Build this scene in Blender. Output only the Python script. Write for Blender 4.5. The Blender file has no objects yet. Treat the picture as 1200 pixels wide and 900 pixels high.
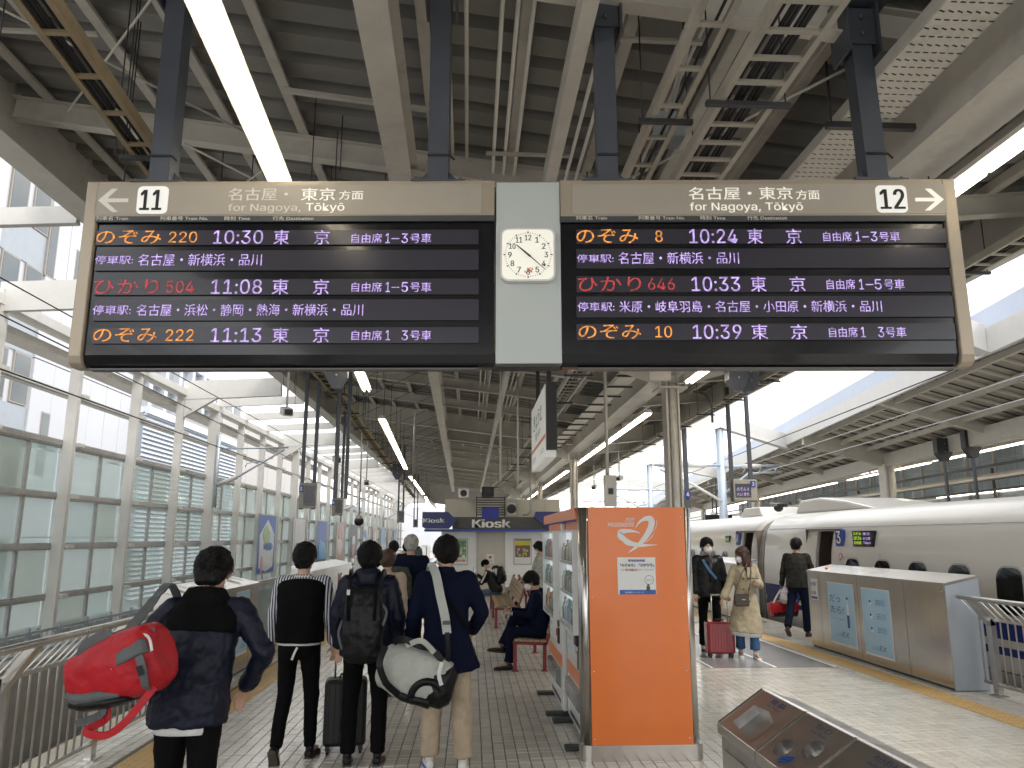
import bpy, bmesh, math, random
from mathutils import Vector, Matrix, noise
random.seed(7)
S = bpy.context.scene
COL = S.collection
R = math.radians

# ---------------------------------------------------------------- camera, world, sun, exposure
EYE = Vector((0, 0, 1.8)); PITCH = math.atan(180/900); YAW = math.atan(47/900*math.cos(PITCH))
cam = bpy.data.cameras.new('camera'); cam.sensor_width = 36; cam.lens = 27; cam.clip_start = .05; cam.clip_end = 6000
camo = bpy.data.objects.new('camera', cam); COL.objects.link(camo)
camo.location = EYE; camo.rotation_euler = (R(90)+PITCH, 0, -YAW); S.camera = camo
S.view_settings.view_transform = 'Standard'; S.view_settings.look = 'None'
S.view_settings.exposure = 1.55; S.view_settings.gamma = 1
SUN_EL, SUN_AZ = R(50), R(128)          # azimuth measured clockwise from +Y: behind the camera on the right
W = bpy.data.worlds.new("World"); S.world = W; W.use_nodes = True
nt = W.node_tree; nt.nodes.clear()
def N(t, nt=nt, **k):
    n = nt.nodes.new(t)
    for a, b in k.items(): setattr(n, a, b)
    return n
sky = N('ShaderNodeTexSky', sky_type='NISHITA', sun_disc=False); sky.sun_elevation = SUN_EL; sky.sun_rotation = SUN_AZ
sky.air_density = 1.3; sky.dust_density = 2.0
tc = N('ShaderNodeTexCoord'); sp = N('ShaderNodeSeparateXYZ'); nt.links.new(tc.outputs['Generated'], sp.inputs[0])
ad = N('ShaderNodeMath', operation='MAXIMUM'); ad.inputs[1].default_value = .06; nt.links.new(sp.outputs[2], ad.inputs[0])
ad2 = N('ShaderNodeMath', operation='ADD'); ad2.inputs[1].default_value = .12; nt.links.new(ad.outputs[0], ad2.inputs[0])
dv = N('ShaderNodeVectorMath', operation='DIVIDE'); nt.links.new(tc.outputs['Generated'], dv.inputs[0]); nt.links.new(ad2.outputs[0], dv.inputs[1])
nz = N('ShaderNodeTexNoise'); nz.inputs['Scale'].default_value = 1.1; nz.inputs['Detail'].default_value = 7; nz.inputs['Roughness'].default_value = .55
nt.links.new(dv.outputs[0], nz.inputs['Vector'])
cr = N('ShaderNodeValToRGB'); cr.color_ramp.elements[0].position = .3; cr.color_ramp.elements[1].position = .5
nt.links.new(nz.outputs[0], cr.inputs[0])
nz2 = N('ShaderNodeTexNoise'); nz2.inputs['Scale'].default_value = 2.3; nz2.inputs['Detail'].default_value = 5
nt.links.new(dv.outputs[0], nz2.inputs['Vector'])
cc = N('ShaderNodeValToRGB'); cc.color_ramp.elements[0].position = .3; cc.color_ramp.elements[1].position = .7
cc.color_ramp.elements[0].color = (5.0, 5.1, 5.3, 1); cc.color_ramp.elements[1].color = (12.5, 12.3, 11.9, 1)
nt.links.new(nz2.outputs[0], cc.inputs[0])
mx = N('ShaderNodeMix', data_type='RGBA'); nt.links.new(cr.outputs[0], mx.inputs[0])
sk2 = N('ShaderNodeMix', data_type='RGBA', blend_type='ADD'); sk2.inputs[0].default_value = 1; nt.links.new(sky.outputs[0], sk2.inputs[6]); sk2.inputs[7].default_value = (1.0, 1.25, 1.5, 1)
nt.links.new(sk2.outputs[2], mx.inputs[6]); nt.links.new(cc.outputs[0], mx.inputs[7])
bg = N('ShaderNodeBackground'); bg.inputs[1].default_value = .1; nt.links.new(mx.outputs[2], bg.inputs[0])
wo = N('ShaderNodeOutputWorld'); nt.links.new(bg.outputs[0], wo.inputs[0])
sl = bpy.data.lights.new('sun', 'SUN'); sl.energy = .7; sl.angle = R(12); sl.color = (1, .96, .9)
so = bpy.data.objects.new('sun', sl); COL.objects.link(so)
_sd = Vector((math.sin(SUN_AZ)*math.cos(SUN_EL), math.cos(SUN_AZ)*math.cos(SUN_EL), math.sin(SUN_EL)))
so.rotation_euler = _sd.to_track_quat('Z', 'Y').to_euler(); so.location = (0, -20, 60)

# ---------------------------------------------------------------- materials
def mat(name, col, rough=.5, metal=0, var=.12, vs=3.0, bump=0, bs=40, emit=None, es=1, stretch=None, coat=0, island=0, objrnd=0, dirt=0):
    m = bpy.data.materials.new(name); m.use_nodes = True; t = m.node_tree
    b = t.nodes['Principled BSDF']; b.inputs['Roughness'].default_value = rough; b.inputs['Metallic'].default_value = metal
    b.inputs['Base Color'].default_value = (*col, 1)
    if coat: b.inputs['Coat Weight'].default_value = coat; b.inputs['Coat Roughness'].default_value = .05
    L = t.links.new
    co = N('ShaderNodeTexCoord', t); mp = N('ShaderNodeMapping', t); L(co.outputs['Object'], mp.inputs[0])
    if stretch: mp.inputs['Scale'].default_value = stretch
    last = None
    if var:
        n1 = N('ShaderNodeTexNoise', t); n1.inputs['Scale'].default_value = vs; n1.inputs['Detail'].default_value = 6; n1.inputs['Roughness'].default_value = .65
        L(mp.outputs[0], n1.inputs['Vector'])
        mr = N('ShaderNodeMapRange', t); mr.inputs[1].default_value = .25; mr.inputs[2].default_value = .75
        mr.inputs[3].default_value = 1-var; mr.inputs[4].default_value = 1+var; L(n1.outputs[0], mr.inputs[0])
        last = mr.outputs[0]
        rr = N('ShaderNodeMapRange', t); rr.inputs[1].default_value = .25; rr.inputs[2].default_value = .75
        rr.inputs[3].default_value = max(.02, rough*(1-var*.8)); rr.inputs[4].default_value = min(1, rough*(1+var*.8)); L(n1.outputs[0], rr.inputs[0])
        L(rr.outputs[0], b.inputs['Roughness'])
    for flag, node, sock in ((island, 'ShaderNodeNewGeometry', 'Random Per Island'), (objrnd, 'ShaderNodeObjectInfo', 'Random')):
        if flag:
            g = N(node, t); mr = N('ShaderNodeMapRange', t); mr.inputs[3].default_value = 1-flag; mr.inputs[4].default_value = 1+flag
            L(g.outputs[sock], mr.inputs[0])
            if last:
                mm = N('ShaderNodeMath', t, operation='MULTIPLY'); L(last, mm.inputs[0]); L(mr.outputs[0], mm.inputs[1]); last = mm.outputs[0]
            else: last = mr.outputs[0]
    if last:
        vm = N('ShaderNodeVectorMath', t, operation='SCALE'); vm.inputs[0].default_value = col; L(last, vm.inputs['Scale'])
        out = vm.outputs[0]
        if dirt:
            n3 = N('ShaderNodeTexNoise', t); n3.inputs['Scale'].default_value = .9; n3.inputs['Detail'].default_value = 9; n3.inputs['Roughness'].default_value = .75
            L(co.outputs['Object'], n3.inputs['Vector'])
            r3 = N('ShaderNodeMapRange', t); r3.inputs[1].default_value = .52; r3.inputs[2].default_value = .72; r3.inputs[3].default_value = 0; r3.inputs[4].default_value = dirt
            L(n3.outputs[0], r3.inputs[0])
            mxx = N('ShaderNodeMix', t, data_type='RGBA'); L(r3.outputs[0], mxx.inputs[0]); L(out, mxx.inputs[6]); mxx.inputs[7].default_value = (.09, .07, .05, 1); out = mxx.outputs[2]
        L(out, b.inputs['Base Color'])
    if bump:
        n2 = N('ShaderNodeTexNoise', t); n2.inputs['Scale'].default_value = bs; n2.inputs['Detail'].default_value = 4; L(mp.outputs[0], n2.inputs['Vector'])
        bp = N('ShaderNodeBump', t); bp.inputs['Strength'].default_value = bump; bp.inputs['Distance'].default_value = .01; L(n2.outputs[0], bp.inputs['Height']); L(bp.outputs[0], b.inputs['Normal'])
    if emit: b.inputs['Emission Color'].default_value = (*emit, 1); b.inputs['Emission Strength'].default_value = es
    return m
BEAM = mat('cream beam paint', (.63, .605, .55), .45, var=.1, bump=.05, dirt=.35)
BEAMW = mat('white frame paint', (.62, .61, .58), .45, var=.06, dirt=.15)
DECK = mat('grey roof deck', (.265, .26, .245), .55, var=.14, vs=1.5, dirt=.3, objrnd=.06)
PURL = mat('purlin paint', (.6, .575, .52), .5, var=.12, dirt=.4)
POST = mat('slate post paint', (.075, .085, .105), .4, var=.12)
DARK = mat('dark steel', (.04, .042, .045), .5, var=.2)
BLACK = mat('black plastic', (.012, .012, .014), .35, var=.15)
GALV = mat('galvanised steel', (.42, .42, .41), .42, .6, var=.2, vs=8)
STEEL = mat('brushed stainless', (.56, .54, .51), .24, .95, var=.1, vs=1.6, stretch=(2.2, 2.2, .22), bump=.35, bs=1.3, dirt=.12)
STEELD = mat('worn stainless', (.5, .485, .47), .33, .95, var=.25, vs=2.5, bump=.04, bs=70)
RAIL = mat('satin rail steel', (.55, .54, .52), .3, .8, var=.15, vs=6)
LAMPW = mat('lamp housing enamel', (.8, .78, .72), .4, var=.05)
TUBE = mat('lit tube', (1, 1, 1), .5, var=0, emit=(1, .88, .68), es=4)
TRAY = mat('tray steel', (.46, .43, .37), .45, .2, var=.15, dirt=.4)
CABLE = mat('black cable', (.02, .02, .022), .6, var=.2)
TILE = mat('platform tile glaze', (.68, .65, .585), .17, var=.08, vs=2.0, bump=.04, bs=25, island=.08, dirt=.16)
TILEO = mat('platform tile glaze single', (.68, .65, .585), .17, var=.08, vs=2.0, bump=.04, bs=25, objrnd=.08, dirt=.16)
GROUT = mat('dark grout', (.16, .15, .135), .8, var=.2, vs=12)
YEL = mat('tactile tile ochre', (.6, .39, .15), .5, var=.12, vs=6, island=.06, dirt=.15)
GREYF = mat('grey floor film', (.27, .27, .27), .22, var=.08)
WHITE = mat('white line', (.8, .8, .78), .4, var=.06)
CONC = mat('concrete', (.36, .34, .31), .8, var=.18, bump=.2, dirt=.2)
COPE = mat('pale coping', (.5, .45, .36), .7, var=.15)
BALL = mat('ballast', (.2, .19, .175), .9, var=.4, vs=25, bump=1, bs=30, island=.35)
ORANGE = mat('orange laminate', (.8, .2, .04), .3, var=.05, vs=1.2, coat=.15, dirt=.05)
ORANGE2 = mat('orange trim', (.8, .22, .06), .35, var=.05)
MWHITE = mat('machine white', (.84, .85, .84), .28, var=.05, coat=.3)
TRAIN = mat('train ivory paint', (.6, .585, .555), .32, var=.03, vs=.8, coat=.15)
TRAINB = mat('train blue', (.012, .03, .2), .2, var=.05, coat=.5)
TDARK = mat('underframe', (.05, .05, .05), .6, var=.2)
DGLASS = mat('dark window', (.008, .009, .01), .08, var=0)
RUBBER = mat('gangway rubber', (.42, .41, .38), .6, var=.1)
INTER = mat('train interior', (.22, .17, .14), .6, var=.2)
REDM = mat('maroon powder coat', (.24, .025, .03), .35, var=.08)
WOOD = mat('bench wood', (.42, .3, .18), .45, var=.2, vs=4, stretch=(6, 1, 6), objrnd=.1)
KWALL = mat('kiosk wall', (.9, .9, .88), .5, var=.04, dirt=.08)
KDOOR = mat('kiosk door', (.6, .57, .48), .45, var=.04)
KBLUE = mat('kiosk blue', (.012, .02, .17), .3, var=.05)
KGREY = mat('kiosk grey fascia', (.07, .07, .065), .4, var=.1)
KBL2 = mat('kiosk bright blue', (.02, .06, .35), .3, var=.05)
LETTER = mat('white letter', (.85, .85, .83), .4, var=0)
LETB = mat('black letter', (.01, .01, .01), .4, var=0)
NAVYL = mat('navy letter', (.02, .05, .3), .4, var=0)
REDL = mat('red letter', (.7, .06, .04), .4, var=0)
GREENL = mat('green print', (.1, .4, .12), .4, var=.2)
LBLUE = mat('light blue poster', (.38, .6, .78), .35, var=.05)
PAPER = mat('paper', (.78, .78, .77), .5, var=.04)
SKIN = mat('skin', (.52, .32, .22), .5, var=.08, vs=12)
HAIR = mat('black hair', (.005, .0045, .0045), .45, var=.3, vs=20, bump=.8, bs=60, stretch=(3, 3, .6))
HAIRB = mat('brown hair', (.06, .025, .015), .4, var=.3, vs=20, bump=.8, bs=60, stretch=(3, 3, .5))
HAIRG = mat('grey hair', (.34, .33, .31), .5, var=.3, vs=20, bump=.8, bs=60)
MASK = mat('white face mask', (.8, .81, .83), .7, var=.04)
def cloth(name, col, rough=.85, var=.2, vs=9, bump=.35, bs=180, **k):
    if rough < .6: bump, bs = .7, 16
    m = mat(name, col, rough, var=var, vs=vs, bump=bump, bs=bs, **k); m.node_tree.nodes['Principled BSDF'].inputs['Specular IOR Level'].default_value = .12 if rough > .6 else .28
    return m
HAIR.node_tree.nodes['Principled BSDF'].inputs['Specular IOR Level'].default_value = .2
NAVY = cloth('navy nylon', (.004, .0065, .02), .5)
NAVYD = cloth('dark navy wool', (.005, .0075, .024))
BLKC = cloth('black cloth', (.0035, .0035, .004))
BLKN = cloth('black nylon', (.006, .006, .007), .42)
BEIGE = cloth('beige chino', (.46, .37, .27))
TRENCH = cloth('khaki trench cotton', (.42, .36, .25))
JEANS = cloth('blue denim', (.05, .11, .22))
DENIMD = cloth('dark denim', (.008, .013, .03))
GREYJ = cloth('washed denim', (.1, .16, .22))
PINKC = cloth('pale beige coat', (.46, .36, .29))
OLIVE = cloth('olive camouflage nylon', (.05, .06, .04), var=.7, vs=14)
CAMO = cloth('dark camouflage', (.035, .033, .028), var=.85, vs=16)
CAMOL = cloth('pale camouflage', (.4, .4, .36), var=.5, vs=18)
REDN = cloth('red nylon', (.42, .012, .02), .45, var=.12)
GREYN = cloth('grey nylon', (.1, .11, .115), .5)
BAGW = cloth('pale grey ripstop', (.44, .46, .42), .38, var=.08, bump=.15)
WHITEC = cloth('white cloth', (.7, .7, .69))
BROWNL = mat('brown leather', (.05, .03, .022), .35, var=.2)
SHOE = mat('black leather', (.012, .011, .011), .3, var=.15)
SOLE = mat('shoe sole', (.07, .055, .045), .6, var=.2)
SNEAK = mat('white sneaker', (.72, .72, .7), .5, var=.08)
SNEAKB = mat('blue trim', (.03, .1, .45), .5, var=.08)
CASER = mat('wine red shell', (.26, .012, .02), .25, var=.06, coat=.4)
CASEB = mat('black ribbed shell', (.003, .003, .004), .5, var=.15)
SCREEN = mat('phone screen', (.02, .02, .025), .08, var=0, emit=(.3, .4, .6), es=.35)
def stripes_mat(name, a, b, scale, axis=0):
    m = mat(name, a, .8, var=0); t = m.node_tree; L = t.links.new
    co = N('ShaderNodeTexCoord', t); s = N('ShaderNodeSeparateXYZ', t); L(co.outputs['Object'], s.inputs[0])
    q = N('ShaderNodeMath', t, operation='MULTIPLY'); q.inputs[1].default_value = scale; L(s.outputs[axis], q.inputs[0])
    f = N('ShaderNodeMath', t, operation='FRACT'); L(q.outputs[0], f.inputs[0])
    g = N('ShaderNodeMath', t, operation='GREATER_THAN'); g.inputs[1].default_value = .5; L(f.outputs[0], g.inputs[0])
    x = N('ShaderNodeMix', t, data_type='RGBA'); L(g.outputs[0], x.inputs[0]); x.inputs[6].default_value = (*a, 1); x.inputs[7].default_value = (*b, 1)
    L(x.outputs[2], t.nodes['Principled BSDF'].inputs['Base Color']); return m
STRIPE = stripes_mat('navy and white striped cotton', (.62, .64, .68), (.015, .02, .05), 42, 0)
def glass_mat(name, tint, alpha, rough=.05, body=(.5, .56, .55), milk=0):
    m = bpy.data.materials.new(name); m.use_nodes = True; t = m.node_tree; t.nodes.clear(); L = t.links.new
    tr = N('ShaderNodeBsdfTransparent', t); tr.inputs[0].default_value = (*tint, 1)
    p = N('ShaderNodeBsdfPrincipled', t); p.inputs['Base Color'].default_value = (*body, 1); p.inputs['Roughness'].default_value = rough
    x = N('ShaderNodeMixShader', t); o = N('ShaderNodeOutputMaterial', t)
    tl = N('ShaderNodeBsdfTranslucent', t); tl.inputs[0].default_value = (*body, 1); x0 = N('ShaderNodeMixShader', t); x0.inputs[0].default_value = milk
    L(tr.outputs[0], x0.inputs[1]); L(tl.outputs[0], x0.inputs[2])
    fr = N('ShaderNodeFresnel', t); fr.inputs[0].default_value = 1.3
    a = N('ShaderNodeMath', t, operation='MULTIPLY_ADD'); a.inputs[1].default_value = .6; a.inputs[2].default_value = alpha; a.use_clamp = True; L(fr.outputs[0], a.inputs[0])
    L(a.outputs[0], x.inputs[0]); L(x0.outputs[0], x.inputs[1]); L(p.outputs[0], x.inputs[2]); L(x.outputs[0], o.inputs[0]); return m
PANE = glass_mat('milky green glass', (.91, .955, .945), .02, body=(.8, .86, .85), milk=.13)
PANES = [PANE, glass_mat('milky glass, cloudier', (.88, .94, .93), .03, body=(.75, .82, .81), milk=.2), glass_mat('milky glass, clearer', (.9, .95, .945), .015, body=(.8, .86, .85), milk=.08), glass_mat('milky glass, dusty', (.84, .89, .87), .03, rough=.2, body=(.7, .74, .7), milk=.16)]
PANE2 = glass_mat('shelter glass', (.85, .88, .9), .15)
MGLASS = glass_mat('machine window', (.98, .99, .99), .0)
for n_ in MGLASS.node_tree.nodes:
    if n_.type == 'MATH': n_.inputs[1].default_value = .22
def led(name, col, s):
    m = mat(name, (.02, .02, .02), .5, var=0); t = m.node_tree; L = t.links.new; b = t.nodes['Principled BSDF']
    co = N('ShaderNodeTexCoord', t); n1 = N('ShaderNodeTexNoise', t); n1.inputs['Scale'].default_value = 38; n1.inputs['Detail'].default_value = 2
    L(co.outputs['Object'], n1.inputs['Vector'])
    mr = N('ShaderNodeMapRange', t); mr.inputs[1].default_value = .3; mr.inputs[2].default_value = .7; mr.inputs[3].default_value = s*.4; mr.inputs[4].default_value = s*1.35; L(n1.outputs[0], mr.inputs[0])
    wv = N('ShaderNodeSeparateXYZ', t); L(co.outputs['Object'], wv.inputs[0])
    q = N('ShaderNodeMath', t, operation='MULTIPLY'); q.inputs[1].default_value = 165; L(wv.outputs[2], q.inputs[0])
    f = N('ShaderNodeMath', t, operation='FRACT'); L(q.outputs[0], f.inputs[0])
    g = N('ShaderNodeMapRange', t); g.inputs[1].default_value = .0; g.inputs[2].default_value = .35; g.inputs[3].default_value = .55; g.inputs[4].default_value = 1; L(f.outputs[0], g.inputs[0])
    mm = N('ShaderNodeMath', t, operation='MULTIPLY'); L(mr.outputs[0], mm.inputs[0]); L(g.outputs[0], mm.inputs[1])
    b.inputs['Emission Color'].default_value = (*col, 1); L(mm.outputs[0], b.inputs['Emission Strength']); return m
LEDW = led('violet white led', (.62, .44, .95), .42)
LEDO = led('amber led', (1, .36, .06), .36)
LEDR = led('red led', (.75, .06, .07), .26)
LEDG = led('green yellow led', (.55, .8, .05), .35)
SCRBG = mat('led matrix off', (.045, .043, .058), .22, var=.06, vs=2)
SCRBLK = mat('board black', (.006, .006, .009), .18, var=.05, coat=.3)
TAUPE = mat('taupe board enamel', (.42, .36, .28), .35, .25, var=.04)
TAUPE2 = mat('taupe header panel', (.4, .365, .31), .4, var=.03, emit=(.6, .53, .42), es=.0)
LABEL = mat('slate label strip', (.06, .068, .072), .4, var=.03)
SIGNLET = mat('backlit pale lettering', (.8, .78, .7), .4, var=0, emit=(1, .95, .82), es=.14)
SIGNDIM = mat('dim pale lettering', (.62, .6, .53), .4, var=0, emit=(1, .95, .82), es=.05)
PLATE = mat('backlit white plate', (.8, .8, .77), .4, var=0, emit=(1, 1, .96), es=.12)
FROST = mat('frosted clock panel', (.52, .57, .56), .45, var=.05, vs=1)
DIAL = mat('clock dial', (.8, .8, .72), .4, var=0, emit=(1, .97, .85), es=.14)
SIGNFACE = mat('white lit sign face', (.75, .75, .72), .4, var=.02, emit=(1, 1, .95), es=.06)

# ---------------------------------------------------------------- geometry helpers
MW = {}
def tag(o, label=None, cat=None, group=None, kind=None):
    if label: o['label'] = label
    if cat: o['category'] = cat
    if group: o['group'] = group
    if kind: o['kind'] = kind
    return o
def thing(name, label, cat, loc=(0, 0, 0), rz=0, group=None):
    o = bpy.data.objects.new(name, None); COL.objects.link(o); o.empty_display_size = .1
    o.location = loc; o.rotation_euler = (0, 0, rz)
    MW[o] = Matrix.Translation(loc) @ Matrix.Rotation(rz, 4, 'Z')
    return tag(o, label, cat, group)
def structure(name, loc=(0, 0, 0)):
    o = thing(name, None, None, loc); o['kind'] = 'structure'; return o
def link(name, me, mats, parent=None):
    for m in (mats if isinstance(mats, (list, tuple)) else [mats]): me.materials.append(m)
    o = bpy.data.objects.new(name, me); COL.objects.link(o)
    if parent is not None:
        o.parent = parent; MW[o] = MW[parent]
    else: MW[o] = Matrix.Identity(4)
    return o
class MB:
    def __init__(s): s.v = []; s.f = []; s.m = []; s.sm = []
    def add(s, vs, fs, mi=0, smooth=False):
        b = len(s.v); s.v += [Vector(v) for v in vs]; s.f += [[b+i for i in f] for f in fs]; s.m += [mi]*len(fs); s.sm += [smooth]*len(fs); return s
    def box(s, x0, x1, y0, y1, z0, z1, mi=0):
        return s.add([(x0,y0,z0),(x1,y0,z0),(x1,y1,z0),(x0,y1,z0),(x0,y0,z1),(x1,y0,z1),(x1,y1,z1),(x0,y1,z1)],
                     [(0,3,2,1),(4,5,6,7),(0,1,5,4),(1,2,6,5),(2,3,7,6),(3,0,4,7)], mi)
    def bar(s, p, q, w, h, mi=0, up=(0, 0, 1)):
        p, q = Vector(p), Vector(q); d = (q-p).normalized(); u = Vector(up)
        if abs(d.dot(u)) > .99: u = Vector((0, 1, 0))
        a = d.cross(u).normalized(); b = a.cross(d)
        vs = [c+a*x*w/2+b*y*h/2 for c in (p, q) for x, y in ((-1,-1),(1,-1),(1,1),(-1,1))]
        return s.add(vs, [(0,1,2,3),(7,6,5,4),(0,4,5,1),(1,5,6,2),(2,6,7,3),(3,7,4,0)], mi)
    def tube(s, pts, r, n=8, mi=0):
        pts = [Vector(p) for p in pts]; vs = []; rs = r if isinstance(r, (list, tuple)) else [r]*len(pts)
        a = None
        for i, p in enumerate(pts):
            d = (pts[min(i+1, len(pts)-1)]-pts[max(i-1, 0)]).normalized()
            if a is None: a = d.cross(Vector((0, 0, 1)) if abs(d.z) < .9 else Vector((1, 0, 0))).normalized()
            a = (a-d*a.dot(d)).normalized(); b = d.cross(a)
            vs += [p+(a*math.cos(2*math.pi*k/n)+b*math.sin(2*math.pi*k/n))*rs[i] for k in range(n)]
        fs = [(i*n+k, i*n+(k+1) % n, (i+1)*n+(k+1) % n, (i+1)*n+k) for i in range(len(pts)-1) for k in range(n)]
        s.add(vs, fs, mi, True); b0 = len(s.v)-len(vs)
        s.f += [[b0+k for k in range(n)][::-1], [b0+(len(pts)-1)*n+k for k in range(n)]]; s.m += [mi]*2; s.sm += [False]*2
        return s
    def prism(s, poly, d, mi=0, smooth=False):
        n = len(poly); d = Vector(d); a = [Vector(p) for p in poly]
        fs = [list(range(n))[::-1], list(range(n, 2*n))]
        s.add(a+[p+d for p in a], fs, mi)
        b = len(s.v)-2*n
        for i in range(n): s.f.append([b+i, b+(i+1) % n, b+n+(i+1) % n, b+n+i]); s.m.append(mi); s.sm.append(smooth)
        return s
    def ell(s, c, r, n=14, m=9, mi=0, rot=None):
        c = Vector(c); rr = Vector(r if isinstance(r, (tuple, list)) else (r, r, r)); vs = []; M = rot or Matrix.Identity(3)
        for i in range(m+1):
            t = math.pi*(i+.0001)/(m+.0002)
            for k in range(n):
                a = 2*math.pi*k/n
                vs.append(c+M @ Vector((rr.x*math.sin(t)*math.cos(a), rr.y*math.sin(t)*math.sin(a), rr.z*math.cos(t))))
        fs = [(i*n+k, (i+1)*n+k, (i+1)*n+(k+1) % n, i*n+(k+1) % n) for i in range(m) for k in range(n)]
        s.add(vs, fs, mi, True); b = len(s.v)-len(vs)
        s.f += [[b+k for k in range(n)], [b+m*n+k for k in range(n)][::-1]]; s.m += [mi]*2; s.sm += [True]*2
        return s
    def cap(s, p, r0, q, r1, n=12, mi=0):           # tapered capsule
        p, q = Vector(p), Vector(q); d = (q-p); L = d.length
        if L < 1e-5: return s.ell(p, r0)
        d /= L; pts = []; rs = []
        for t in (1, .86, .5): pts.append(p-d*r0*t); rs.append(max(.002, r0*math.sqrt(1-t*t)))
        pts += [p, q]; rs += [r0, r1]
        for t in (.5, .86, 1): pts.append(q+d*r1*t); rs.append(max(.002, r1*math.sqrt(1-t*t)))
        return s.tube(pts, rs, n, mi)
    def loft(s, rings, side=(1, 0, 0), n=20, mi=0, e=2.3):   # rings: (centre, rx, ry[, normal])
        sd = Vector(side).normalized(); vs = []; C = [Vector(r[0]) for r in rings]
        for i, r in enumerate(rings):
            d = (C[min(i+1, len(C)-1)]-C[max(i-1, 0)]).normalized(); a = (sd-d*sd.dot(d)).normalized(); b = d.cross(a)
            for k in range(n):
                t = 2*math.pi*k/n; c_, s_ = math.cos(t), math.sin(t)
                vs.append(C[i]+a*r[1]*math.copysign(abs(c_)**(2/e), c_)+b*r[2]*math.copysign(abs(s_)**(2/e), s_))
        m = len(rings)
        fs = [(i*n+k, i*n+(k+1) % n, (i+1)*n+(k+1) % n, (i+1)*n+k) for i in range(m-1) for k in range(n)]
        s.add(vs, fs, mi, True); b0 = len(s.v)-len(vs)
        s.f += [[b0+k for k in range(n)][::-1], [b0+(m-1)*n+k for k in range(n)]]; s.m += [mi]*2; s.sm += [False]*2
        return s
    def mesh(s, name, parent=None, local=False):
        me = bpy.data.meshes.new(name); vs = s.v
        if parent is not None and not local:
            inv = MW[parent].inverted(); vs = [inv @ v for v in s.v]
        me.from_pydata([tuple(v) for v in vs], [], s.f)
        me.polygons.foreach_set('material_index', s.m); me.polygons.foreach_set('use_smooth', s.sm); me.update(); return me
    def build(s, name, mats, parent=None, local=False, bevel=0, fix=True):
        me = s.mesh(name, parent, local)
        if fix and len(me.polygons) < 60000:
            bm = bmesh.new(); bm.from_mesh(me); bmesh.ops.recalc_face_normals(bm, faces=bm.faces); bm.to_mesh(me); bm.free()
        o = link(name, me, mats, parent)
        if bevel:
            b = o.modifiers.new('bevel', 'BEVEL'); b.width = bevel; b.segments = 2; b.limit_method = 'ANGLE'; b.angle_limit = R(40)
        return o
def box(name, m, parent, x0, x1, y0, y1, z0, z1, bevel=0, local=False): return MB().box(x0, x1, y0, y1, z0, z1).build(name, m, parent, bevel=bevel, local=local)
def share(o, parent, dx=0, dy=0, dz=0, name=None):      # same mesh again, moved, as another part
    c = o.copy(); COL.objects.link(c); c.parent = parent
    c.location = o.location+Vector((dx, dy, dz)); 
    if parent is not None: MW[c] = MW[parent]
    return c
def copy_tree(o, parent=None, loc=None, rz=None, label=None):
    c = o.copy(); COL.objects.link(c); c.parent = parent
    if loc is not None: c.location = loc
    if rz is not None: c.rotation_euler = (0, 0, rz)
    if label: c['label'] = label
    for ch in o.children: copy_tree(ch, c)
    return c

# flat writing and marks, laid on a surface
try: FONT = bpy.data.fonts.load(bpy.utils.system_resource('DATAFILES', path='fonts') + '/Inter.woff2')
except Exception: FONT = None
def text(body, org, u, v, w, h, m, parent, name='lettering', bold=0, lift=.003, depth=.0, shear=0, n=None):
    """writing fitted in the box with lower-left corner org, width w along u and height h along v"""
    c = bpy.data.curves.new('t', 'FONT'); c.body = body; c.size = 1; c.resolution_u = 3; c.shear = shear
    if FONT and all(ord(q) < 0x2000 or q == '−' for q in body): c.font = FONT
    o = bpy.data.objects.new('t', c); dg = bpy.context.evaluated_depsgraph_get()
    me = bpy.data.meshes.new_from_object(o); bpy.data.objects.remove(o); bpy.data.curves.remove(c)
    xs = [p.co.x for p in me.vertices]; ys = [p.co.y for p in me.vertices]
    if not xs: return None
    x0, x1, y0, y1 = min(xs), max(xs), min(ys), max(ys); u, v = Vector(u).normalized(), Vector(v).normalized(); nn = u.cross(v)
    inv = MW[parent].inverted() if parent is not None else Matrix.Identity(4)
    base = [Vector(org)+u*((p.co.x-x0)/(x1-x0)*w)+v*((p.co.y-y0)/(y1-y0)*h)+nn*lift for p in me.vertices]
    fs = [list(p.vertices) for p in me.polygons]; bpy.data.meshes.remove(me); vs = []; ff = []; b_ = bold*h/max(.01, y1-y0)*.9
    for k, dx in enumerate((0, -b_, b_, -b_/2, b_/2) if bold > .02 else ((0, -b_, b_) if bold else (0,))):
        o_ = len(vs); vs += [inv @ (p+u*dx+nn*.0002*k) for p in base]; ff += [[i+o_ for i in f] for f in fs]
    me = bpy.data.meshes.new(name); me.from_pydata([tuple(p) for p in vs], [], ff); me.update()
    return link(name, me, m, parent)

def solid(name, mb, m, parent, voxel=.014, smooth=4, disp=0, ds=.1, extra=None):
    """closed shapes grown together into one continuous skin"""
    o = mb.build(name, m, parent, local=True)
    r = o.modifiers.new('remesh', 'REMESH'); r.mode = 'VOXEL'; r.voxel_size = voxel; r.use_smooth_shade = True
    if smooth:
        s = o.modifiers.new('smooth', 'SMOOTH'); s.iterations = smooth; s.factor = .6
    if disp:
        tx = bpy.data.textures.new('folds', 'CLOUDS'); tx.noise_scale = ds; tx.noise_depth = 2
        d = o.modifiers.new('folds', 'DISPLACE'); d.texture = tx; d.strength = disp; d.mid_level = .5; d.texture_coords = 'LOCAL'
    return o

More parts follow.
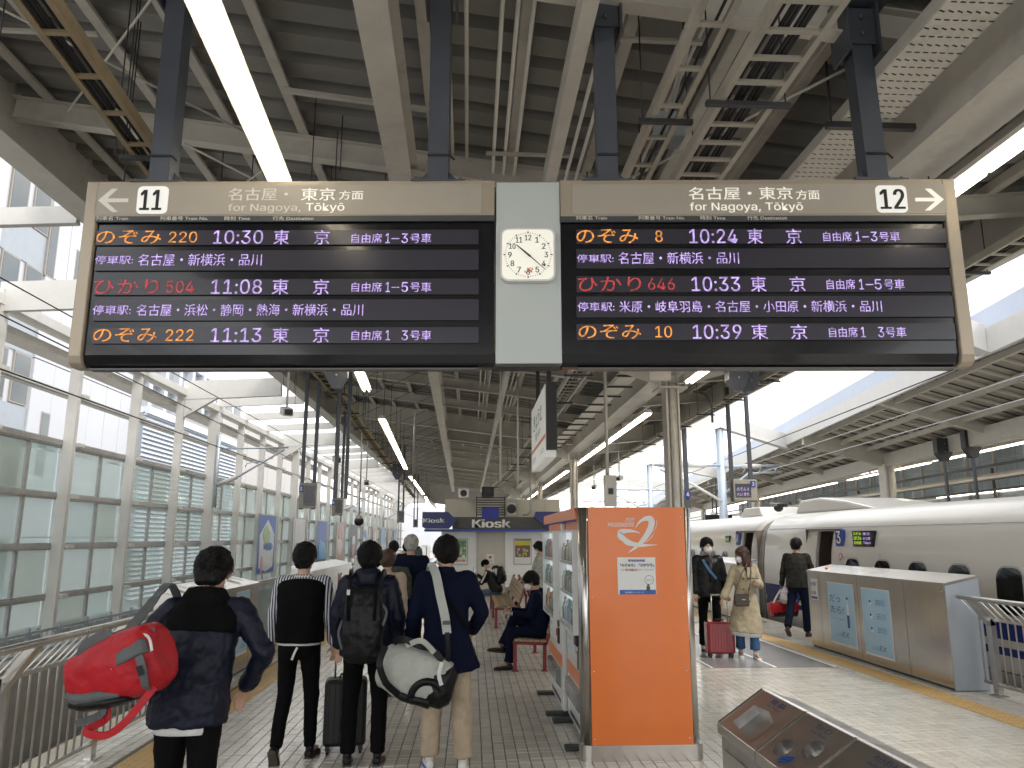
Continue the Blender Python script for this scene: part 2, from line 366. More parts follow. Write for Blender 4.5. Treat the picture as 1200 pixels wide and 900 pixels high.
# ================================================================ PLATFORM, TRACKS
G = MB().box(-400, 400, -60, 2500, -1.62, -1.60).build('ground', CONC); tag(G, kind='structure')
bal = MB().box(-6.55, -3.55, -14, 120, -1.6, -1.42).build('track_bed', BALL); tag(bal, kind='structure')
bal2 = MB().box(6.4, 12, -14, 120, -1.6, -1.42).build('track_bed', BALL); tag(bal2, kind='structure')
st = MB(); rs = random.Random(3)
for i in range(5200):
    y = 4.5+rs.random()**1.5*16; x = -6.5+rs.random()*2.9; r = .03+rs.random()*.03; z = -1.42+rs.random()*.03
    q = [(x+r*rs.uniform(-1,1), y+r*rs.uniform(-1,1), z+r*rs.uniform(.3,1.1)) for _ in range(2)]
    st.add([(x-r,y-r*.6,z-.02),(x+r,y-r*.8,z-.02),(x+r*.3,y+r,z-.02),q[0],q[1]], [(0,1,3),(1,2,3),(2,0,4),(0,3,4),(3,2,4)])
tag(st.build('ballast_stones', BALL, fix=False), kind='stuff', label='grey crushed stone ballast between the left track rails', cat='gravel')
for X in (-5.77, -4.33): tag(MB().box(X-.035, X+.035, -14, 120, -1.4, -1.26).build('rail', RAIL), label='steel running rail of the empty left track, %s one' % ('outer' if X < -5 else 'platform side'), cat='rail')
sl_ = MB()
for i in range(120): sl_.box(-6.25, -3.85, i*.6-2, i*.6-1.76, -1.42, -1.385)
tag(sl_.build('sleepers', CONC), kind='stuff', label='concrete sleepers under the left track rails', cat='sleepers')

fl = structure('platform_floor')
box('slab', GROUT, fl, -3.45, 6.55, -16, 70, -1.3, -.012)
box('edge_wall', CONC, fl, -3.6, -3.45, -16, 70, -1.45, -.02)
box('coping', COPE, fl, -3.62, -3.3, -16, 70, -.019, .002)
box('coping', COPE, fl, 6.45, 6.68, -16, 70, -.019, .002)
# tiles: columns 0.1 m wide, long and short tiles in turn, columns staggered
far = MB(); tiles = []; YL0, YL1, YR0, YR1 = -2.85, -2.5, 5.3, 5.62
def inyel(x): return YL0 < x+.05 < YL1 or YR0 < x+.05 < YR1
ix = 0; x = -3.3
while x < 6.44:
    off = (ix*.137) % .3 if ix % 2 else (ix*.137+.15) % .3
    y = 5.9-off
    if not inyel(x):
        k = 0
        while y < 17:
            L_ = .2 if k % 2 == 0 else .1
            tiles.append((x, y, L_)); y += L_; k += 1
    x += .1; ix += 1
vis = [t for t in tiles if t[1] > 6.1 and -2.5 < t[0] < 1.0]
vis.sort(key=lambda t: (t[0]+.8)**2*.25+(t[1])**2)
near = set(vis[:296]); g = .0018
def tile_mb(L_): 
    b = .004
    h = .005
    return MB().add([(g,h,-.012),(.1-g,h,-.012),(.1-g,L_-h,-.012),(g,L_-h,-.012),(g+b,h+b,0),(.1-g-b,h+b,0),(.1-g-b,L_-h-b,0),(g+b,L_-h-b,0)],
        [(4,5,6,7),(0,1,5,4),(1,2,6,5),(2,3,7,6),(3,0,4,7)])
tm = {L_: tile_mb(L_).build('tile', TILEO, fl, fix=False) for L_ in (.2, .1)}; used = {}
for t in tiles:
    if t in near:
        o = tm[t[2]] if t[2] not in used else share(tm[t[2]], fl)
        used[t[2]] = 1; o.location = (t[0], t[1], rs.uniform(-.0006, .0006))
    else:
        m_ = tile_mb(t[2]); z = rs.uniform(-.0007, .0007); far.add([v+Vector((t[0], t[1], z)) for v in m_.v], m_.f)
o = far.build('floor_tiles', TILE, fl, fix=False); tag(o, kind='stuff')
TF = mat('far platform tiling', (.5, .485, .45), .22, var=.08, vs=2, dirt=.1)
t_ = TF.node_tree; br = N('ShaderNodeTexBrick', t_); br.offset = .5; br.inputs['Scale'].default_value = 1; br.inputs['Brick Width'].default_value = .15; br.inputs['Row Height'].default_value = .1
br.inputs['Mortar Size'].default_value = .004; br.inputs['Color1'].default_value = (.6, .57, .51, 1); br.inputs['Color2'].default_value = (.66, .63, .565, 1); br.inputs['Mortar'].default_value = (.12, .11, .1, 1)
mp_ = N('ShaderNodeMapping', t_); mp_.inputs['Rotation'].default_value = (0, 0, R(90)); tcx = N('ShaderNodeTexCoord', t_)
t_.links.new(tcx.outputs['Object'], mp_.inputs[0]); t_.links.new(mp_.outputs[0], br.inputs['Vector']); t_.links.new(br.outputs[0], t_.nodes['Principled BSDF'].inputs['Base Color'])
for a, b in ((-3.3, YL0), (YL1, YR0), (YR1, 6.44)):
    box('paving', TF, fl, a+.003, b-.003, 17.21, 70, -.011, 0)
    box('paving', TF, fl, a+.003, b-.003, -16, 5.6, -.011, 0)
for a, b in ((YL0, YL1), (YR0, YR1)):
    ym = MB(); dm = MB(); y = 3.0; w = b-a
    while y < 40:
        ym.box(a+.004, b-.004, y+.002, y+.298, -.011, .001)
        if y < 22:
            lines = (a > 0)
            for j in range(5 if not lines else 6):
                cx = a+w*(j+.5)/(5 if not lines else 6)
                for k in range(5):
                    cy = y+.03+.06*k
                    if lines or True: dm.add([(cx-.014,cy-.014,.001),(cx+.014,cy-.014,.001),(cx+.014,cy+.014,.001),(cx-.014,cy+.014,.001),(cx-.009,cy-.009,.006),(cx+.009,cy-.009,.006),(cx+.009,cy+.009,.006),(cx-.009,cy+.009,.006)], [(4,5,6,7),(0,1,5,4),(1,2,6,5),(2,3,7,6),(3,0,4,7)])
        y += .3
    tag(ym.build('tactile_paving', YEL, fl, fix=False), kind='stuff'); tag(dm.build('tactile_studs', YEL, fl, fix=False), kind='stuff')
box('queue_mat', GREYF, fl, 3.35, 5.2, 11.2, 15.2, .001, .0045)
for X in (3.37, 4.28, 5.14): box('queue_line', WHITE, fl, X, X+.04, 11.2, 15.2, .0046, .008)

# ================================================================ ROOF OVER THE PLATFORM
XG = 3.45
def zd(x): return 5.3+.12*(XG-x) if x < XG else 5.3+.08*(x-XG)
roof = thing('platform_roof', 'long cream steel platform roof with grey ribbed deck overhead', 'station roof', (3.4, 12.9, 0))
XE0, XE1 = -4.75, 6.0
Y0, Y1, PIT = -10, 100, .4
def deckpanel(xa, xb):
    m = MB(); prof = [(0, 0), (.03, .10), (.13, .10), (.16, .0), (.398, .0)]
    up = [(y, z) for y, z in prof] + [(y, z+.006) for y, z in prof[::-1]]
    a = [(xa, y, zd(xa)+z) for y, z in up]; b = [(xb, y, zd(xb)+z) for y, z in up]; n = len(up)
    m.add(a+b, [[i, (i+1) % n, n+(i+1) % n, n+i] for i in range(n)]); return m
yy = Y0; i = 0; dp = []
for xa, xb in ((XE0, XG), (XG, XE1)):
    base = MB(); mm_ = deckpanel(xa, xb)
    o0 = mm_.build('roof_panel', DECK, roof, fix=False); dp.append(o0)
cnt = 0; farL = MB()
for s_, (xa, xb) in enumerate(((XE0, XG), (XG, XE1))):
    y = Y0; first = True
    while y < Y1:
        if 1.8 < y < 50:
            if first: o0 = dp[s_]; o0.location.y += y; first = False
            else: share(dp[s_], roof, dy=y-(dp[s_].location.y))
        else:
            m_ = deckpanel(xa, xb); farL.add([v+Vector((0, y, 0)) for v in m_.v], m_.f)
        y += PIT
tag(farL.build('far_roof_panels', DECK, roof, fix=False), kind='stuff')
# crossbeams
def ibeam(p, q, w, h, t=.012, mb=None):
    mb = mb or MB(); p, q = Vector(p), Vector(q)
    mb.bar(p, q, w, t); mb.bar(p+Vector((0,0,h)), q+Vector((0,0,h)), w, t); mb.bar(p+Vector((0,0,h/2)), q+Vector((0,0,h/2)), t, h-t*1.01); return mb
CB = [4.45+2.85*k for k in range(-4, 33)]
for y in CB:
    big = min(abs(y-c) for c in (12.9, 25.8, 38.7, 51.6)) < 1.5
    yb = y; hh = .22 if not big else .48; w = .13 if not big else .24
    m_ = ibeam((XE0+.1, yb, zd(XE0)-hh-.13), (XG, yb, zd(XG)-hh-.13), w, hh)
    ibeam((XG, yb, zd(XG)-hh-.13), (XE1-.1, yb, zd(XE1)-hh-.13), w, hh, mb=m_)
    m_.build('crossbeam', BEAM, roof)
# purlins
PX = [-4.3, -3.75, -3.15, -2.5, -1.75, -.42, .36, 1.12, 1.9, 2.55, 4.1, 4.75, 5.4]
for X in PX:
    z = zd(X)-.015
    m_ = MB(); m_.bar((X-.035, Y0, z-.05), (X-.035, Y1, z-.05), .012, .1); m_.bar((X+.01, Y0, z-.1), (X+.01, Y1, z-.1), .085, .012); m_.bar((X+.05, Y0, z-.085), (X+.05, Y1, z-.085), .008, .03)
    m_.build('purlin', PURL, roof)
# cross struts between purlins, seen as short pale bars
for k in range(46):
    y = 3.2+k*1.07; j = (k*5) % (len(PX)-2)
    if PX[j+1]-PX[j] < 1.5:
        MB().bar((PX[j], y, zd(PX[j])-.14), (PX[j+1], y, zd(PX[j+1])-.14), .045, .04).build('strut', PURL, roof)
# lengthwise girders
gx = MB(); ibeam((-.62, 2, 5.0), (-1.35, 55, 5.0), .21, .5, .016, gx); gx.build('girder', BEAM, roof)
gx = MB(); gx.bar((.69, 2, 5.07), (.6, 55, 5.07), .1, .2); gx.build('girder', BEAM, roof)
gx = MB(); ibeam((3.4, Y0, 4.58), (3.4, Y1, 4.58), .42, .42, .016, gx); gx.bar((3.2, Y0, 4.78), (3.2, Y1, 4.78), .012, .4); gx.build('gutter_girder', BEAM, roof)
gx = MB(); gx.box(2.86, 3.18, Y0, Y1, 4.98, 5.0); gx.build('gutter_soffit', BEAM, roof)
gx = MB(); gx.box(XE0-.02, XE0+.06, Y0, Y1, 5.55, 6.42); gx.box(XE0+.06, XE0+.3, Y0, Y1, 5.55, 5.57); gx.build('fascia', BEAM, roof)
gx = MB(); gx.box(XE1-.04, XE1+.04, Y0, Y1, 4.86, 5.62); gx.box(XE1-.3, XE1-.04, Y0, Y1, 4.86, 4.88); gx.build('fascia', BEAMW, roof)
# columns: twin H sections with gusseted heads
for y in (-.1, 12.9, 25.8, 38.7, 51.6):
    m_ = MB(); 
    for dx in (-.1, .1): m_.bar((3.4+dx, y, 0), (3.4+dx, y, 4.55), .03, .3, up=(0, 1, 0))
    m_.bar((3.4, y-.09, 0), (3.4, y-.09, 4.55), .17, .02, up=(0,1,0)); m_.tube([(3.4, y-.13, 0), (3.4, y-.13, 4.4)], .06, 12); m_.bar((3.4, y, 4.3), (3.4, y, 4.33), .5, .5, up=(0,1,0))
    m_.build('column', BEAM, roof)
    if y > 0:
        gp = MB(); gp.prism([(3.2, y-.14, 5.0), (2.0, y-.14, 5.12), (2.1, y-.14, 4.72), (3.2, y-.14, 4.35)], (0, .02, 0)); gp.prism([(3.62, y-.14, 5.0), (4.9, y-.14, 5.08), (4.8, y-.14, 4.72), (3.62, y-.14, 4.35)], (0, .02, 0))
        for bx in range(4):
            for bz in range(3): gp.ell((2.35+.18*bx, y-.145, 4.78+.09*bz), .013, 6, 4)
        gp.build('gusset', BEAM, roof)
# brace rods
for (a, b) in (((-4.6, 4.6, 5.95), (-2.2, 6.9, 5.62)), ((-3.9, 6.9, 5.8), (-1.9, 4.5, 5.6)), ((-2.9, 7.2, 5.65), (-.9, 9.6, 5.4)), ((-1.8, 7.0, 5.5), (-3.9, 9.7, 5.75)), ((.7, 7.2, 5.2), (2.6, 9.8, 4.95)), ((2.7, 4.5, 5.0), (1.2, 7.1, 5.15)), ((-2.4, 10.1, 5.6), (-.8, 12.5, 5.4)), ((-1.5,13.2,5.4),(-3.6,15.6,5.7)), ((-.9, 16, 5.3), (-3.4, 18.4, 5.6)), ((3.7, 7.2, 4.8), (5.7, 9.8, 5.0))):
    MB().tube([a, b], .011, 6).build('brace_rod', PURL, roof)
for k in range(24):
    y = 9.5+k*1.55; MB().tube([(-1.0, y, 5.25), (-2.4-.02*y, y+.5, 4.5)], .006, 5).build('stay_rod', DARK, roof)

for k in range(40):
    y = 3.4+(k*1.37) % 14; x = [-4.1, -3.3, -2.8, -1.5, -1.1, -.9, .5, 1.3, 2.3, -2.0][k % 10]+(k % 3)*.1
    MB().tube([(x, y, 4.5+.25*(k % 4)), (x, y, zd(x)-.03)], .0055, 5).build('hanger_rod', DARK, roof)
for k in range(16):
    y = 3.0+k*.95; x = [.45, -.1, 1.2, -3.6][k % 4]
    MB().bar((x-.35, y, zd(x)-.24), (x+.45, y, zd(x)-.25), .04, .025).build('pipe_support', PURL, roof)
# conduits along the roof
for i_, X in enumerate((.18, .29, .4, .82, .92, 1.02, -.2, -.06, 1.5, 1.62)):
    z = zd(X)-.22 if i_ < 6 else zd(X)-.17
    o = MB().tube([(X, 1.5, z), (X-.03, 30 if i_ < 6 else 7.2, z)], .017, 6).build('conduit', LAMPW)
    tag(o, ['leftmost of the three thin conduits left of the pale centre beam', 'middle one of the three thin conduits left of the centre beam', 'thin conduit nearest the pale centre beam on its left side', 'thin conduit nearest the pale centre beam on its right side', 'middle one of the three thin conduits right of the centre beam', 'rightmost of the three thin conduits right of the centre beam', 'left one of two conduits behind the second board post', 'right one of two conduits behind the second board post', 'left one of two conduits beside the cable packed tray', 'right one of two conduits beside the cable packed tray'][i_], 'pipe', 'conduits under the roof')
for X, y in ((-2.05, 7), (-.9, 5)):
    pass
# hanger rods (each a thing would be too fine: they belong to the trays and lamps)
def rods(parent, x, ys, z0, dx=0, r=.008):
    for y in ys: MB().tube([(x, y, z0), (x+dx, y, zd(x)-.02)], r, 5).build('hanger_rod', DARK, parent)

# ladder cable trays
def tray(label, pts, z, w, dark=True, pitch=.3, rodstep=2.4, cables=5, name='cable_tray', m=TRAY, limit=26):
    t = thing(name, label, 'cable tray', (pts[0][0], pts[0][1], z))
    def X(y):
        for (xa, ya), (xb, yb) in zip(pts, pts[1:]):
            if y <= yb: return xa+(xb-xa)*(y-ya)/(yb-ya)
        return pts[-1][0]
    for s_ in (-1, 1):
        m_ = MB()
        for (xa, ya), (xb, yb) in zip(pts, pts[1:]):
            m_.bar((xa+s_*w/2, ya, z), (xb+s_*w/2, yb, z), .014, .08); m_.bar((xa+s_*(w/2-.015), ya, z-.04), (xb+s_*(w/2-.015), yb, z-.04), .035, .006)
        m_.build('side_rail', m, t)
    y = pts[0][1]+.1; y0 = y; rung = MB().bar((-w/2, 0, 0), (w/2, 0, 0), .035, .02).build('rung', m, t, local=True); rung.location = (X(y)-pts[0][0], y-pts[0][1], -.03)
    while y < min(pts[-1][1], limit):
        y += pitch; c = share(rung, t); c.location = (X(y)-pts[0][0], y-pts[0][1], -.03)
    fr = MB()
    while y < pts[-1][1]: y += pitch; fr.bar((X(y)-w/2, y, z-.03), (X(y)+w/2, y, z-.03), .035, .02)
    if fr.v: tag(fr.build('far_rungs', m, t), kind='stuff')
    for k in range(cables):
        cx = -w*.38+w*.76*k/max(1, cables-1)*(.75)+rs.uniform(-.01, .01); rr = rs.uniform(.008, .016)
        MB().tube([(x_+cx, y_, z+rs.uniform(-.005, .01)) for x_, y_ in pts], rr, 6).build('cable', CABLE if dark else PURL, t)
    y = pts[0][1]+.8
    while y < pts[-1][1]:
        MB().bar((X(y)-w/2-.09, y, z-.055), (X(y)+w/2+.09, y, z-.055), .04, .03).build('hanger_bar', DARK, t)
        for s_ in (-1, 1): MB().tube([(X(y)+s_*(w/2+.06), y, z-.06), (X(y)+s_*(w/2+.06), y, zd(X(y))-.02)], .006, 5).build('hanger_rod', DARK, t)
        y += rodstep if y < 30 else rodstep*2
    return t
tray('narrow rusty ladder tray with dark cables near the left roof edge', [(-2.25, 2.2), (-2.55, 7), (-2.72, 16), (-3.2, 28), (-4.1, 55)], 4.62, .2, pitch=.42, m=mat('rusty tray steel', (.34, .27, .17), .55, .2, var=.2, dirt=.5))
tray('wide ladder tray packed with black cables above board 12', [(1.72, 1.6), (1.68, 8.6)], 4.52, .36, cables=8, pitch=.24, rodstep=1.9)
tray('ladder tray beside the hanging station name sign', [(1.72, 8.8), (1.7, 20), (1.6, 30), (1.0, 46)], 4.45, .3, cables=4, rodstep=2.6)
tray('empty ladder tray just left of the cable packed one', [(1.33, 1.6), (1.28, 9.5)], 4.68, .2, cables=2, pitch=.42, rodstep=2.4)
tray('ladder tray along the right roof edge over the train', [(5.35, 3), (5.5, 9), (5.55, 30), (5.5, 55)], 4.72, .26, cables=4, rodstep=2.0)
# perforated covered tray
pt = thing('perforated_duct', 'cream perforated cable duct running beside the gutter above board 12', 'cable duct', (2.8, 2, 4.72))
def perf(x, ya, yb):
    m_ = MB(); ny = int((yb-ya)/.075)
    m_.box(x-.19, x+.19, ya, yb, 4.715, 4.72)
    for s_ in (-1, 1): m_.box(x+s_*.19-.004, x+s_*.19+.004, ya, yb, 4.715, 4.80)
    m_.build('duct', BEAM, pt)
    h_ = MB()
    for j in range(ny):
        y = ya+.03+j*.075
        for k in range(7):
            cx = x-.16+.053*k; 
            if j % 2: h_.add([(cx-.019, y-.010, 4.7135), (cx+.019, y+.004, 4.7135), (cx+.019, y+.016, 4.7135), (cx-.019, y+.002, 4.7135)], [(3,2,1,0)])
            else: h_.add([(cx-.017+.02, y-.006, 4.7135), (cx+.017+.02, y-.006, 4.7135), (cx+.017+.02, y+.006, 4.7135), (cx-.017+.02, y+.006, 4.7135)], [(3,2,1,0)])
    tag(h_.build('slots', BLACK, pt, fix=False), kind='stuff')
perf(2.78, 1.8, 8.4)
for y in (2.6, 4.9, 7.2):
    MB().bar((2.5, y, 4.69), (3.15, y, 4.69), .045, .045).build('hanger_bar', DARK, pt); MB().tube([(2.54, y, 4.69), (2.54, y, 5.2)], .008, 5).build('hanger_rod', DARK, pt)
dc = thing('square_duct', 'grey box duct with dark straps stepping along beside the columns', 'cable duct', (2.9, 13.6, 4.6))
for k in range(16):
    y = 12.2+k*1.0; z = 4.62 if k else 4.62
    box('duct', BEAM, dc, 2.62-.02*k, 2.95-.02*k, y, y+.94, z, z+.012)
    MB().bar((2.55-.02*k, y-.03, z-.02), (3.05-.02*k, y-.03, z-.02), .04, .03).build('strap', DARK, dc)
box('duct', BEAM, dc, 2.85, 3.2, 12.05, 12.13, 4.3, 4.72)

# ceiling lamps
def lampline(label, a, b, z=4.3, rod=True, w=.18, first=True, name='ceiling_lamp', grp='strip lamps under the platform roof', reflect=True, zt=None):
    a, b = Vector((*a, z)), Vector((*b, z)); L_ = (b-a).length; ang = math.atan2(-(b.x-a.x), b.y-a.y)
    t = thing(name, label, 'lamp', a, ang, grp)
    m_ = MB(); m_.add([(-w/2,0,.03),(w/2,0,.03),(w/2*.5,0,.1),(-w/2*.5,0,.1),(-w/2,L_,.03),(w/2,L_,.03),(w/2*.5,L_,.1),(-w/2*.5,L_,.1)], [(0,1,2,3),(7,6,5,4),(0,4,5,1),(1,5,6,2),(2,6,7,3),(3,7,4,0)])
    m_.build('housing', LAMPW, t, local=True)
    n = max(1, round(L_/2.4)); 
    for s_ in (-1, 1):
        for k in range(n*2 if L_ < 8 else n):
            nn = n*2 if L_ < 8 else n
            y0_ = L_*k/nn+.03; y1_ = L_*(k+1)/nn-.03
            MB().tube([(s_*.042, y0_, .005), (s_*.042, y1_, .005)], .014, 8).build('tube', TUBE, t, local=True)
    k = .6
    while k < L_:
        zz = (zt or zd(a.x)-.05)-z
        MB().tube([(0, k, .1), (0, k, zz)], .006, 5).build('hanger_rod', DARK, t, local=True); k += 2.4
    return t
lampline('nearest lit strip lamp running down to the left board', (-1.27, 2.4), (-1.42, 5.35))
lampline('short lit strip lamp just below the underside of the left board', (-1.64, 9.4), (-1.86, 13.3))
lampline('long lit strip lamp, second beyond the left board', (-1.98, 16.6), (-2.5, 29))
lampline('lit strip lamp, third beyond the left board', (-2.62, 32.6), (-2.9, 46))
lampline('farthest lit strip lamp over the left kiosk corner', (-2.95, 49), (-3.3, 60))
lampline('nearest right strip lamp passing the corner of the 12 board', (3.52, 2.4), (3.55, 7.2))
lampline('lit strip lamp just below the right board by the column head', (3.56, 9.0), (3.56, 12.3))
lampline('long lit strip lamp in front of the thin hanging pipe', (3.62, 15.5), (3.66, 27))
lampline('lit strip lamp beyond the second column on the right', (3.66, 29.5), (3.68, 41))
lampline('farthest lit strip lamp above the orange machine roof', (3.7, 43), (3.8, 56))

# ================================================================ LEFT SCREEN WALL ACROSS THE TRACK
XW = -7.2
wall = thing('glass_screen_wall', 'white steel screen wall with milky glass panes across the left track', 'glass wall', (XW, 14, 0))
box('base_wall', CONC, wall, -7.55, -6.6, -14, 90, -1.6, -.05)
cys = [14.05+2.52*k for k in range(-5, 27)]
colA = MB().box(-.09, .09, -.055, .055, 0, 5.3).box(-.14, .14, -.1, .1, 0, .04).build('column', BEAMW, wall, local=True); colB = MB().box(-.13, .13, -.1, .1, 0, 5.5).build('column', BEAMW, wall, local=True)
fa = fb = True
for i, y in enumerate(cys):
    wide = (i-5) % 4 == 3
    src = colB if wide else colA
    if wide and fb: o = src; fb = False
    elif not wide and fa: o = src; fa = False
    else: o = share(src, wall)
    o.location = (0, y-14, -.02)
for z, h in ((4.33, .1), (3.44, .13), (2.52, .12), (1.65, .12), (.8, .11), (.15, .1)):
    m_ = MB(); m_.box(-7.42, -7.3, -4, 84, z-h/2, z+h/2); m_.box(-7.3, -7.28, -4, 84, z-h/2+.03, z+h/2-.03)
    m_.build('rail', GALV if z < 4 else BEAMW, wall)
m_ = MB(); m_.box(-7.34, -7.06, -6, 84, 5.24, 5.4); m_.build('top_rail', BEAMW, wall)
m_ = MB(); m_.box(-7.75, -7.35, -6, 84, 4.98, 5.1); m_.build('outer_gutter', PURL, wall)
zr = [.2, .75, .86, 1.59, 1.71, 2.46, 2.58, 3.375]
ph = {}
for i, y in enumerate(cys[:-1]):
    if y < 7: continue
    if y < 55: 
        yt = y+1.55
        o = MB().box(-.03, .03, -.035, .035, .15, 3.4)
        o.v = [v+Vector((-7.36, yt, 0)) for v in o.v]; o.build('mullion', GALV, wall)
    for r in range(4):
        spans = [(y+.02, y+1.5), (y+1.6, y+2.5)] if y < 55 else [(y+.02, y+2.5)]
        for a, b in spans: box('pane', PANES[(i*7+r*3+int(a*4)) % 4], wall, -7.375, -7.36, a, b, zr[2*r], zr[2*r+1])
    for z in (4.33, 3.44, 2.52, 1.65, .8): 
        if y < 40: MB().box(-7.3, -7.08, y+.1, y+.32, z-.035, z+.03).build('bracket', BEAMW, wall)
# skylight frame between the wall and the roof
skf = thing('skylight_frame', 'white rafters spanning the open strip between glass wall and roof', 'roof frame', (-6, 14, 5.4))
for i, y in enumerate([8.95]+cys[4:]):
    wide = i and (i+4-5) % 4 == 3
    d = .46 if wide else .22
    if i == 1 : d = .46
    m_ = MB(); m_.bar((-7.15, y, 5.6-d/2), (XE0-.03, y, 5.72-d/2), .14 if wide else .1, d); 
    if wide: m_.prism([(-7.1, y-.06, 5.2), (-6.3, y-.06, 5.2), (-7.1, y-.06, 4.7)], (0, .12, 0))
    m_.build('rafter', BEAMW, skf)
    if y < 60:
        if y > 22: MB().bar((-7.15, y+1.26, 5.66), (XE0-.03, y+1.26, 5.78), .05, .06).build('glazing_bar', BEAMW, skf)

# ================================================================ DEPARTURE BOARDS
# the boards hang in one vertical plane through BA (left end) and BB (right end)
BA, BB = Vector((-2.48, 4.65, 0)), Vector((3.01, 4.33, 0))
BU = (BB-BA).normalized(); BZ = Vector((0, 0, 1)); BN = BU.cross(BZ)      # BN points to the viewer
BANG = math.atan2(BU.y, BU.x)
_f = Vector((math.sin(YAW)*math.cos(PITCH), math.cos(YAW)*math.cos(PITCH), math.sin(PITCH))); _r = Vector((math.cos(YAW), -math.sin(YAW), 0)); _u = _r.cross(_f)
def bp(px, py, lift=0):
    """a measured spot on the board face, in metres"""
    d = _f+_r*((px-600)/900)+_u*((450-py)/900)
    n = BN; t = (BA+n*lift-EYE).dot(n)/d.dot(n); return EYE+d*t
def bbox_(name, m, parent, px0, py0, px1, py1, d0, d1, bevel=0):
    """upright box on the board between two spots; d0..d1 is its depth behind (+) or before (-) the face"""
    a = bp(px0, py1); b = bp(px1, py0); a2 = Vector((b.x, b.y, a.z)); 
    vs = []
    for d in (d0, d1):
        off = -BN*d; vs += [a+off, a2+off, Vector((b.x, b.y, b.z))+off, Vector((a.x, a.y, b.z))+off]
    return MB().add(vs, [(0,1,2,3),(7,6,5,4),(0,4,5,1),(1,5,6,2),(2,6,7,3),(3,7,4,0)]).build(name, m, parent, bevel=bevel)
def btext(body, x0, y0, x1, y1, m, parent, **k):
    if body == '−': y0, y1 = (y0+y1)/2-.2, (y0+y1)/2+.9
    a = bp(x0, y1); b = bp(x1, y1); c = bp(x0, y0)
    return text(body, a, BU, BZ, (b-a).length, c.z-a.z, m, parent, **k)
def round_plate(name, m, parent, x0, y0, x1, y1, r, lift, dep=.01):
    a = bp(x0, y1); w = (bp(x1, y1)-a).length; h = bp(x0, y0).z-a.z; pl = []
    for cx, cy, s in ((w-r, h-r, 0), (r, h-r, 90), (r, r, 180), (w-r, r, 270)):
        for k in range(5): t = R(s+22.5*k); pl.append(a+BU*(cx+r*math.cos(t))+BZ*(cy+r*math.sin(t))+BN*lift)
    return MB().prism(pl, -BN*dep).build(name, m, parent)
TOPZ, BOTZ = 4.0, 2.815
def board(label, xa, xb, s):
    """s: dict of measured layout"""
    L0, L1 = bp(xa, 300), bp(xb, 300); base = Vector((L0.x, L0.y, 0))
    t = thing('departure_board', label, 'departure board', (L0.x, L0.y, BOTZ), 0, 'departure boards over the platform')
    # housing: closed case with a rolled lower edge
    def P(d, z, e): return Vector((e.x, e.y, z))-BN*d
    prof = [(.0, TOPZ), (0, BOTZ+.07), (.02, BOTZ+.02), (.05, BOTZ), (.12, BOTZ), (.15, BOTZ+.05), (.15, TOPZ)]
    m_ = MB(); a = [P(d+.012, z, L0) for d, z in prof]; b = [P(d+.012, z, L1) for d, z in prof]; n = len(prof)
    m_.add(a+b, [list(range(n)), list(range(2*n-1, n-1, -1))]+[[i, n+i, n+(i+1) % n, (i+1) % n] for i in range(n)]); m_.build('housing', SCRBLK, t)
    # taupe surround
    fr = s['frame']
    def slab(name, m, x0, y0, x1, y1, l0, l1): return bbox_(name, m, t, x0, y0, x1, y1, l0, l1)
    zb_ = bp((xa+xb)/2, 254).z; m_ = MB(); m_.add([P(-.012, zb_, L0), P(-.012, zb_, L1), P(-.012, TOPZ+.002, L1), P(-.012, TOPZ+.002, L0), P(.06, zb_, L0), P(.06, zb_, L1), P(.06, TOPZ+.002, L1), P(.06, TOPZ+.002, L0)], [(0,1,2,3),(7,6,5,4),(0,4,5,1),(1,5,6,2),(2,6,7,3),(3,7,4,0)]); m_.build('top_frame', TAUPE, t)
    e0, e1 = (L0, bp(s['side'], 300)) if fr == 'L' else (bp(s['side'], 300), L1)
    e = [(.0, TOPZ), (0, BOTZ+.06), (.015, BOTZ+.015), (.05, BOTZ-.006), (.14, BOTZ-.006), (.165, BOTZ+.04), (.165, TOPZ)]
    a = [P(d-.016, z, e0) for d, z in e]; b = [P(d-.016, z, e1) for d, z in e]; n = len(e)
    MB().add(a+b, [list(range(n)), list(range(2*n-1, n-1, -1))]+[[i, n+i, n+(i+1) % n, (i+1) % n] for i in range(n)]).build('end_frame', TAUPE, t, bevel=.008)
    m_ = MB(); q0, q1 = bp(xa+18, 300), bp(xb-18, 300)
    m_.add([P(.05, BOTZ-.004, q0), P(.05, BOTZ-.004, q1), P(.12, BOTZ-.004, q1), P(.12, BOTZ-.004, q0), P(.05, BOTZ-.014, q0), P(.05, BOTZ-.014, q1), P(.12, BOTZ-.014, q1), P(.12, BOTZ-.014, q0)], [(0,1,2,3),(7,6,5,4),(0,4,5,1),(1,5,6,2),(2,6,7,3),(3,7,4,0)])
    m_.build('underside_cover', mat('underside grey', (.1, .1, .1), .35), t)
    hp = round_plate('header_panel', TAUPE2, t, *s['header'], .02, .016)
    lb = slab('label_strip', LABEL, s['strip'][0], 253.2, s['strip'][1], 261, -.014, .0)
    x0, x1 = s['rowx']
    for i, (y0, y1, items) in enumerate(s['rows']):
        rw = slab('display_row', SCRBG, x0[i] if isinstance(x0, list) else x0, y0, x1[i] if isinstance(x1, list) else x1, y1, -.004, .01)
        for body, a0, b0, a1, b1, m in items: btext(body, a0, b0, a1, b1, m, rw, lift=.006, bold=.004)
    for body, a0, b0, a1, b1 in s['labels']: btext(body, a0, b0, a1, b1, SIGNDIM, lb, lift=.017)
    for body, a0, b0, a1, b1, dim in s['head']: btext(body, a0, b0, a1, b1, SIGNDIM if dim else SIGNLET, hp, lift=.019, bold=.012)
    np_ = round_plate('number_plate', PLATE, t, *s['plate'], .03, .021)
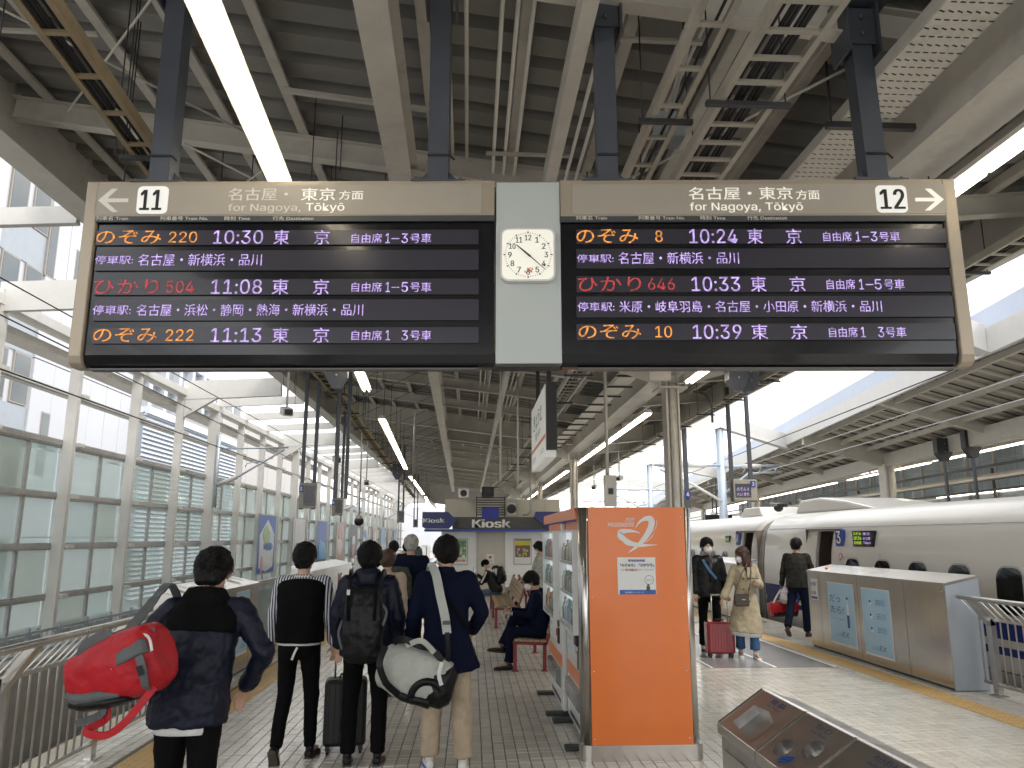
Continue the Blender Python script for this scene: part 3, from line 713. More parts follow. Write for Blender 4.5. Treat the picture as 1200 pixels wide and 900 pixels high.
    btext(s['num'][0], *s['num'][1:], LETB, np_, lift=.024, bold=.02)
    ax0, ay0, ax1, ay1 = s['arrow']; k = .0
    def AP(u, v): return bp(ax0+(ax1-ax0)*u, ay0+(ay1-ay0)*v)+BN*.02
    flip = (lambda u: u) if s['dir'] < 0 else (lambda u: 1-u)
    m_ = MB(); m_.prism([AP(flip(u), v) for u, v in ((.0,.5),(.46,0),(.66,0),(.3,.42),(1,.42),(1,.58),(.3,.58),(.66,1),(.46,1))], -BN*.004); m_.build('arrow', SIGNLET if s['dir'] > 0 else SIGNDIM, t)
    for px in s['posts']:
        c = bp(px, 208)-BN*.08; x, y = c.x, c.y; zt = 5.22 if px > 900 else (5.36 if px > 600 else 5.6)
        dx = -.03 if px > 1000 else 0
        MB().bar((x, y, TOPZ-.01), (x+dx, y, zt), .13, .13, up=(BU.x, BU.y, 0)).build('hanger_post', POST, t)
        bm_ = MB(); bm_.box(x-.17, x+.17, y-.1, y+.1, TOPZ+.0, TOPZ+.014)
        for s_ in (-1, 1): bm_.prism([(x+s_*.065, y-.005, TOPZ+.014), (x+s_*.15, y-.005, TOPZ+.014), (x+s_*.065, y-.005, TOPZ+.11)], (0, .01, 0))
        for s_ in (-1, 1): bm_.ell((x+s_*.14, y-.07, TOPZ+.025), .012, 6, 4)
        bm_.build('foot_plate', POST, t)
        br_ = MB(); zt2 = zt-.02
        for s_ in (-1, 1): br_.box(x+dx+s_*.1-.008, x+dx+s_*.1+.008, y-.12, y+.12, zt2-.3, zt2+.04)
        br_.box(x+dx-.17, x+dx+.17, y-.14, y+.14, zt2+.04, zt2+.06); br_.box(x+dx-.09, x+dx+.09, y-.085, y-.075, zt2-.24, zt2+.02)
        for zz in (zt2-.17, zt2-.05): br_.ell((x+dx, y-.095, zz), .018, 8, 5)
        br_.build('roof_bracket', POST, t)
        MB().tube([(x-.07, y-.07, TOPZ+.19), (x+.07, y-.07, TOPZ+.19), (x+.1, y-.07, TOPZ+.16)], .008, 6).build('cable_tie', BLACK, t)
    return t
W_, O_, D_ = LEDW, LEDO, LEDR
def R1_(y0, y1, name, nx, num, ax, tm_, tx, tkx, kyx, m, ys, free, fx):
    return [(name, nx[0], y0, nx[1], y1, m), (num, ax[0], y0+1.5, ax[1], y1-1.5, m), (tm_, tx[0], y0, tx[1], y1, W_), ('東', tkx[0], y0-.5, tkx[1], y1+.5, W_), ('京', kyx[0], y0-.5, kyx[1], y1+.5, W_)]+[(b, x0_, ys[0], x1_, ys[1], W_) for b, x0_, x1_ in fx]
LB = board('left half of the hanging departure board, numbered 11 with an arrow to the left', 94.3, 579, dict(frame='L', side=109, header=(112, 218.5, 564.5, 253), strip=(108, 579.5),
    rowx=([112,111,110,109,108], 561), plate=(160.8, 220, 196.8, 252), num=('11', 165.9, 224.5, 189.9, 248), arrow=(116.8, 222.7, 152, 249.9), dir=-1, posts=(184.5, 512.5),
    labels=[('列車名 Train', 113.9, 254.8, 151.5, 259.6), ('列車番号 Train No.', 188.8, 254.8, 244.8, 259.6), ('時刻 Time', 264, 254.8, 293.9, 259.6), ('行先 Destination', 320.5, 254.8, 368, 259.6)],
    head=[('名古屋・', 268.5, 222, 338, 236.5, 1), ('東京', 353.5, 221.9, 393.3, 236.5, 0), ('方面', 398, 225, 426, 235.5, 0), ('for Nagoya,', 268, 240.3, 353, 251, 1), ('Tōkyō', 359, 239.5, 404, 251, 0)],
    rows=[(269.3, 287.5, R1_(270.4, 286.3, 'のぞみ', (112.5, 188.8), '220', (197.9, 231), '10:30', (250, 308), (320.5, 338.7), (368, 386), O_, (274, 285.3), 0, (('自由席', 412, 447.5), ('1', 452, 457), ('−', 459, 468), ('3', 470.5, 478), ('号車', 480.8, 505.3)))),
          (292.8, 317.3, [('停車駅:', 111.5, 300, 156, 310, W_), ('名古屋・新横浜・品川', 162, 298, 306.7, 312, W_)]),
          (326.7, 345.9, R1_(327.9, 344.9, 'ひかり', (110, 186), '504', (194.7, 227.5), '11:08', (247.5, 306.7), (318.7, 338), (366.7, 385.3), D_, (331, 342.5), 0, (('自由席', 412, 447.5), ('1', 452, 457), ('−', 459, 468), ('5', 470.5, 478), ('号車', 480.8, 505.3)))),
          (350.7, 376, [('停車駅:', 108.8, 358, 153.3, 369, W_), ('名古屋・浜松・静岡・熱海・新横浜・品川', 160, 356.8, 425.5, 370.7, W_)]),
          (383.5, 402.7, R1_(384.8, 401.3, 'のぞみ', (108.8, 184), '222', (194, 227), '11:13', (247, 306), (318.7, 338), (366.7, 385.3), O_, (387.5, 399), 0, (('自由席', 412, 447.5), ('1', 452, 457), ('3', 470.5, 478), ('号車', 480.8, 505.3))))]))
RB = board('right half of the hanging departure board, numbered 12 with an arrow to the right', 657.5, 1127.5, dict(frame='R', side=1112, header=(670.7, 217.5, 1109, 252.5), strip=(656.6, 1121),
    rowx=(675.7, [1108.5, 1111, 1113, 1115.5, 1118]), plate=(1026.5, 219, 1062.8, 250.7), num=('12', 1031, 223.5, 1058.5, 246.7), arrow=(1070.8, 222.7, 1104, 248), dir=1, posts=(713, 1031),
    labels=[('列車名 Train', 674.7, 254.3, 711, 259), ('列車番号 Train No.', 747.7, 254.3, 802, 259), ('時刻 Time', 820, 254.3, 849.3, 259), ('行先 Destination', 875, 254.3, 921, 259)],
    head=[('名古屋・東京', 806.7, 220.8, 928, 235.5, 0), ('方面', 932, 224.2, 959.3, 235.3, 0), ('for Nagoya, Tōkyō', 808, 238.8, 940, 250.6, 0)],
    rows=[(268, 286, R1_(269, 285.6, 'のぞみ', (675.5, 748), '8', (768, 776.5), '10:24', (808, 864), (876, 894), (921.5, 939.3), O_, (272, 283.3), 0, (('自由席', 964.7, 998), ('1', 1003, 1008), ('−', 1010, 1018), ('3', 1020.5, 1028), ('号車', 1030.5, 1054.5)))),
          (290.7, 314.7, [('停車駅:', 676, 298.5, 719, 308, W_), ('名古屋・新横浜・品川', 724.8, 296, 866, 309.9, W_)]),
          (323, 342.7, R1_(324.8, 341.6, 'ひかり', (677.3, 751.5), '646', (759.5, 790.7), '10:33', (810.7, 867.3), (880, 898), (925.5, 944), D_, (327.5, 339.5), 0, (('自由席', 968.7, 1002), ('1', 1007, 1012), ('−', 1014, 1023), ('5', 1025, 1033), ('号車', 1036, 1060)))),
          (346.7, 372, [('停車駅:', 677, 354.5, 720, 365, W_), ('米原・岐阜羽島・名古屋・小田原・新横浜・品川', 725.9, 353, 1033.5, 366.5, W_)]),
          (379, 398.7, R1_(380.8, 397.4, 'のぞみ', (678, 751.5), '10', (768, 787.5), '10:39', (812, 869), (881, 900), (927, 946), O_, (383.5, 395.5), 0, (('自由席', 971.5, 1005), ('1', 1009, 1014), ('3', 1029, 1036), ('号車', 1038, 1062))))]))
# centre panel and clock
c0 = bp(618, 300)
cp = thing('centre_panel', 'frosted pale grey panel between the two departure boards', 'panel', (c0.x, c0.y, BOTZ))
bbox_('panel', FROST, cp, 580.5, 213, 656, 426, .0, .1, bevel=.008)
bbox_('backing', DARK, cp, 579.2, 214, 657.2, 428, .1, .15)
bbox_('lower_trim', DARK, cp, 580, 426.5, 656.5, 429, .015, .15)
ck = thing('clock', 'square white clock with black numerals on the frosted panel', 'clock', bp(618.7, 302)+BN*.03, BANG)
round_plate('case', mat('clock rim', (.7, .7, .66), .35), ck, 586.2, 270.8, 650.8, 332.6, .05, .05, .05)
dl = round_plate('dial', DIAL, ck, 588.6, 273, 648.5, 330.5, .04, .053, .004)
cc_ = bp(618.7, 302.2); rad = (bp(646, 302)-cc_).length
for h in range(1, 13):
    t = R(90-30*h); q = cc_+BU*(rad*.77*math.cos(t))+BZ*(rad*.77*math.sin(t)); s_ = .036; w_ = .021 if h < 10 else .038
    text(str(h), q-BU*w_/2-BZ*s_/2, BU, BZ, w_, s_, LETB, ck, name='numeral', bold=.015, lift=.055)
tk = MB()
for k in range(60):
    t = R(6*k); r0, r1 = rad*.94, rad*(1.0 if k % 5 else 1.04); w_ = .0012 if k % 5 else .0035
    d = BU*math.cos(t)+BZ*math.sin(t); e_ = BU*-math.sin(t)+BZ*math.cos(t); b_ = cc_+BN*.0565
    if k % 5 == 0: r0 = rad*.95
    tk.add([b_+d*r0-e_*w_, b_+d*r1-e_*w_, b_+d*r1+e_*w_, b_+d*r0+e_*w_], [(0,1,2,3)])
tk.build('minute_marks', LETB, ck, fix=False)
def hand(deg, L_, w_, back, lift):
    t = R(90-deg); d = BU*math.cos(t)+BZ*math.sin(t); e_ = BU*-math.sin(t)+BZ*math.cos(t); b_ = cc_+BN*lift
    MB().prism([b_-d*back-e_*w_, b_-d*back+e_*w_, b_+d*L_+e_*w_*.4, b_+d*L_-e_*w_*.4], BN*.003).build('hand', LETB, ck)
hand(311.5, rad*.66, .006, .02, .058); hand(133, rad*1.0, .0035, .03, .062)
text('JR', cc_-BU*.022-BZ*.115, BU, BZ, .05, .032, mat('orange mark', (.85, .25, .12), .4, var=0), ck, bold=.03, shear=.2, lift=.055)

# ================================================================ HANGING THINGS
# station name sign seen edge on
ns = thing('station_name_sign', 'hanging double sided station name sign with orange line, seen edge on', 'sign', (1.23, 13.3, 3.15))
box('case', DARK, ns, 1.16, 1.33, 12.0, 14.9, 3.16, 4.25, bevel=.01)
nf = box('face', SIGNFACE, ns, 1.145, 1.158, 12.06, 14.86, 3.05, 4.22)
box('lower_light', SIGNFACE, ns, 1.17, 1.32, 12.08, 14.84, 3.05, 3.158)
text('きょうと', (1.144, 14.3, 3.72), (0, -1, 0), (0, 0, 1), 1.7, .3, LETB, nf, bold=.03, lift=.003)
text('京都', (1.144, 13.95, 3.5), (0, -1, 0), (0, 0, 1), .4, .16, LETB, nf, lift=.003)
text('Kyōto', (1.144, 13.4, 3.52), (0, -1, 0), (0, 0, 1), .5, .14, LETB, nf, lift=.003)
box('line', ORANGE2, nf, 1.139, 1.1445, 12.06, 14.86, 3.36, 3.42)
text('しんおおさか', (1.144, 14.7, 3.16), (0, -1, 0), (0, 0, 1), .8, .1, LETB, nf, lift=.003)
text('まいばら', (1.144, 12.9, 3.16), (0, -1, 0), (0, 0, 1), .6, .1, LETB, nf, lift=.003)
for y in (12.35, 14.5): MB().bar((1.24, y, 4.25), (1.24, y, zd(1.24)-.1), .07, .07).build('hanger_post', DARK, ns)
# car position displays
def posdisp(label, cx, y, z0, z1, num, side, w=.34, dx=.0, name='position_display', skew=0):
    t = thing(name, label, 'display', (cx, y, z0), skew, 'hanging car position displays')
    MB().box(-w/2, w/2, 0, .16, 0, z1-z0).build('case', mat('display case', (.3, .28, .24), .4), t, local=True, bevel=.01)
    MB().box(-w/2+.1, w/2-.02, -.006, .0, .05, z1-z0-.06).build('screen', SCRBLK, t, local=True)
    p = MB().box(-w/2+.0, -w/2+.085, -.012, -.004, z1-z0-.2, z1-z0-.06).build('number_plate', NAVYL, t, local=True)
    MW[p] = MW[t]; zt = zd(cx)-.1 if side < 0 else zd(min(cx, 5.9))-.1
    o = MW[t] @ Vector((-w/2+.02, -.014, z1-z0-.17)); u = MW[t].to_3x3() @ Vector((1, 0, 0))
    text(num, o, u, (0, 0, 1), .045, .08, LETTER, p, bold=.03, lift=.002)
    for px_ in (-w/2+.04, w/2-.05): MB().bar((px_+dx, .08, -.02), (px_+dx, .08, zt-z0), .07, .07, up=(1, 0, 0)).build('hanger_post', POST, t, local=True)
    return t
posdisp('nearest grey display on twin posts over the left edge, plate number 3', -3.45, 16.4, 2.4, 2.93, '3', -1)
posdisp('second smaller grey display over the left edge, plate number 4', -3.78, 22, 2.42, 2.9, '4', -1, w=.3)
posdisp('small far display on two posts near the left kiosk corner', -3.1, 34, 2.45, 2.95, '5', -1, w=.3)
posdisp('farthest small display on posts at the left edge', -3.6, 50, 2.45, 2.95, '6', -1, w=.3)
def disp_right(label, x0, x1, y, z0, z1, num):
    t = thing('position_display', label, 'display', ((x0+x1)/2, y, z0), 0, 'hanging car position displays')
    box('case', mat('display case', (.42, .39, .33), .4), t, x0, x1, y, y+.18, z0, z1, bevel=.01)
    s_ = box('screen', SCRBLK, t, x0+.04, x1-.14, y-.008, y-.001, z0+.07, z1-.09)
    text('のぞみ 8', (x0+.07, y-.009, z0+.2), (1,0,0), (0,0,1), x1-x0-.26, .08, LEDW, s_, lift=.002); text('10:24 東京', (x0+.07, y-.009, z0+.1), (1,0,0), (0,0,1), x1-x0-.26, .07, LEDW, s_, lift=.002)
    p = box('number_plate', NAVYL, t, x1-.15, x1-.04, y-.016, y-.002, z1-.16, z1-.03)
    text(num, (x1-.115, y-.017, z1-.135), (1,0,0), (0,0,1), .045, .08, LETTER, p, bold=.03, lift=.002)
    for px_ in (x0+.03, x1-.07): MB().bar((px_-.03, y+.09, z0-.02), (px_-.03, y+.09, zd(5.6)-.4), .075, .075, up=(1, 0, 0)).build('hanger_post', POST, t)
disp_right('display marked 3 with violet text hanging above the train roof', 5.62, 6.14, 16.4, 2.58, 3.03, '3')
t = thing('position_display', 'thin post with navy plate marked 4 beside the orange panel', 'display', (5.88, 21, 2.7), 0, 'hanging car position displays')
MB().bar((5.88, 21, 2.35), (5.88, 21, 4.9), .14, .1, up=(1,0,0)).build('hanger_post', POST, t); p = box('number_plate', NAVYL, t, 5.8, 5.96, 20.9, 20.94, 2.86, 3.06)
text('4', (5.85, 20.895, 2.9), (1,0,0), (0,0,1), .07, .12, LETTER, p, bold=.03, lift=.002)
# dark five sided plates under the roofs
def penta(label, x, y, z, w, h, d=.22, m=POST, rz=0, pole=0, g='dark five sided hanging plates'):
    t = thing('bracket_plate', label, 'bracket plate', (x, y, z), rz, g)
    MB().prism([(-w/2, 0, h), (w/2, 0, h), (w/2, 0, h*.35), (w*.18, 0, 0), (-w*.18, 0, 0), (-w/2, 0, h*.35)], (0, d, 0)).build('plate', m, t, local=True, bevel=.006)
    for bz in (.4, .75): MB().ell((0, -.01, h*bz), .02, 8, 5).build('bolt', GALV, t, local=True)
    if pole: MB().bar((0, .1, -pole), (0, .1, .02), .07, .07, up=(1,0,0)).build('post', POST, t, local=True)
penta('slate bracket plate just under the right board over the train side', 4.05, 11.3, 4.0, .3, .5); penta('slate bracket plate beside the tray, right of the other one', 4.35, 11.6, 4.05, .26, .42)
penta('small slate bracket plate beyond the twin column', 4.8, 18.0, 4.1, .25, .45); penta('dark bracket plate under the left board beside the short lamp', -2.02, 11.2, 3.95, .32, .5, d=.1)
penta('dark bracket plate over the left display row', -2.9, 30, 4.0, .4, .6, d=.1)
for x in (-2.14, -1.98): tag(MB().bar((x-.35, 16.4+x, 2.5), (x-.35, 16.4+x, 5.6), .06, .06, up=(1,0,0)).build('hanger_post', POST), 'slate post hanging below the left board, %s of the close pair' % ('left' if x < -2.1 else 'right'), 'post')
# cameras
def camera_(label, x, y, z, rz, zt=None, m=mat('camera white', (.6, .6, .58), .4)):
    t = thing('security_camera', label, 'camera', (x, y, z), rz, 'cameras hanging from the roof')
    MB().tube([(0, 0, .06), (0, 0, (zt or zd(x)-.05)-z)], .018, 8).build('stem', m, t, local=True)
    MB().prism([(-.08, -.15, -.07), (.08, -.15, -.07), (.08, .15, .0), (-.08, .15, .0)], (0, 0, .13)).build('case', m, t, local=True, bevel=.015)
    MB().box(-.06, .06, -.165, -.152, -.05, .04).build('lens', BLACK, t, local=True)
camera_('white box camera on a stem by the left roof edge', -2.98, 12.3, 3.75, R(25)); camera_('second small box camera over the left edge', -3.15, 18, 3.55, R(20)); camera_('far box camera near the left lamps', -3.4, 25, 3.5, R(10))
camera_('white box camera on a stem above the train, left of display 3', 4.35, 16.2, 3.78, R(-30)); camera_('far white box camera over the right edge', 4.6, 24, 3.6, R(-30)); camera_('far white box camera beyond the second column', 4.75, 30, 3.7, R(-20))
t = thing('dome_camera', 'black dome camera at the foot of a long thin stem on the left', 'camera', (-3.0, 20.9, 2.2)); MB().tube([(-3.0, 20.9, 2.3), (-3.0, 20.9, zd(-3)-.1)], .02, 8).build('stem', GALV, t); MB().ell((-3.0, 20.9, 2.22), (.13, .13, .12), 12, 8).build('dome', BLACK, t); MB().tube([(-3, 20.9, 2.26), (-3, 20.9, 2.4)], [.12, .05], 12).build('collar', GALV, t)
# thin pipes and box hanging in the middle
t = thing('control_box', 'pale grey control box at the foot of a thin pipe behind the machines', 'box', (2.33, 13, 2.3))
box('case', BEAM, t, 2.24, 2.44, 13, 13.12, 2.32, 2.84, bevel=.008); box('keypad', DARK, t, 2.3, 2.38, 12.985, 13, 2.52, 2.62); MB().tube([(2.3, 13.06, 2.84), (2.3, 13.06, zd(2.3)-.05)], .03, 10).build('pipe', BEAM, t)
for x, y, lb in ((.55, 15.2, 'thin white pipe dropping from the roof left of the name sign'), (1.0, 17, 'thin white pipe just right of the name sign')):
    tag(MB().tube([(x, y, 2.9), (x, y, zd(x)-.1)], .022, 8).build('pipe', BEAMW), lb, 'pipe')
for x, y, lb in ((-1.3, 17, 'bent conduit hanging over the left lamps'),):
    tag(MB().tube([(x+.3, y, 4.6), (x+.05, y, 4.6), (x, y, 4.5), (x, y, 2.9)], .02, 8).build('pipe', GALV), lb, 'pipe')
tag(MB().tube([(3.75, 12.7, 4.25), (3.95, 12.7, 4.2), (4.02, 12.6, 4.0), (4.02, 12.6, 3.7)], .018, 8).build('pipe', DARK), 'bent dark conduit beside the twin column head', 'pipe')
t = thing('junction_box', 'grey box and curved conduit above board 12, left of the cable tray', 'box', (1.1, 5.2, 4.9))
box('case', mat('grey box', (.33, .37, .4), .4), t, 1.36, 1.55, 5.15, 5.35, 4.72, 4.92); MB().tube([(1.15, 3.6, 5.1), (1.32, 3.9, 5.08), (1.36, 4.3, 4.95), (1.4, 5.1, 4.8)], .02, 8).build('conduit', BEAM, t)

# ================================================================ LEFT EDGE OF THE PLATFORM
def edge_rail(name, label, xp, xt, ya, yb, posts, group=None):
    """steel railing: uprights bend over towards the platform at the top"""
    t = thing(name, label, 'railing', (xp, ya, 0)); s = 1 if xt > xp else -1
    MB().tube([(xt, ya, 1.1), (xt, yb, 1.1)], .028, 12).build('top_rail', RAIL, t)
    MB().tube([(xp, ya, .13), (xp, yb, .13)], .02, 8).build('lower_rail', RAIL, t)
    MB().bar((xp, ya, .86), (xp, yb, .86), .02, .035).build('middle_rail', RAIL, t)
    for y in posts:
        m_ = MB(); m_.bar((xp, y, 0), (xp, y, .88), .09, .06, up=(1, 0, 0)); m_.prism([(xp-.03*s, y-.045, .8), (xp+.03*s, y-.045, .78), (xt+.02*s, y-.045, 1.08), (xt-.03*s, y-.045, 1.12)], (0, .09, 0)); m_.bar((xp, y, 0), (xp, y, .015), .16, .14, up=(1,0,0)); m_.build('post', STEEL, t)
    y = ya+.06
    while y < yb:
        if min(abs(y-p) for p in posts) > .06: MB().tube([(xp, y, .13), (xp, y, .86), (xt, y, 1.09)], .009, 6).build('baluster', RAIL, t)
        y += .125
edge_rail('edge_railing', 'steel railing with bent over balusters on the left platform edge', -3.14, -2.93, 3.4, 9.05, (4.2, 5.6, 7.0, 8.4))
def poster(parent, x, y0, y1, z0, z1, s, kind, name='poster'):
    """light blue poster on a barrier face; s = outward direction on x"""
    o = box(name, PAPER, parent, min(x, x+s*.006), max(x, x+s*.006), y0, y1, z0, z1)
    i = box('print', LBLUE, o, min(x+s*.007, x+s*.009), max(x+s*.007, x+s*.009), y0+.012, y1-.012, z0+.03, z1-.012)
    X = x+s*.0095; w = y1-y0; h = z1-z0
    a = (0, -1, 0) if s < 0 else (0, 1, 0); st = (lambda f: y1-w*f) if s < 0 else (lambda f: y0+w*f)
    def T(b, f, g, wf, hf, m): text(b, (X, st(f), z0+h*g), a, (0, 0, 1), w*wf, h*hf, m, o, lift=.003)
    if kind == 0:
        T('だっ', .08, .68, .42, .12, NAVYL); T('たら!', .1, .5, .5, .12, NAVYL); T('ネット予約', .1, .4, .5, .025, NAVYL); T('EX', .5, .14, .25, .08, NAVYL); T('こっち', .25, .14, .22, .05, NAVYL)
        m_ = MB(); yc = st(.76); xx = (min(X, X+s*.002), max(X, X+s*.002))
        m_.box(*xx, yc-.035, yc+.035, z0+h*.3, z0+h*.5); m_.build('skirt_print', NAVYL, o)
        m_ = MB(); m_.box(*xx, yc-.03, yc+.03, z0+h*.505, z0+h*.68); m_.ell((X, yc, z0+h*.73), (.002, .028, .03), 10, 8); m_.build('blouse_print', PAPER, o)
        m_ = MB(); m_.ell((X-s*.0005, yc+.004, z0+h*.75), (.002, .035, .04), 10, 8); m_.build('hair_print', NAVYL, o)
    else:
        for k in range(3):
            yc = st(.32); zc = z0+h*(.78-.2*k); m_ = MB(); m_.ell((X, yc, zc), (.002, .04, .035), 10, 8); m_.build('figure_print', PAPER, o); m_ = MB(); m_.ell((X+s*.001, yc+.01, zc+.02), (.002, .028, .02), 10, 8); m_.build('figure_print', NAVYL, o)
            for q in range(3): T('乗車予約', .52, .76-.2*k+.03*q, .32, .018, NAVYL)
        T('EX', .55, .1, .22, .07, NAVYL); T('こっち', .3, .1, .22, .05, NAVYL)
def barrier(name, label, xf, s, ya, yb, posters=(), th=.42, h=1.2, seams=(), group=None, cap=None):
    """s: platform side direction on x (+1: faces +x)"""
    t = thing(name, label, 'platform barrier', (xf, (ya+yb)/2, 0), 0, group); xb = xf-s*th
    ys = [ya]+list(seams)+[yb]
    for a, b in zip(ys, ys[1:]):
        m_ = MB(); m_.prism([(xf, a+.004, .03), (xf, a+.004, h), (xb, a+.004, h+.09), (xb, a+.004, .03)], (0, b-a-.008, 0)); m_.build('panel', STEEL, t)
        for q in (a+.07, b-.07): MB().ell((xf+s*.001, q, h-.09), (.006, .012, .012), 8, 5).build('screw', GALV, t)
    m_ = MB(); m_.prism([(xf+s*.012, ya-.01, h-.012), (xf+s*.012, ya-.01, h+.012), (xb-s*.012, ya-.01, h+.105), (xb-s*.012, ya-.01, h+.07)], (0, yb-ya+.02, 0)); m_.build('top_cover', STEEL, t)
    m_ = MB(); m_.prism([(xf+s*.004, ya-.02, .01), (xf+s*.004, ya-.02, h-.02), (xb-s*.004, ya-.02, h+.07), (xb-s*.004, ya-.02, .01)], (0, .018, 0)); m_.build('end_panel', cap or STEELD, t)
    m_ = MB(); m_.box(min(xf, xb)+.02, max(xf, xb)-.02, ya+.01, yb-.01, 0, .03); m_.build('plinth', DARK, t)
    for (a, b, z0, z1, k) in posters: poster(t, xf+s*.001, a, b, z0, z1, s, k)
    return t
b1 = barrier('platform_barrier', 'stainless platform barrier with two blue posters by the left edge', -3.13, 1, 9.15, 11.9, ((9.35, 9.85, .3, 1.03, 0), (10.02, 10.56, .3, 1.03, 0), (10.8, 11.4, .24, 1.08, 1)), seams=(9.95, 10.68, 11.5), h=1.14)
for y in (9.3, 9.9, 10.6, 11.3): MB().prism([(-3.2, y, 1.2), (-3.45, y, 1.25), (-3.45, y+.2, 1.25), (-3.3, y+.2, 1.225)], (0, 0, .006)).build('sensor_strip', PAPER, b1)
gt = thing('glass_gate', 'half height glass sliding gate beyond the first left barrier', 'gate', (-3.4, 14, 0))
for a, b in ((12.0, 13.9), (14.0, 15.9)):
    m_ = MB(); m_.box(-3.42, -3.38, a, b, .1, .2); m_.box(-3.42, -3.38, a, b, 1.05, 1.12); m_.box(-3.42, -3.38, a, a+.05, .2, 1.05); m_.box(-3.42, -3.38, b-.05, b, .2, 1.05); m_.build('frame', STEEL, gt); box('pane', PANE2, gt, -3.405, -3.395, a+.05, b-.05, .2, 1.05)
b2 = barrier('platform_barrier', 'second left barrier with orange and yellow notices behind the vest man', -3.2, 1, 16.1, 21.2, (), seams=(17.4, 18.9, 20.1), h=1.13)
for a, c in ((16.6, ORANGE2), (17.6, PAPER), (19.2, mat('pale ad', (.5, .3, .25), .5, var=.4, vs=6))): box('notice', c, b2, -3.199, -3.19, a, a+.45, .55, .95)
box('notice', YEL, b2, -3.199, -3.19, 16.3, 16.5, .35, .5)
for k in range(6):
    barrier('platform_barrier', ['first', 'second', 'third', 'fourth', 'fifth', 'sixth and last'][k]+' barrier of the far row along the left edge', -3.25-.03*k, 1, 25+7*k, 30+7*k, (), h=1.13, group='far left barriers')

# far posters on the glass wall
def wallposter(label, y, cols, z0=.58, z1=2.6, w=2.3, w2=None):
    t = thing('wall_poster', label, 'poster', (XW+.1, y, z0)); x = XW+.12
    y0, y1 = y, y+(w2 or w)
    box('frame', GALV, t, x-.03, x, y0, y1, z0, z1)
    bk = box('print', cols[0], t, x, x+.006, y0+.05, y1-.05, z0+.05, z1-.05)
    r_ = random.Random(int(y*10))
    for k, c in enumerate(cols[1:]):
        m_ = MB(); yc = y0+(y1-y0)*r_.uniform(.3, .7); zc = z0+(z1-z0)*r_.uniform(.2, .75)
        m_.ell((x+.006, yc, zc), (.004, (y1-y0)*r_.uniform(.15, .36), (z1-z0)*r_.uniform(.12, .28)), 9, 7); m_.build('picture', c, bk)
    return t, x, y0, y1, bk
PB = mat('poster blue', (.02, .12, .5), .4, var=.1); PG = mat('poster green', (.35, .55, .25), .4, var=.4, vs=4); PP = mat('poster pink', (.6, .35, .32), .4, var=.3, vs=4); PD = mat('poster dark', (.05, .05, .06), .4, var=.3); PY = mat('poster gold', (.55, .45, .15), .4, var=.4, vs=4); PBR = mat('poster brown', (.2, .12, .08), .4, var=.4, vs=4); PSK = mat('poster sky', (.1, .35, .7), .4, var=.2); PW = mat('poster white', (.7, .72, .75), .4, var=.1)
t, x, y0, y1, bk = wallposter('blue poster with a white snow dome drawing on the glass wall', 26.35, [PB])
MB().prism([(x+.007, y0+.25, .8), (x+.007, y0+.2, 1.9), (x+.007, (y0+y1)/2, 2.42), (x+.007, y1-.2, 1.9), (x+.007, y1-.25, .8), (x+.007, (y0+y1)/2, .66)], (.003, 0, 0)).build('picture', PW, bk)
for (a, b, c, d, m) in ((.45, 1.9, .5, .3, PG), (.6, 1.5, .6, .15, PSK), (.5, .95, .35, .14, PW), (.25, .9, .18, .3, PP), (.62, 2.1, .3, .1, PW)):
    MB().ell((x+.010, y0+(y1-y0)*a, b), (.003, c, d), 12, 8).build('picture', m, bk)
text('日本酒', (x+.015, y0+.7, 1.4), (0, 1, 0), (0, 0, 1), 1.0, .22, NAVYL, bk, bold=.03)
wallposter('poster with a yellow tree and brown figure, second on the glass wall', 31.4, [PW, PY, PBR, PBR, PP], w=2.2)
t, x, y0, y1, bk = wallposter('deep blue poster with a city skyline, third on the glass wall', 36.4, [PB, PSK, PSK], w=2.2); box('band', PD, bk, x+.0, x+.012, y0+.06, y1-.06, .64, .8)
wallposter('pale pink poster with white forms, fourth on the glass wall', 41.4, [PP, PW, PW, PP], w=2.4); wallposter('dark grey poster with a white block, fifth on the glass wall', 46.4, [PD, PW, PP], w=2.4)
wallposter('pale blue grey poster, sixth on the glass wall', 51.5, [PW, PB, PSK], w=2.2); wallposter('faded beige poster, seventh on the glass wall', 56.5, [PP, PW], w=2.2); wallposter('bright blue sky poster, eighth on the glass wall', 61.5, [PSK, PY], w=2.4); wallposter('brown poster, ninth on the glass wall', 66.5, [PBR], w=2.2); wallposter('blue and gold poster, tenth on the glass wall', 71.5, [PB, PY], w=2.2)
# low fence beyond the left track
t = thing('track_fence', 'low pale blue grey railing at the foot of the glass wall', 'fence', (-6.7, 14, 0)); FB = mat('grey blue fence', (.4, .45, .5), .4, .4)
for z in (.42, .12): MB().bar((-6.7, 8, z-.05), (-6.7, 46, z-.05), .03, .04).build('rail', FB, t)
y = 8
while y < 46:
    MB().bar((-6.7, y, -.05), (-6.7, y, .45), .05, .05, up=(1,0,0)).build('post', FB, t); y += .9
m_ = MB(); y = 8.1
while y < 40: m_.bar((-6.7, y, .05), (-6.7, y, .38), .012, .012, up=(1,0,0)); y += .15
tag(m_.build('balusters', FB, t), kind='stuff')
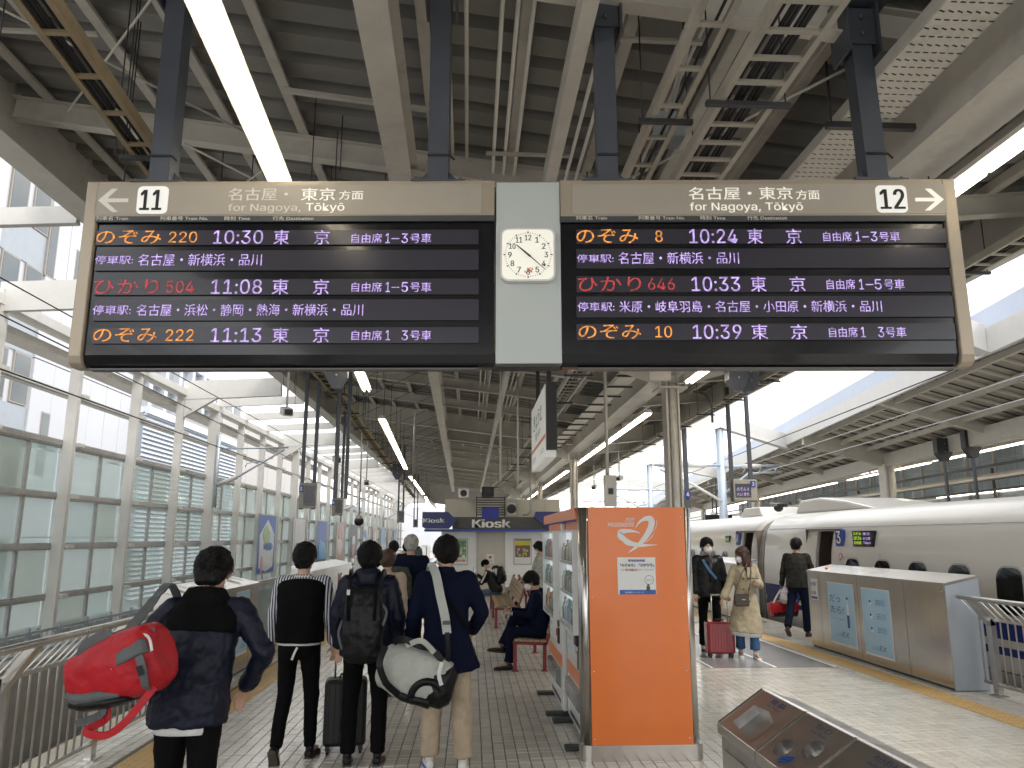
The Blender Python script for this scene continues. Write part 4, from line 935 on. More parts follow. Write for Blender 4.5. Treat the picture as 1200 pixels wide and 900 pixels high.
# overhead wires on the left
for (x, z, r, lb) in ((-5.2, 3.62, .009, 'lower contact wire over the empty left track'), (-5.2, 4.6, .008, 'upper carrier wire over the empty left track')):
    tag(MB().tube([(x, -8, z), (x, 95, z)], r, 6).build('overhead_wire', DARK), lb, 'wire')
tag(MB().tube([(-6.9, 3, 5.1), (-6.95, 30, 4.75)], .012, 6).build('overhead_wire', DARK), 'sloping black cable in front of the glass wall columns', 'wire')
def catenary(label, x, y, s, name='overhead_bracket'):
    t = thing(name, label, 'wire bracket', (x, y, 3)); G2 = mat('insulator blue grey', (.5, .55, .62), .4, .3)
    MB().tube([(x, y, 2.6), (x, y, 4.6)], .05, 10).build('mast', G2, t)
    MB().tube([(x, y, 4.2), (x+s*1.9, y, 4.25)], .025, 8).build('upper_arm', G2, t); MB().tube([(x, y, 3.2), (x+s*.6, y, 3.45), (x+s*1.8, y, 4.2)], .03, 8).build('lower_arm', G2, t)
    MB().tube([(x+s*.05, y, 3.22), (x+s*.55, y, 3.43)], .06, 10).build('insulator', BEAMW, t); MB().tube([(x+s*1.5, y, 3.95), (x+s*.8, y, 3.8), (x+s*.75, y, 3.7)], .014, 6).build('steady_arm', G2, t)
for k, y in enumerate((21.5, 42, 62)): catenary(['nearest left overhead wire bracket in front of the grey building', 'second left overhead wire bracket, far down the glass wall', 'farthest left overhead wire bracket'][k], -7.0, y, 1)

# ================================================================ BUILDINGS ON THE LEFT
FAC = mat('white facade cladding', (.5, .51, .54), .5, var=.04, vs=.4); FACG = mat('grey facade strip', (.3, .33, .37), .4, var=.08); WINF = mat('window frame', (.3, .27, .24), .5); WGL = mat('facade glass', (.05, .065, .07), .08, var=.2, vs=.5, coat=.5)
b_ = thing('station_building', 'tall white panelled building with narrow window strips behind the glass wall', 'building', (-17, 22, 0))
XF = -16.0
box('core', FAC, b_, -30, XF-.1, -6, 37, -1.5, 26)
strips = [10.2, 14.6, 19.0, 26.0]
pan0 = None
edges = []
yv = -5.9
cells = []
while yv < 36.5:
    w_ = 1.42; cells.append((yv, min(yv+w_, 36.9))); yv += w_
for (a, b) in cells:
    instrip = any(s_ < (a+b)/2 < s_+1.6 for s_ in strips)
    z = -1.4
    while z < 25 and b > 7:
        if instrip:
            box('recess_panel', FACG, b_, XF-.12, XF-.06, a, b, z, z+1.35)
            w_ = box('window', WINF, b_, XF-.08, XF-.03, a+.25, b-.12, z+1.38, z+3.2); box('pane', WGL, w_, XF-.032, XF-.022, a+.31, b-.18, z+1.44, z+3.14)
        else:
            box('panel', FAC, b_, XF-.1, XF+rs.uniform(-.006, .006), a+.012, b-.012, z+.012, z+3.2-.012)
        z += 3.22
for y, z, hh in ((28.1, 11.4, 2.6), (30.1, 11.0, 2.2), (29.0, 4.0, 2.4), (33.2, 8.6, 1.8), (22.4, 10, 2), (24, 5, 2)):
    w_ = box('window', WINF, b_, XF-.05, XF+.012, y, y+.62, z, z+hh); box('pane', WGL, w_, XF+.012, XF+.02, y+.06, y+.56, z+.06, z+hh-.06)
b_ = thing('louvred_building', 'lower building clad in horizontal white louvres beyond the white one', 'building', (-16, 42, 0)); LV = mat('louvre white', (.62, .66, .72), .4, var=.05)
box('core', FACG, b_, -30, -15.75, 37.2, 52, -1.5, 7.7)
for k in range(40): 
    z = -1+k*.22
    MB().prism([(-15.74, 37.2, z), (-15.6, 37.2, z), (-15.74, 37.2, z+.16)], (0, 14.8, 0)).build('louvre', LV, b_)
box('parapet', LV, b_, -15.8, -15.5, 37.2, 52.05, 7.65, 8.0)
b_ = thing('lattice_building', 'pale building with a square lattice facade above the louvres', 'building', (-26, 60, 0))
box('core', FACG, b_, -45, -26.2, 52, 86, -1.5, 17)
for k in range(12): box('mullion', FAC, b_, -26.2, -25.6, 52+k*3, 52.7+k*3, 8, 17.1)
for k in range(4): box('transom', FAC, b_, -26.2, -25.7, 52, 86, 8.2+k*2.9, 8.9+k*2.9)
b_ = thing('grey_tiled_building', 'low grey building with large panel joints behind the far glass wall', 'building', (-18, 60, 0)); GT = mat('grey tile cladding', (.42, .4, .39), .5, var=.05)
box('core', FACG, b_, -26, -17.05, 52.5, 80, -1.5, 9.8)
for j in range(9):
    for k in range(5): box('panel', GT, b_, -17.05, -16.95, 52.5+j*3.05, 55.5+j*3.05, -1.4+k*2.25, .8+k*2.25)
box('end_wall', GT, b_, -26, -17, 52.3, 52.48, -1.4, 9.8)
for k, (x, y, w, h, z) in enumerate(((-34, 100, 9, 14, 9), (-26, 130, 8, 12, 8), (-24, 165, 12, 10, 7))):
    b_ = thing('distant_building', ['pale distant block just past the grey tiled building', 'second distant pale block past the glass wall', 'third and farthest distant block on the left'][k], 'building', (x, y, 0))
    box('core', FAC, b_, x-w, x, y, y+20, -1.5, z)
    for q in range(int(h/2)): box('window_band', FACG, b_, x, x+.06, y+1, y+19, 1+q*1.2 if 1+q*1.2 < z-1 else z-1.5, 1.6+q*1.2 if 1+q*1.2 < z-1 else z-.9)
b_ = thing('distant_building', 'wide pale station block closing the view at the far platform end', 'building', (-8, 190, 0)); box('core', FAC, b_, -26, 22, 190, 210, -1.5, 9)
# hills
hm = mat('distant hill forest', (.07, .1, .15), .9, var=.2, vs=.01)
m_ = MB(); nx, ny = 60, 10
for j in range(ny):
    for i in range(nx):
        x = -1500+i*50; y = 1300+j*90
        h = (150+110*noise.noise(Vector((x*.0022, y*.002, 3)))+50*noise.noise(Vector((x*.008, y*.008, 1))))*math.sin(math.pi*j/(ny-1))*(.22+.42*math.exp(-((x+330)/300)**2))
        m_.v.append(Vector((x, y, h-5)))
for j in range(ny-1):
    for i in range(nx-1): m_.f.append([j*nx+i, j*nx+i+1, (j+1)*nx+i+1, (j+1)*nx+i]); m_.m.append(0); m_.sm.append(True)
tag(m_.build('hills', hm), kind='structure')

# ================================================================ RIGHT EDGE OF THE PLATFORM
CAPM = mat('blue grey cap', (.36, .4, .45), .5, var=.05)
rb = barrier('platform_barrier', 'long stainless barrier with two light blue posters in front of the train', 5.78, -1, 9.42, 13.35, ((11.75, 12.6, .16, 1.1, 0), (10.72, 11.5, .14, 1.08, 1)), seams=(10.35, 11.62, 12.9), h=1.24, cap=CAPM)
o = box('notice', PAPER, rb, 5.772, 5.778, 12.98, 13.22, .78, 1.12); text('5号車', (5.771, 13.2, 1.0), (0, -1, 0), (0, 0, 1), .18, .07, NAVYL, o, bold=.03); text('自由席', (5.771, 13.2, .86), (0, -1, 0), (0, 0, 1), .18, .06, LETB, o)
box('notice_band', NAVYL, o, 5.77, 5.7715, 12.99, 13.21, .79, .83)
MB().tube([(5.95, 12.95, 1.27), (5.95, 12.95, 1.31)], .03, 10).build('button', ORANGE2, rb)
rb2 = barrier('platform_barrier', 'second right barrier seen behind the woman in the trench coat', 5.9, -1, 17.2, 21.5, (), seams=(18.6, 20), h=1.22, cap=CAPM)
edge_rail('edge_railing', 'steel railing at the right edge between barrier and train', 6.1, 5.87, 1.5, 9.32, (9.1, 7.5, 5.9, 4.3, 2.7))

# ---------------------------------------------------------------- train
PRF = [(7.15, -1.15), (7.02, -.9), (6.97, -.3), (6.945, .02), (6.93, .3), (6.925, .8), (6.94, 1.25), (6.985, 1.62), (7.06, 1.94), (7.13, 2.08), (7.27, 2.22), (7.5, 2.32), (7.9, 2.385), (8.62, 2.41)]
PRF2 = PRF+[(2*8.62-x, z) for x, z in PRF[::-1][1:]]
def sx(z):
    for (xa, za), (xb, zb) in zip(PRF, PRF[1:]):
        if za <= z <= zb: return xa+(xb-xa)*(z-za)/(zb-za)
    return 6.93
def car(label, ya, yb, doors, num, wins):
    t = thing('train_car', label, 'train car', (8.6, (ya+yb)/2, -1.2), 0, None)
    ys = sorted({ya, ya+.12, yb-.12, yb, *[v for d in doors for v in d]}); m_ = MB(); n = len(PRF2)
    for y in ys:
        k = .965 if y in (ya, yb) else 1
        m_.v += [Vector((8.62+(x-8.62)*k, y, z*k if z > 0 else z)) for x, z in PRF2]
    for i in range(len(ys)-1):
        isd = any(abs(ys[i]-d[0]) < 1e-6 for d in doors)
        for j in range(n-1):
            if isd and 3 <= j < 8: continue
            m_.f.append([i*n+j, i*n+j+1, (i+1)*n+j+1, (i+1)*n+j]); m_.m.append(0); m_.sm.append(True)
    m_.f += [list(range(n)), list(range((len(ys)-1)*n, len(ys)*n))[::-1]]; m_.m += [0, 0]; m_.sm += [False, False]
    m_.build('body', TRAIN, t)
    MB().box(7.1, 10.1, ya+.5, yb-.5, -1.5, -1.1).build('underframe', TDARK, t)
    def strip(z0, z1, y0, y1, m, name='stripe', lift=.004):
        q = MB(); zs = [z0+(z1-z0)*k/3 for k in range(4)]
        a = [(sx(z)-lift, y0, z) for z in zs]+[(sx(z)-lift, y1, z) for z in zs]; q.add(a, [(k, k+1, k+5, k+4) for k in range(3)], smooth=True); return q.build(name, m, t, fix=False)
    segs = []; y = ya+.14
    for d in sorted(doors): segs.append((y, d[0]-.02)); y = d[1]+.02
    segs.append((y, yb-.14))
    for a, b in segs:
        if b > a: strip(.50, .76, a, b, TRAINB); strip(.30, .40, a, b, TRAINB)
    for d0, d1 in doors:
        q = MB(); q.box(7.5, 7.52, d0-.3, d1+.5, 0, 1.96); q.box(7.0, 7.5, d0-.3, d1+.5, -.02, 0); q.box(7.0, 7.5, d0-.3, d1+.5, 1.95, 1.97); q.box(7.0, 7.5, d1+.48, d1+.5, 0, 1.95); q.box(7.0, 7.5, d0-.32, d0-.3, 0, 1.95); q.build('vestibule', INTER, t)
        box('vestibule_panel', mat('vestibule red', (.3, .03, .03), .5), t, 7.47, 7.495, d0, d1, 1.05, 1.2); box('vestibule_panel', PAPER, t, 7.47, 7.495, d0+.05, d1-.1, 1.25, 1.34)
        q = MB(); 
        for a in (d0, d1): q.prism([(sx(z)-.006, a-.015, z) for z in (0.02, .5, 1, 1.5, 1.94)]+[(sx(z)+.05, a-.015, z) for z in (1.94, 1.5, 1, .5, .02)], (0, .03, 0))
        q.box(sx(1.93)-.008, sx(1.93)+.1, d0, d1, 1.925, 1.955); q.build('door_frame', RUBBER, t)
    for y in wins:
        def ring(w_, z0, z1, r, lift):
            pl = []
            for cy, cz, s_ in ((y+w_/2-r, z1-r, 0), (y-w_/2+r, z1-r, 90), (y-w_/2+r, z0+r, 180), (y+w_/2-r, z0+r, 270)):
                for k in range(5):
                    a = R(s_+22.5*k); zz = cz+r*math.sin(a); pl.append((sx(zz)-lift, cy+r*math.cos(a), zz))
            return pl
        f_ = MB().prism(ring(.54, .8, 1.44, .17, .004), (.03, 0, 0)).build('window', RUBBER, t)
        MB().prism(ring(.49, .825, 1.415, .15, .016), (.006, 0, 0)).build('pane', DGLASS, f_)
    return t, strip
c3, strip3 = car('white train car numbered 3 with blue stripes and an open door', -6, 18.5, [(14.9, 15.6)], '3', [14.06-1.045*k for k in range(17)])
c4, strip4 = car('white train car numbered 4 joined behind car 3, with an open door', 19.0, 43.5, [(19.25, 19.95)], '4', [21.3+1.045*k for k in range(20)])
MB().prism([(8.62+(x-8.62)*.95, 18.44, z*.95 if z > 0 else z) for x, z in PRF2], (0, .62, 0)).build('gangway', RUBBER, c4)
for y in (18.62, 18.8, 18.95): MB().prism([(8.62+(x-8.62)*.965, y, z*.965 if z > 0 else z) for x, z in PRF2], (0, .04, 0)).build('gangway_fold', mat('fold', (.3, .29, .27), .6), c4)
def plate3(c, num, y0, y1, z0, z1):
    p = box('number_plate', NAVYL, c, sx(1.6)-.006, sx(1.6)+.05, y0, y1, z0, z1); text(num, (sx(1.6)-.007, y1-.05, z0+.05), (0, -1, 0), (0, 0, 1), (y1-y0)*.55, (z1-z0)*.75, LETTER, p, bold=.02, lift=.004)
plate3(c3, '3', 14.42, 14.72, 1.64, 1.95); plate3(c4, '4', 20.12, 20.4, 1.6, 1.9)
q = box('destination_display', SCRBLK, c3, sx(1.64)-.008, sx(1.64)+.08, 13.3, 14.05, 1.64, 1.92)
for k, (tx_, m) in enumerate((('のぞみ', LEDG), ('10:24', LEDG), ('自由席', LEDG))): text(tx_, (sx(1.64)-.009, 14.0, 1.84-.08*k), (0,-1,0), (0,0,1), .28, .06, m, q, bold=.03)
for k, tx_ in enumerate(('東京', '名古屋', 'Tōkyō')): text(tx_, (sx(1.64)-.009, 13.66, 1.84-.08*k), (0,-1,0), (0,0,1), .26, .05, LEDW, q)
q = box('side_display', SCRBLK, c4, sx(1.64)-.006, sx(1.64)+.08, 20.95, 21.3, 1.68, 1.85); text('自由席', (sx(1.64)-.007, 21.27, 1.72), (0,-1,0), (0,0,1), .26, .08, LEDG, q)
yy_, zz_ = 14.5, 1.42; q = MB().tube([(sx(1.45)-.004, yy_, zz_), (sx(1.45)+.02, yy_, zz_)], .11, 20).build('no_smoking_sticker', PAPER, c3)
m_ = MB()
for k in range(20):
    a, b = 2*math.pi*k/20, 2*math.pi*(k+1)/20; X = sx(1.45)-.006
    m_.add([(X, yy_+r_*math.cos(t_), zz_+r_*math.sin(t_)) for t_, r_ in ((a,.075),(a,.1),(b,.1),(b,.075))], [(0,1,2,3)])
m_.bar((sx(1.45)-.007, yy_-.06, zz_+.06), (sx(1.45)-.007, yy_+.06, zz_-.06), .02, .004); m_.build('mark', REDL, q, fix=False)
q = box('stripe_block', TRAINB, c3, sx(.6)-.007, sx(.6), 17.6, 18.3, .36, .74); text('N700', (sx(.6)-.006, 17.55, .42), (0,-1,0), (0,0,1), 1.1, .26, TRAINB, q, bold=.05, shear=.3)
cv = MB(); cv.prism([(7.75, 14.6, 2.36), (7.75, 15.8, 2.56), (7.75, 17.0, 2.68), (7.75, 18.0, 2.66), (7.75, 18.35, 2.36)], (1.75, 0, 0)); cv.build('roof_fairing', TRAIN, c3, bevel=.05)
cv = MB(); cv.prism([(7.8, 20.6, 2.36), (7.8, 20.8, 2.62), (7.8, 22.0, 2.62), (7.8, 22.3, 2.36)], (1.6, 0, 0)); cv.build('roof_fairing', TRAIN, c4, bevel=.04)
m_ = MB(); m_.tube([(7.9, 19.2, 2.6), (7.9, 20.2, 2.66)], .05, 8); m_.tube([(8.6, 19.3, 2.5), (8.6, 20, 2.75)], .06, 8); m_.ell((7.9, 19.7, 2.55), (.12, .12, .1)); m_.build('roof_coupling', BLACK, c4)
SEAM = mat('seam shadow gap', (.2, .195, .185), .6, var=0)
for y in (13.1, 9.3, 4.1, -1.1, 16.3): strip3(.42, 2.05, y, y+.012, SEAM, 'panel_seam', .003)
for y in (21.0, 26.2, 31.4): strip4(.42, 2.05, y, y+.012, SEAM, 'panel_seam', .003)
strip3(.08, .1, -5.8, 14.8, SEAM, 'panel_seam', .003); strip3(1.985, 2.0, -5.8, 18.3, SEAM, 'panel_seam', .003)
MB().tube([(7.02, -5.8, 1.98), (7.02, 18.3, 1.98)], .006, 5).build('drip_rail', TRAIN, c3)

# ---------------------------------------------------------------- gantries, wires
def fx(y): return 8.0+.14*y
GNT = mat('gantry white', (.6, .59, .57), .5, var=.05); G2 = mat('mast blue grey', (.45, .52, .6), .45, .3, var=.08)
for k, (y, pts) in enumerate(((14.1, ((5.9, 5.25), (8.0, 6.3), (9.95, 5.6))), (29, ((6.0, 5.15), (9.5, 6.25), (12.1, 5.45))), (44, ((6, 5.15), (10.2, 6.25), (14.2, 5.45))), (59, ((6, 5.15), (11, 6.25), (16.3, 5.45))))):
    t = thing('track_gantry', ['nearest white beam spanning the tracks, cut by the right board', 'white peaked beam over the blue grey mast by display 3', 'third white beam spanning the tracks farther off', 'farthest white beam spanning the tracks'][k], 'gantry', (pts[1][0], y, 0))
    for (xa, za), (xb, zb) in zip(pts, pts[1:]):
        m_ = MB(); m_.prism([(xa, y-.12, za-.28), (xb, y-.12, zb-.28), (xb, y-.12, zb+.28), (xa, y-.12, za+.28)], (0, .24, 0)); m_.build('beam', GNT, t)
        m_ = MB(); m_.prism([(xa, y-.2, za-.3), (xb, y-.2, zb-.3), (xb, y-.2, zb-.28), (xa, y-.2, za-.28)], (0, .4, 0)); m_.build('flange', GNT, t)
    if k: 
        MB().tube([(pts[1][0], y, -1.4), (pts[1][0], y, 5.9)], .16, 14).build('mast', G2, t)
        x0 = pts[1][0]
        MB().tube([(x0, y-.1, 4.45), (x0+2.2, y-.1, 4.5)], .05, 8).build('upper_arm', G2, t); MB().tube([(x0, y-.1, 3.4), (x0+1.0, y-.1, 4.2), (x0+2.3, y-.1, 4.25)], .04, 8).build('lower_arm', G2, t)
        MB().tube([(x0, y-.1, 4.5), (x0-2.6, y-.1, 4.5)], .05, 8).build('upper_arm', G2, t); MB().tube([(x0, y-.1, 3.1), (x0-1.2, y-.1, 3.8), (x0-2.4, y-.1, 4.35)], .05, 8).build('lower_arm', GNT, t)
        for dx, z in ((1.2, 4.47), (-.9, 4.5)): MB().tube([(x0+dx-.4, y-.1, z), (x0+dx+.3, y-.1, z)], .09, 10).build('insulator', BEAMW, t)
        for dx in (.8, 1.4, 2.0): MB().tube([(x0+dx, y-.1, 4.22), (x0+dx+.15, y-.1, 4.47)], .02, 6).build('tie', G2, t)
for x, z, r, lb in ((8.6, 5.05, .014, 'highest overhead wire above the train'), (8.62, 4.5, .012, 'middle overhead wire above the train'), (8.6, 4.1, .012, 'lowest overhead wire above the train'), (12.9, 4.9, .012, 'overhead wire over the track beyond the train, upper'), (12.9, 4.2, .012, 'overhead wire over the track beyond the train, lower')):
    dx = .07 if x < 10 else .14
    tag(MB().tube([(x-.5, -5, z), (x-.5+dx*115, 110, z)], r, 6).build('overhead_wire', GALV if z < 4.95 else DARK), lb, 'wire')

# ---------------------------------------------------------------- far platform
FPR = mat('far roof deck', (.42, .385, .32), .6, var=.12); FPB = mat('far roof beams', (.55, .52, .46), .5, var=.08); LAV = mat('pale blue roof sheet', (.5, .56, .68), .5, var=.05)
fp = thing('far_platform_roof', 'long white edged roof of the opposite platform beyond the train', 'station roof', (12, 27, 0))
def along(name, m, off, w, z0, z1, ya=0, yb=110, dz=0):
    q = MB(); q.add([(fx(ya)+off, ya, z0), (fx(ya)+off+w, ya, z0+dz), (fx(ya)+off+w, ya, z1+dz), (fx(ya)+off, ya, z1), (fx(yb)+off, yb, z0), (fx(yb)+off+w, yb, z0+dz), (fx(yb)+off+w, yb, z1+dz), (fx(yb)+off, yb, z1)], [(0,1,2,3),(7,6,5,4),(0,4,5,1),(1,5,6,2),(2,6,7,3),(3,7,4,0)]); return q.build(name, m, fp)
along('fascia', GNT, 0, .1, 5.3, 5.8); along('roof_edge', LAV, .12, .3, 5.86, 6.25)
def zf(o): return 5.72-.28*o if o < 3.3 else 4.8+.2*(o-3.3)
along('deck', FPR, .12, 3.2, 5.72, 5.76, dz=-.9); along('deck', FPR, 3.33, 7.0, 4.82, 4.86, dz=1.4)
for y in range(0, 105, 1):
    if y < 60: MB().bar((fx(y)+.15, y, zf(.15)-.03), (fx(y)+3.25, y, zf(3.25)-.03), .07, .05).build('rib', FPB, fp)
for y in range(0, 45):
    MB().bar((fx(y+.5)+.15, y+.5, zf(.15)-.02), (fx(y+.5)+3.25, y+.5, zf(3.25)-.02), .03, .03).build('rib', DARK, fp)
for o_ in (.6, 1.5, 2.4): along('purlin', FPB, o_, .1, zf(o_)-.2, zf(o_)-.06)
along('gutter_beam', FPB, 3.0, .35, 4.3, 4.75)
for y in (13, 20, 27, 34, 41, 48, 55, 62, 69, 76):
    big = (y-27) % 21 == 0; h = .5 if big else .22
    q = MB(); q.prism([(fx(y)+.1, y-.08, zf(.1)-.1-h), (fx(y)+3.1, y-.08, zf(3.1)-.1-h), (fx(y)+3.1, y-.08, zf(3.1)-.06), (fx(y)+.1, y-.08, zf(.1)-.06)], (0, .16, 0)); q.build('crossbeam', FPB, fp)
    q = MB(); q.prism([(fx(y)+3.4, y-.08, 4.75-h), (fx(y)+10, y-.08, 6.0-h), (fx(y)+10, y-.08, 6.1), (fx(y)+3.4, y-.08, 4.8)], (0, .16, 0)); q.build('crossbeam', FPB, fp)
for y in (6, 27, 48, 69):
    q = MB(); 
    for dx in (-.16, .16): q.bar((fx(y)+3.1+dx, y, -.1), (fx(y)+3.1+dx, y, 4.4), .06, .45, up=(0,1,0))
    q.bar((fx(y)+3.1, y-.2, -.1), (fx(y)+3.1, y-.2, 4.4), .3, .03, up=(0,1,0)); q.tube([(fx(y)+3.1, y-.28, -.1), (fx(y)+3.1, y-.28, 4.3)], .09, 12); q.build('column', BEAM, fp)
for o_, z in ((3.6, 3.75), (4.1, 3.5), (5.2, 3.6), (5.6, 3.3), (6.3, 3.9)):
    along('service_pipe', [DARK, FPB][int(o_*10) % 2], o_, .1, z, z+.07)
fpl = structure('far_platform_floor', (12, 27, 0)); q = MB()
q.add([(fx(-5)+.9, -5, -1.5), (fx(-5)+9.5, -5, -1.5), (fx(-5)+9.5, -5, 0), (fx(-5)+.9, -5, 0), (fx(110)+.9, 110, -1.5), (fx(110)+9.5, 110, -1.5), (fx(110)+9.5, 110, 0), (fx(110)+.9, 110, 0)], [(0,1,2,3),(7,6,5,4),(0,4,5,1),(1,5,6,2),(2,6,7,3),(3,7,4,0)]); q.build('slab', TF, fpl)
def farlamp(label, off, ya, yb, z):
    a = (fx(ya)+off, ya); b = (fx(yb)+off, yb)
    return lampline(label, a, b, z, zt=5.0, w=.16, grp='strip lamps under the far platform roof')
farlamp('nearest far platform strip lamp behind the two dark plates', 3.8, 14, 24.2, 4.25); farlamp('far platform strip lamp left of its column, under the gutter', 3.8, 25, 33, 4.25); farlamp('long far platform strip lamp beside display 3', 3.8, 34.5, 52, 4.25); farlamp('last far platform strip lamp over the train gap', 3.8, 54, 70, 4.25)
farlamp('low far platform strip lamp against the windows, near one', 6.8, 22, 31, 3.4); farlamp('low far platform strip lamp against the windows, far one', 6.8, 37, 50, 3.5)
gw = thing('window_wall', 'blue tinted window wall with white mullions behind the far platform', 'window wall', (22, 40, 0)); BGL = mat('blue hazy glass', (.42, .52, .62), .15, var=.4, vs=.5)
def GW(y, o): return fx(y)+10.2+o
for k in range(34):
    y = 6+k*2.4; ym = y+2.3
    q = MB()
    for z0, z1 in ((.6, 2.1), (2.2, 3.7), (3.8, 5.6)):
        q = MB().add([(GW(y, 0), y, z0), (GW(ym, 0), ym, z0), (GW(ym, 0), ym, z1), (GW(y, 0), y, z1)], [(0,1,2,3)]); q.build('pane', BGL, gw)
    MB().bar((GW(y-.05, -.05), y-.05, 0), (GW(y-.05, -.05), y-.05, 6), .22 if k % 3 == 0 else .1, .12, up=(0,1,0)).build('mullion', BEAMW, gw)
for z in (.5, 2.15, 3.75): q = MB(); q.bar((GW(5, -.04), 5, z), (GW(88, -.04), 88, z), .1, .08); q.build('transom', FPB, gw)
fr_ = thing('far_platform_railing', 'dark railing bars along the opposite platform edge', 'railing', (fx(30)+1.2, 30, 0))
for z in (1.2, 2.6, 3.0): q = MB(); q.bar((fx(12)+6.6, 12, z), (fx(80)+6.6, 80, z), .08, .07); q.build('rail', DARK, fr_)
for k in range(26): y = 13+k*2.2; MB().bar((fx(y)+6.6, y, 0), (fx(y)+6.6, y, 4.2 if k % 3 == 0 else 3.1), .07, .07, up=(0,1,0)).build('post', FPB if k % 2 else DARK, fr_)
penta('dark pointed plate on a pole over the train, left one of two', 13.97, 22.0, 4.02, .46, .68, m=DARK, pole=1.9); penta('dark pointed plate on a pole over the train, right one of two', 14.05, 20.8, 4.0, .46, .78, m=DARK, pole=1.9)
t = thing('platform_number_sign', 'small pale sign reading 13 on the far platform', 'sign', (12.6, 40, 2.2)); o = box('plate', PAPER, t, 12.4, 12.75, 40, 40.05, 2.7, 3.1); text('13', (12.47, 39.99, 2.8), (1,0,0), (0,0,1), .2, .2, LETB, o); MB().bar((12.57, 40.1, 3.1), (12.57, 40.1, 4.6), .06, .06, up=(1,0,0)).build('hanger_post', DARK, t)
t = thing('departure_board', 'small dark far display low above the train joint', 'display', (12, 36, 2.4)); box('case', SCRBLK, t, 10.9, 12.2, 36, 36.2, 2.6, 2.85); MB().bar((11.5, 36.1, 2.85), (11.5, 36.1, 4.6), .06, .06, up=(1,0,0)).build('hanger_post', DARK, t)

# ================================================================ KIOSK
kx0, kx1, ky = -.95, 2.75, 24.5
kk = thing('kiosk', 'white walled kiosk with blue header board and lettering', 'kiosk', (1, ky, 0))
box('wall', KWALL, kk, kx0, kx1, ky, ky+5, 0, 2.0); box('baseboard', mat('grey base', (.3, .3, .29), .6), kk, kx0-.005, kx1+.005, ky-.012, ky, 0, .3)
dr = box('door', KDOOR, kk, .2, .99, ky-.02, ky, .06, 1.93); q = MB(); q.box(.15, .2, ky-.03, ky, .0, 1.98); q.box(.99, 1.04, ky-.03, ky, 0, 1.98); q.box(.2, .99, ky-.03, ky, 1.93, 1.98); q.build('door_frame', mat('door frame', (.5, .48, .42), .5), kk)
MB().tube([(.93, ky-.05, .85), (.93, ky-.05, 1.0)], .015, 8).build('handle', GALV, dr); o = box('notice', PAPER, dr, .46, .7, ky-.024, ky-.02, 1.02, 1.3); MB().ell((.58, ky-.026, 1.2), (.05, .003, .045), 10, 6).build('picture', REDL, o); text('立入禁止', (.5, ky-.026, 1.06), (1,0,0), (0,0,1), .16, .05, REDL, o)
hd = box('header', KGREY, kk, -.6, 2.6, ky-.55, ky+.0, 2.06, 2.42)
box('header_band', KBL2, kk, -1.45, 2.75, ky-.6, ky, 1.98, 2.055)
text('Kiosk', (.02, ky-.55, 2.1), (1,0,0), (0,0,1), 1.14, .25, LETTER, hd, bold=.055, depth=.0, lift=.01)
q = MB(); q.prism([(-1.5, ky-.9, 2.12), (-1.4, ky-.9, 2.06), (-.7, ky-.9, 2.06), (-.45, ky-.9, 2.3), (-.72, ky-.9, 2.56), (-1.5, ky-.9, 2.56)], (0, .3, 0)); wg = q.build('header_wing', KBLUE, kk)
text('Kiosk', (-1.46, ky-.9, 2.24), (1,0,0), (0,0,1), .62, .13, LETTER, wg, bold=.045, lift=.01)
q = MB(); q.prism([(1.9, ky-.75, 2.4), (2.3, ky-.75, 2.1), (3.4, ky-.75, 2.1), (3.4, ky-.75, 2.58), (1.95, ky-.75, 2.58)], (0, .3, 0)); q.build('header_wing', KBLUE, kk)
box('blue_square', mat('kiosk square', (.01, .02, .3), .3), kk, .3, .82, ky-.62, ky-.56, 2.35, 2.7)
box('upper_wall', KDOOR, kk, -.9, 2.9, ky+1.2, ky+5, 2.3, 3.05)
for k in range(8): box('upper_panel', KDOOR, kk, -.88+k*.47, -.88+k*.47+.455, ky+1.17, ky+1.2, 2.45, 3.03)
def kposter(label, x0, x1, cols, hdr):
    t = thing('wall_poster', label, 'poster', (x0, ky-.03, .95)); box('frame', GALV, t, x0, x1, ky-.03, ky-.001, .97, 1.77); b = box('print', PAPER, t, x0+.03, x1-.03, ky-.034, ky-.03, 1.0, 1.74)
    box('picture', cols[0], b, x0+.05, x1-.05, ky-.037, ky-.034, 1.2, 1.6 if hdr else 1.72)
    if hdr: box('heading', mat('yellow heading', (.7, .62, .05), .4), b, x0+.04, x1-.04, ky-.038, ky-.034, 1.56, 1.7); box('bar_print', BLACK, b, x0+.04, x1-.04, ky-.0375, ky-.034, 1.71, 1.74)
    r_ = random.Random(len(label))
    for k in range(9): MB().ell((r_.uniform(x0+.1, x1-.1), ky-.038, r_.uniform(1.22, 1.52)), (r_.uniform(.02, .07), .003, r_.uniform(.02, .07)), 9, 6).build('picture', cols[1+k % (len(cols)-1)], b)
    return b, x0
b_, x_ = kposter('green poster with pale tree shapes left of the kiosk door', -.68, -.12, [mat('poster leaf', (.18, .36, .14), .5, var=.5, vs=9), PW, PG, PAPER], False); text('京都', (-.5, ky-.04, 1.3), (1,0,0), (0,0,1), .2, .22, LETTER, b_)
text('京都の春', (-.6, ky-.04, 1.06), (1,0,0), (0,0,1), .4, .08, REDL, b_)
kposter('yellow headed food poster right of the kiosk door', 1.3, 1.87, [PBR, PG, PY, PP, mat('poster lime', (.4, .6, .1), .5)], True)
lv = thing('louvre_screen', 'black slatted screen standing on the kiosk roof', 'screen', (.6, ky, 2.45)); 
for k in range(8): box('slat', BLACK, lv, .12, 1.05, ky+.1, ky+.16, 2.5+k*.075, 2.53+k*.075)
for x in (.12, 1.02): box('post', BLACK, lv, x, x+.03, ky+.16, ky+.2, 2.42, 3.08)
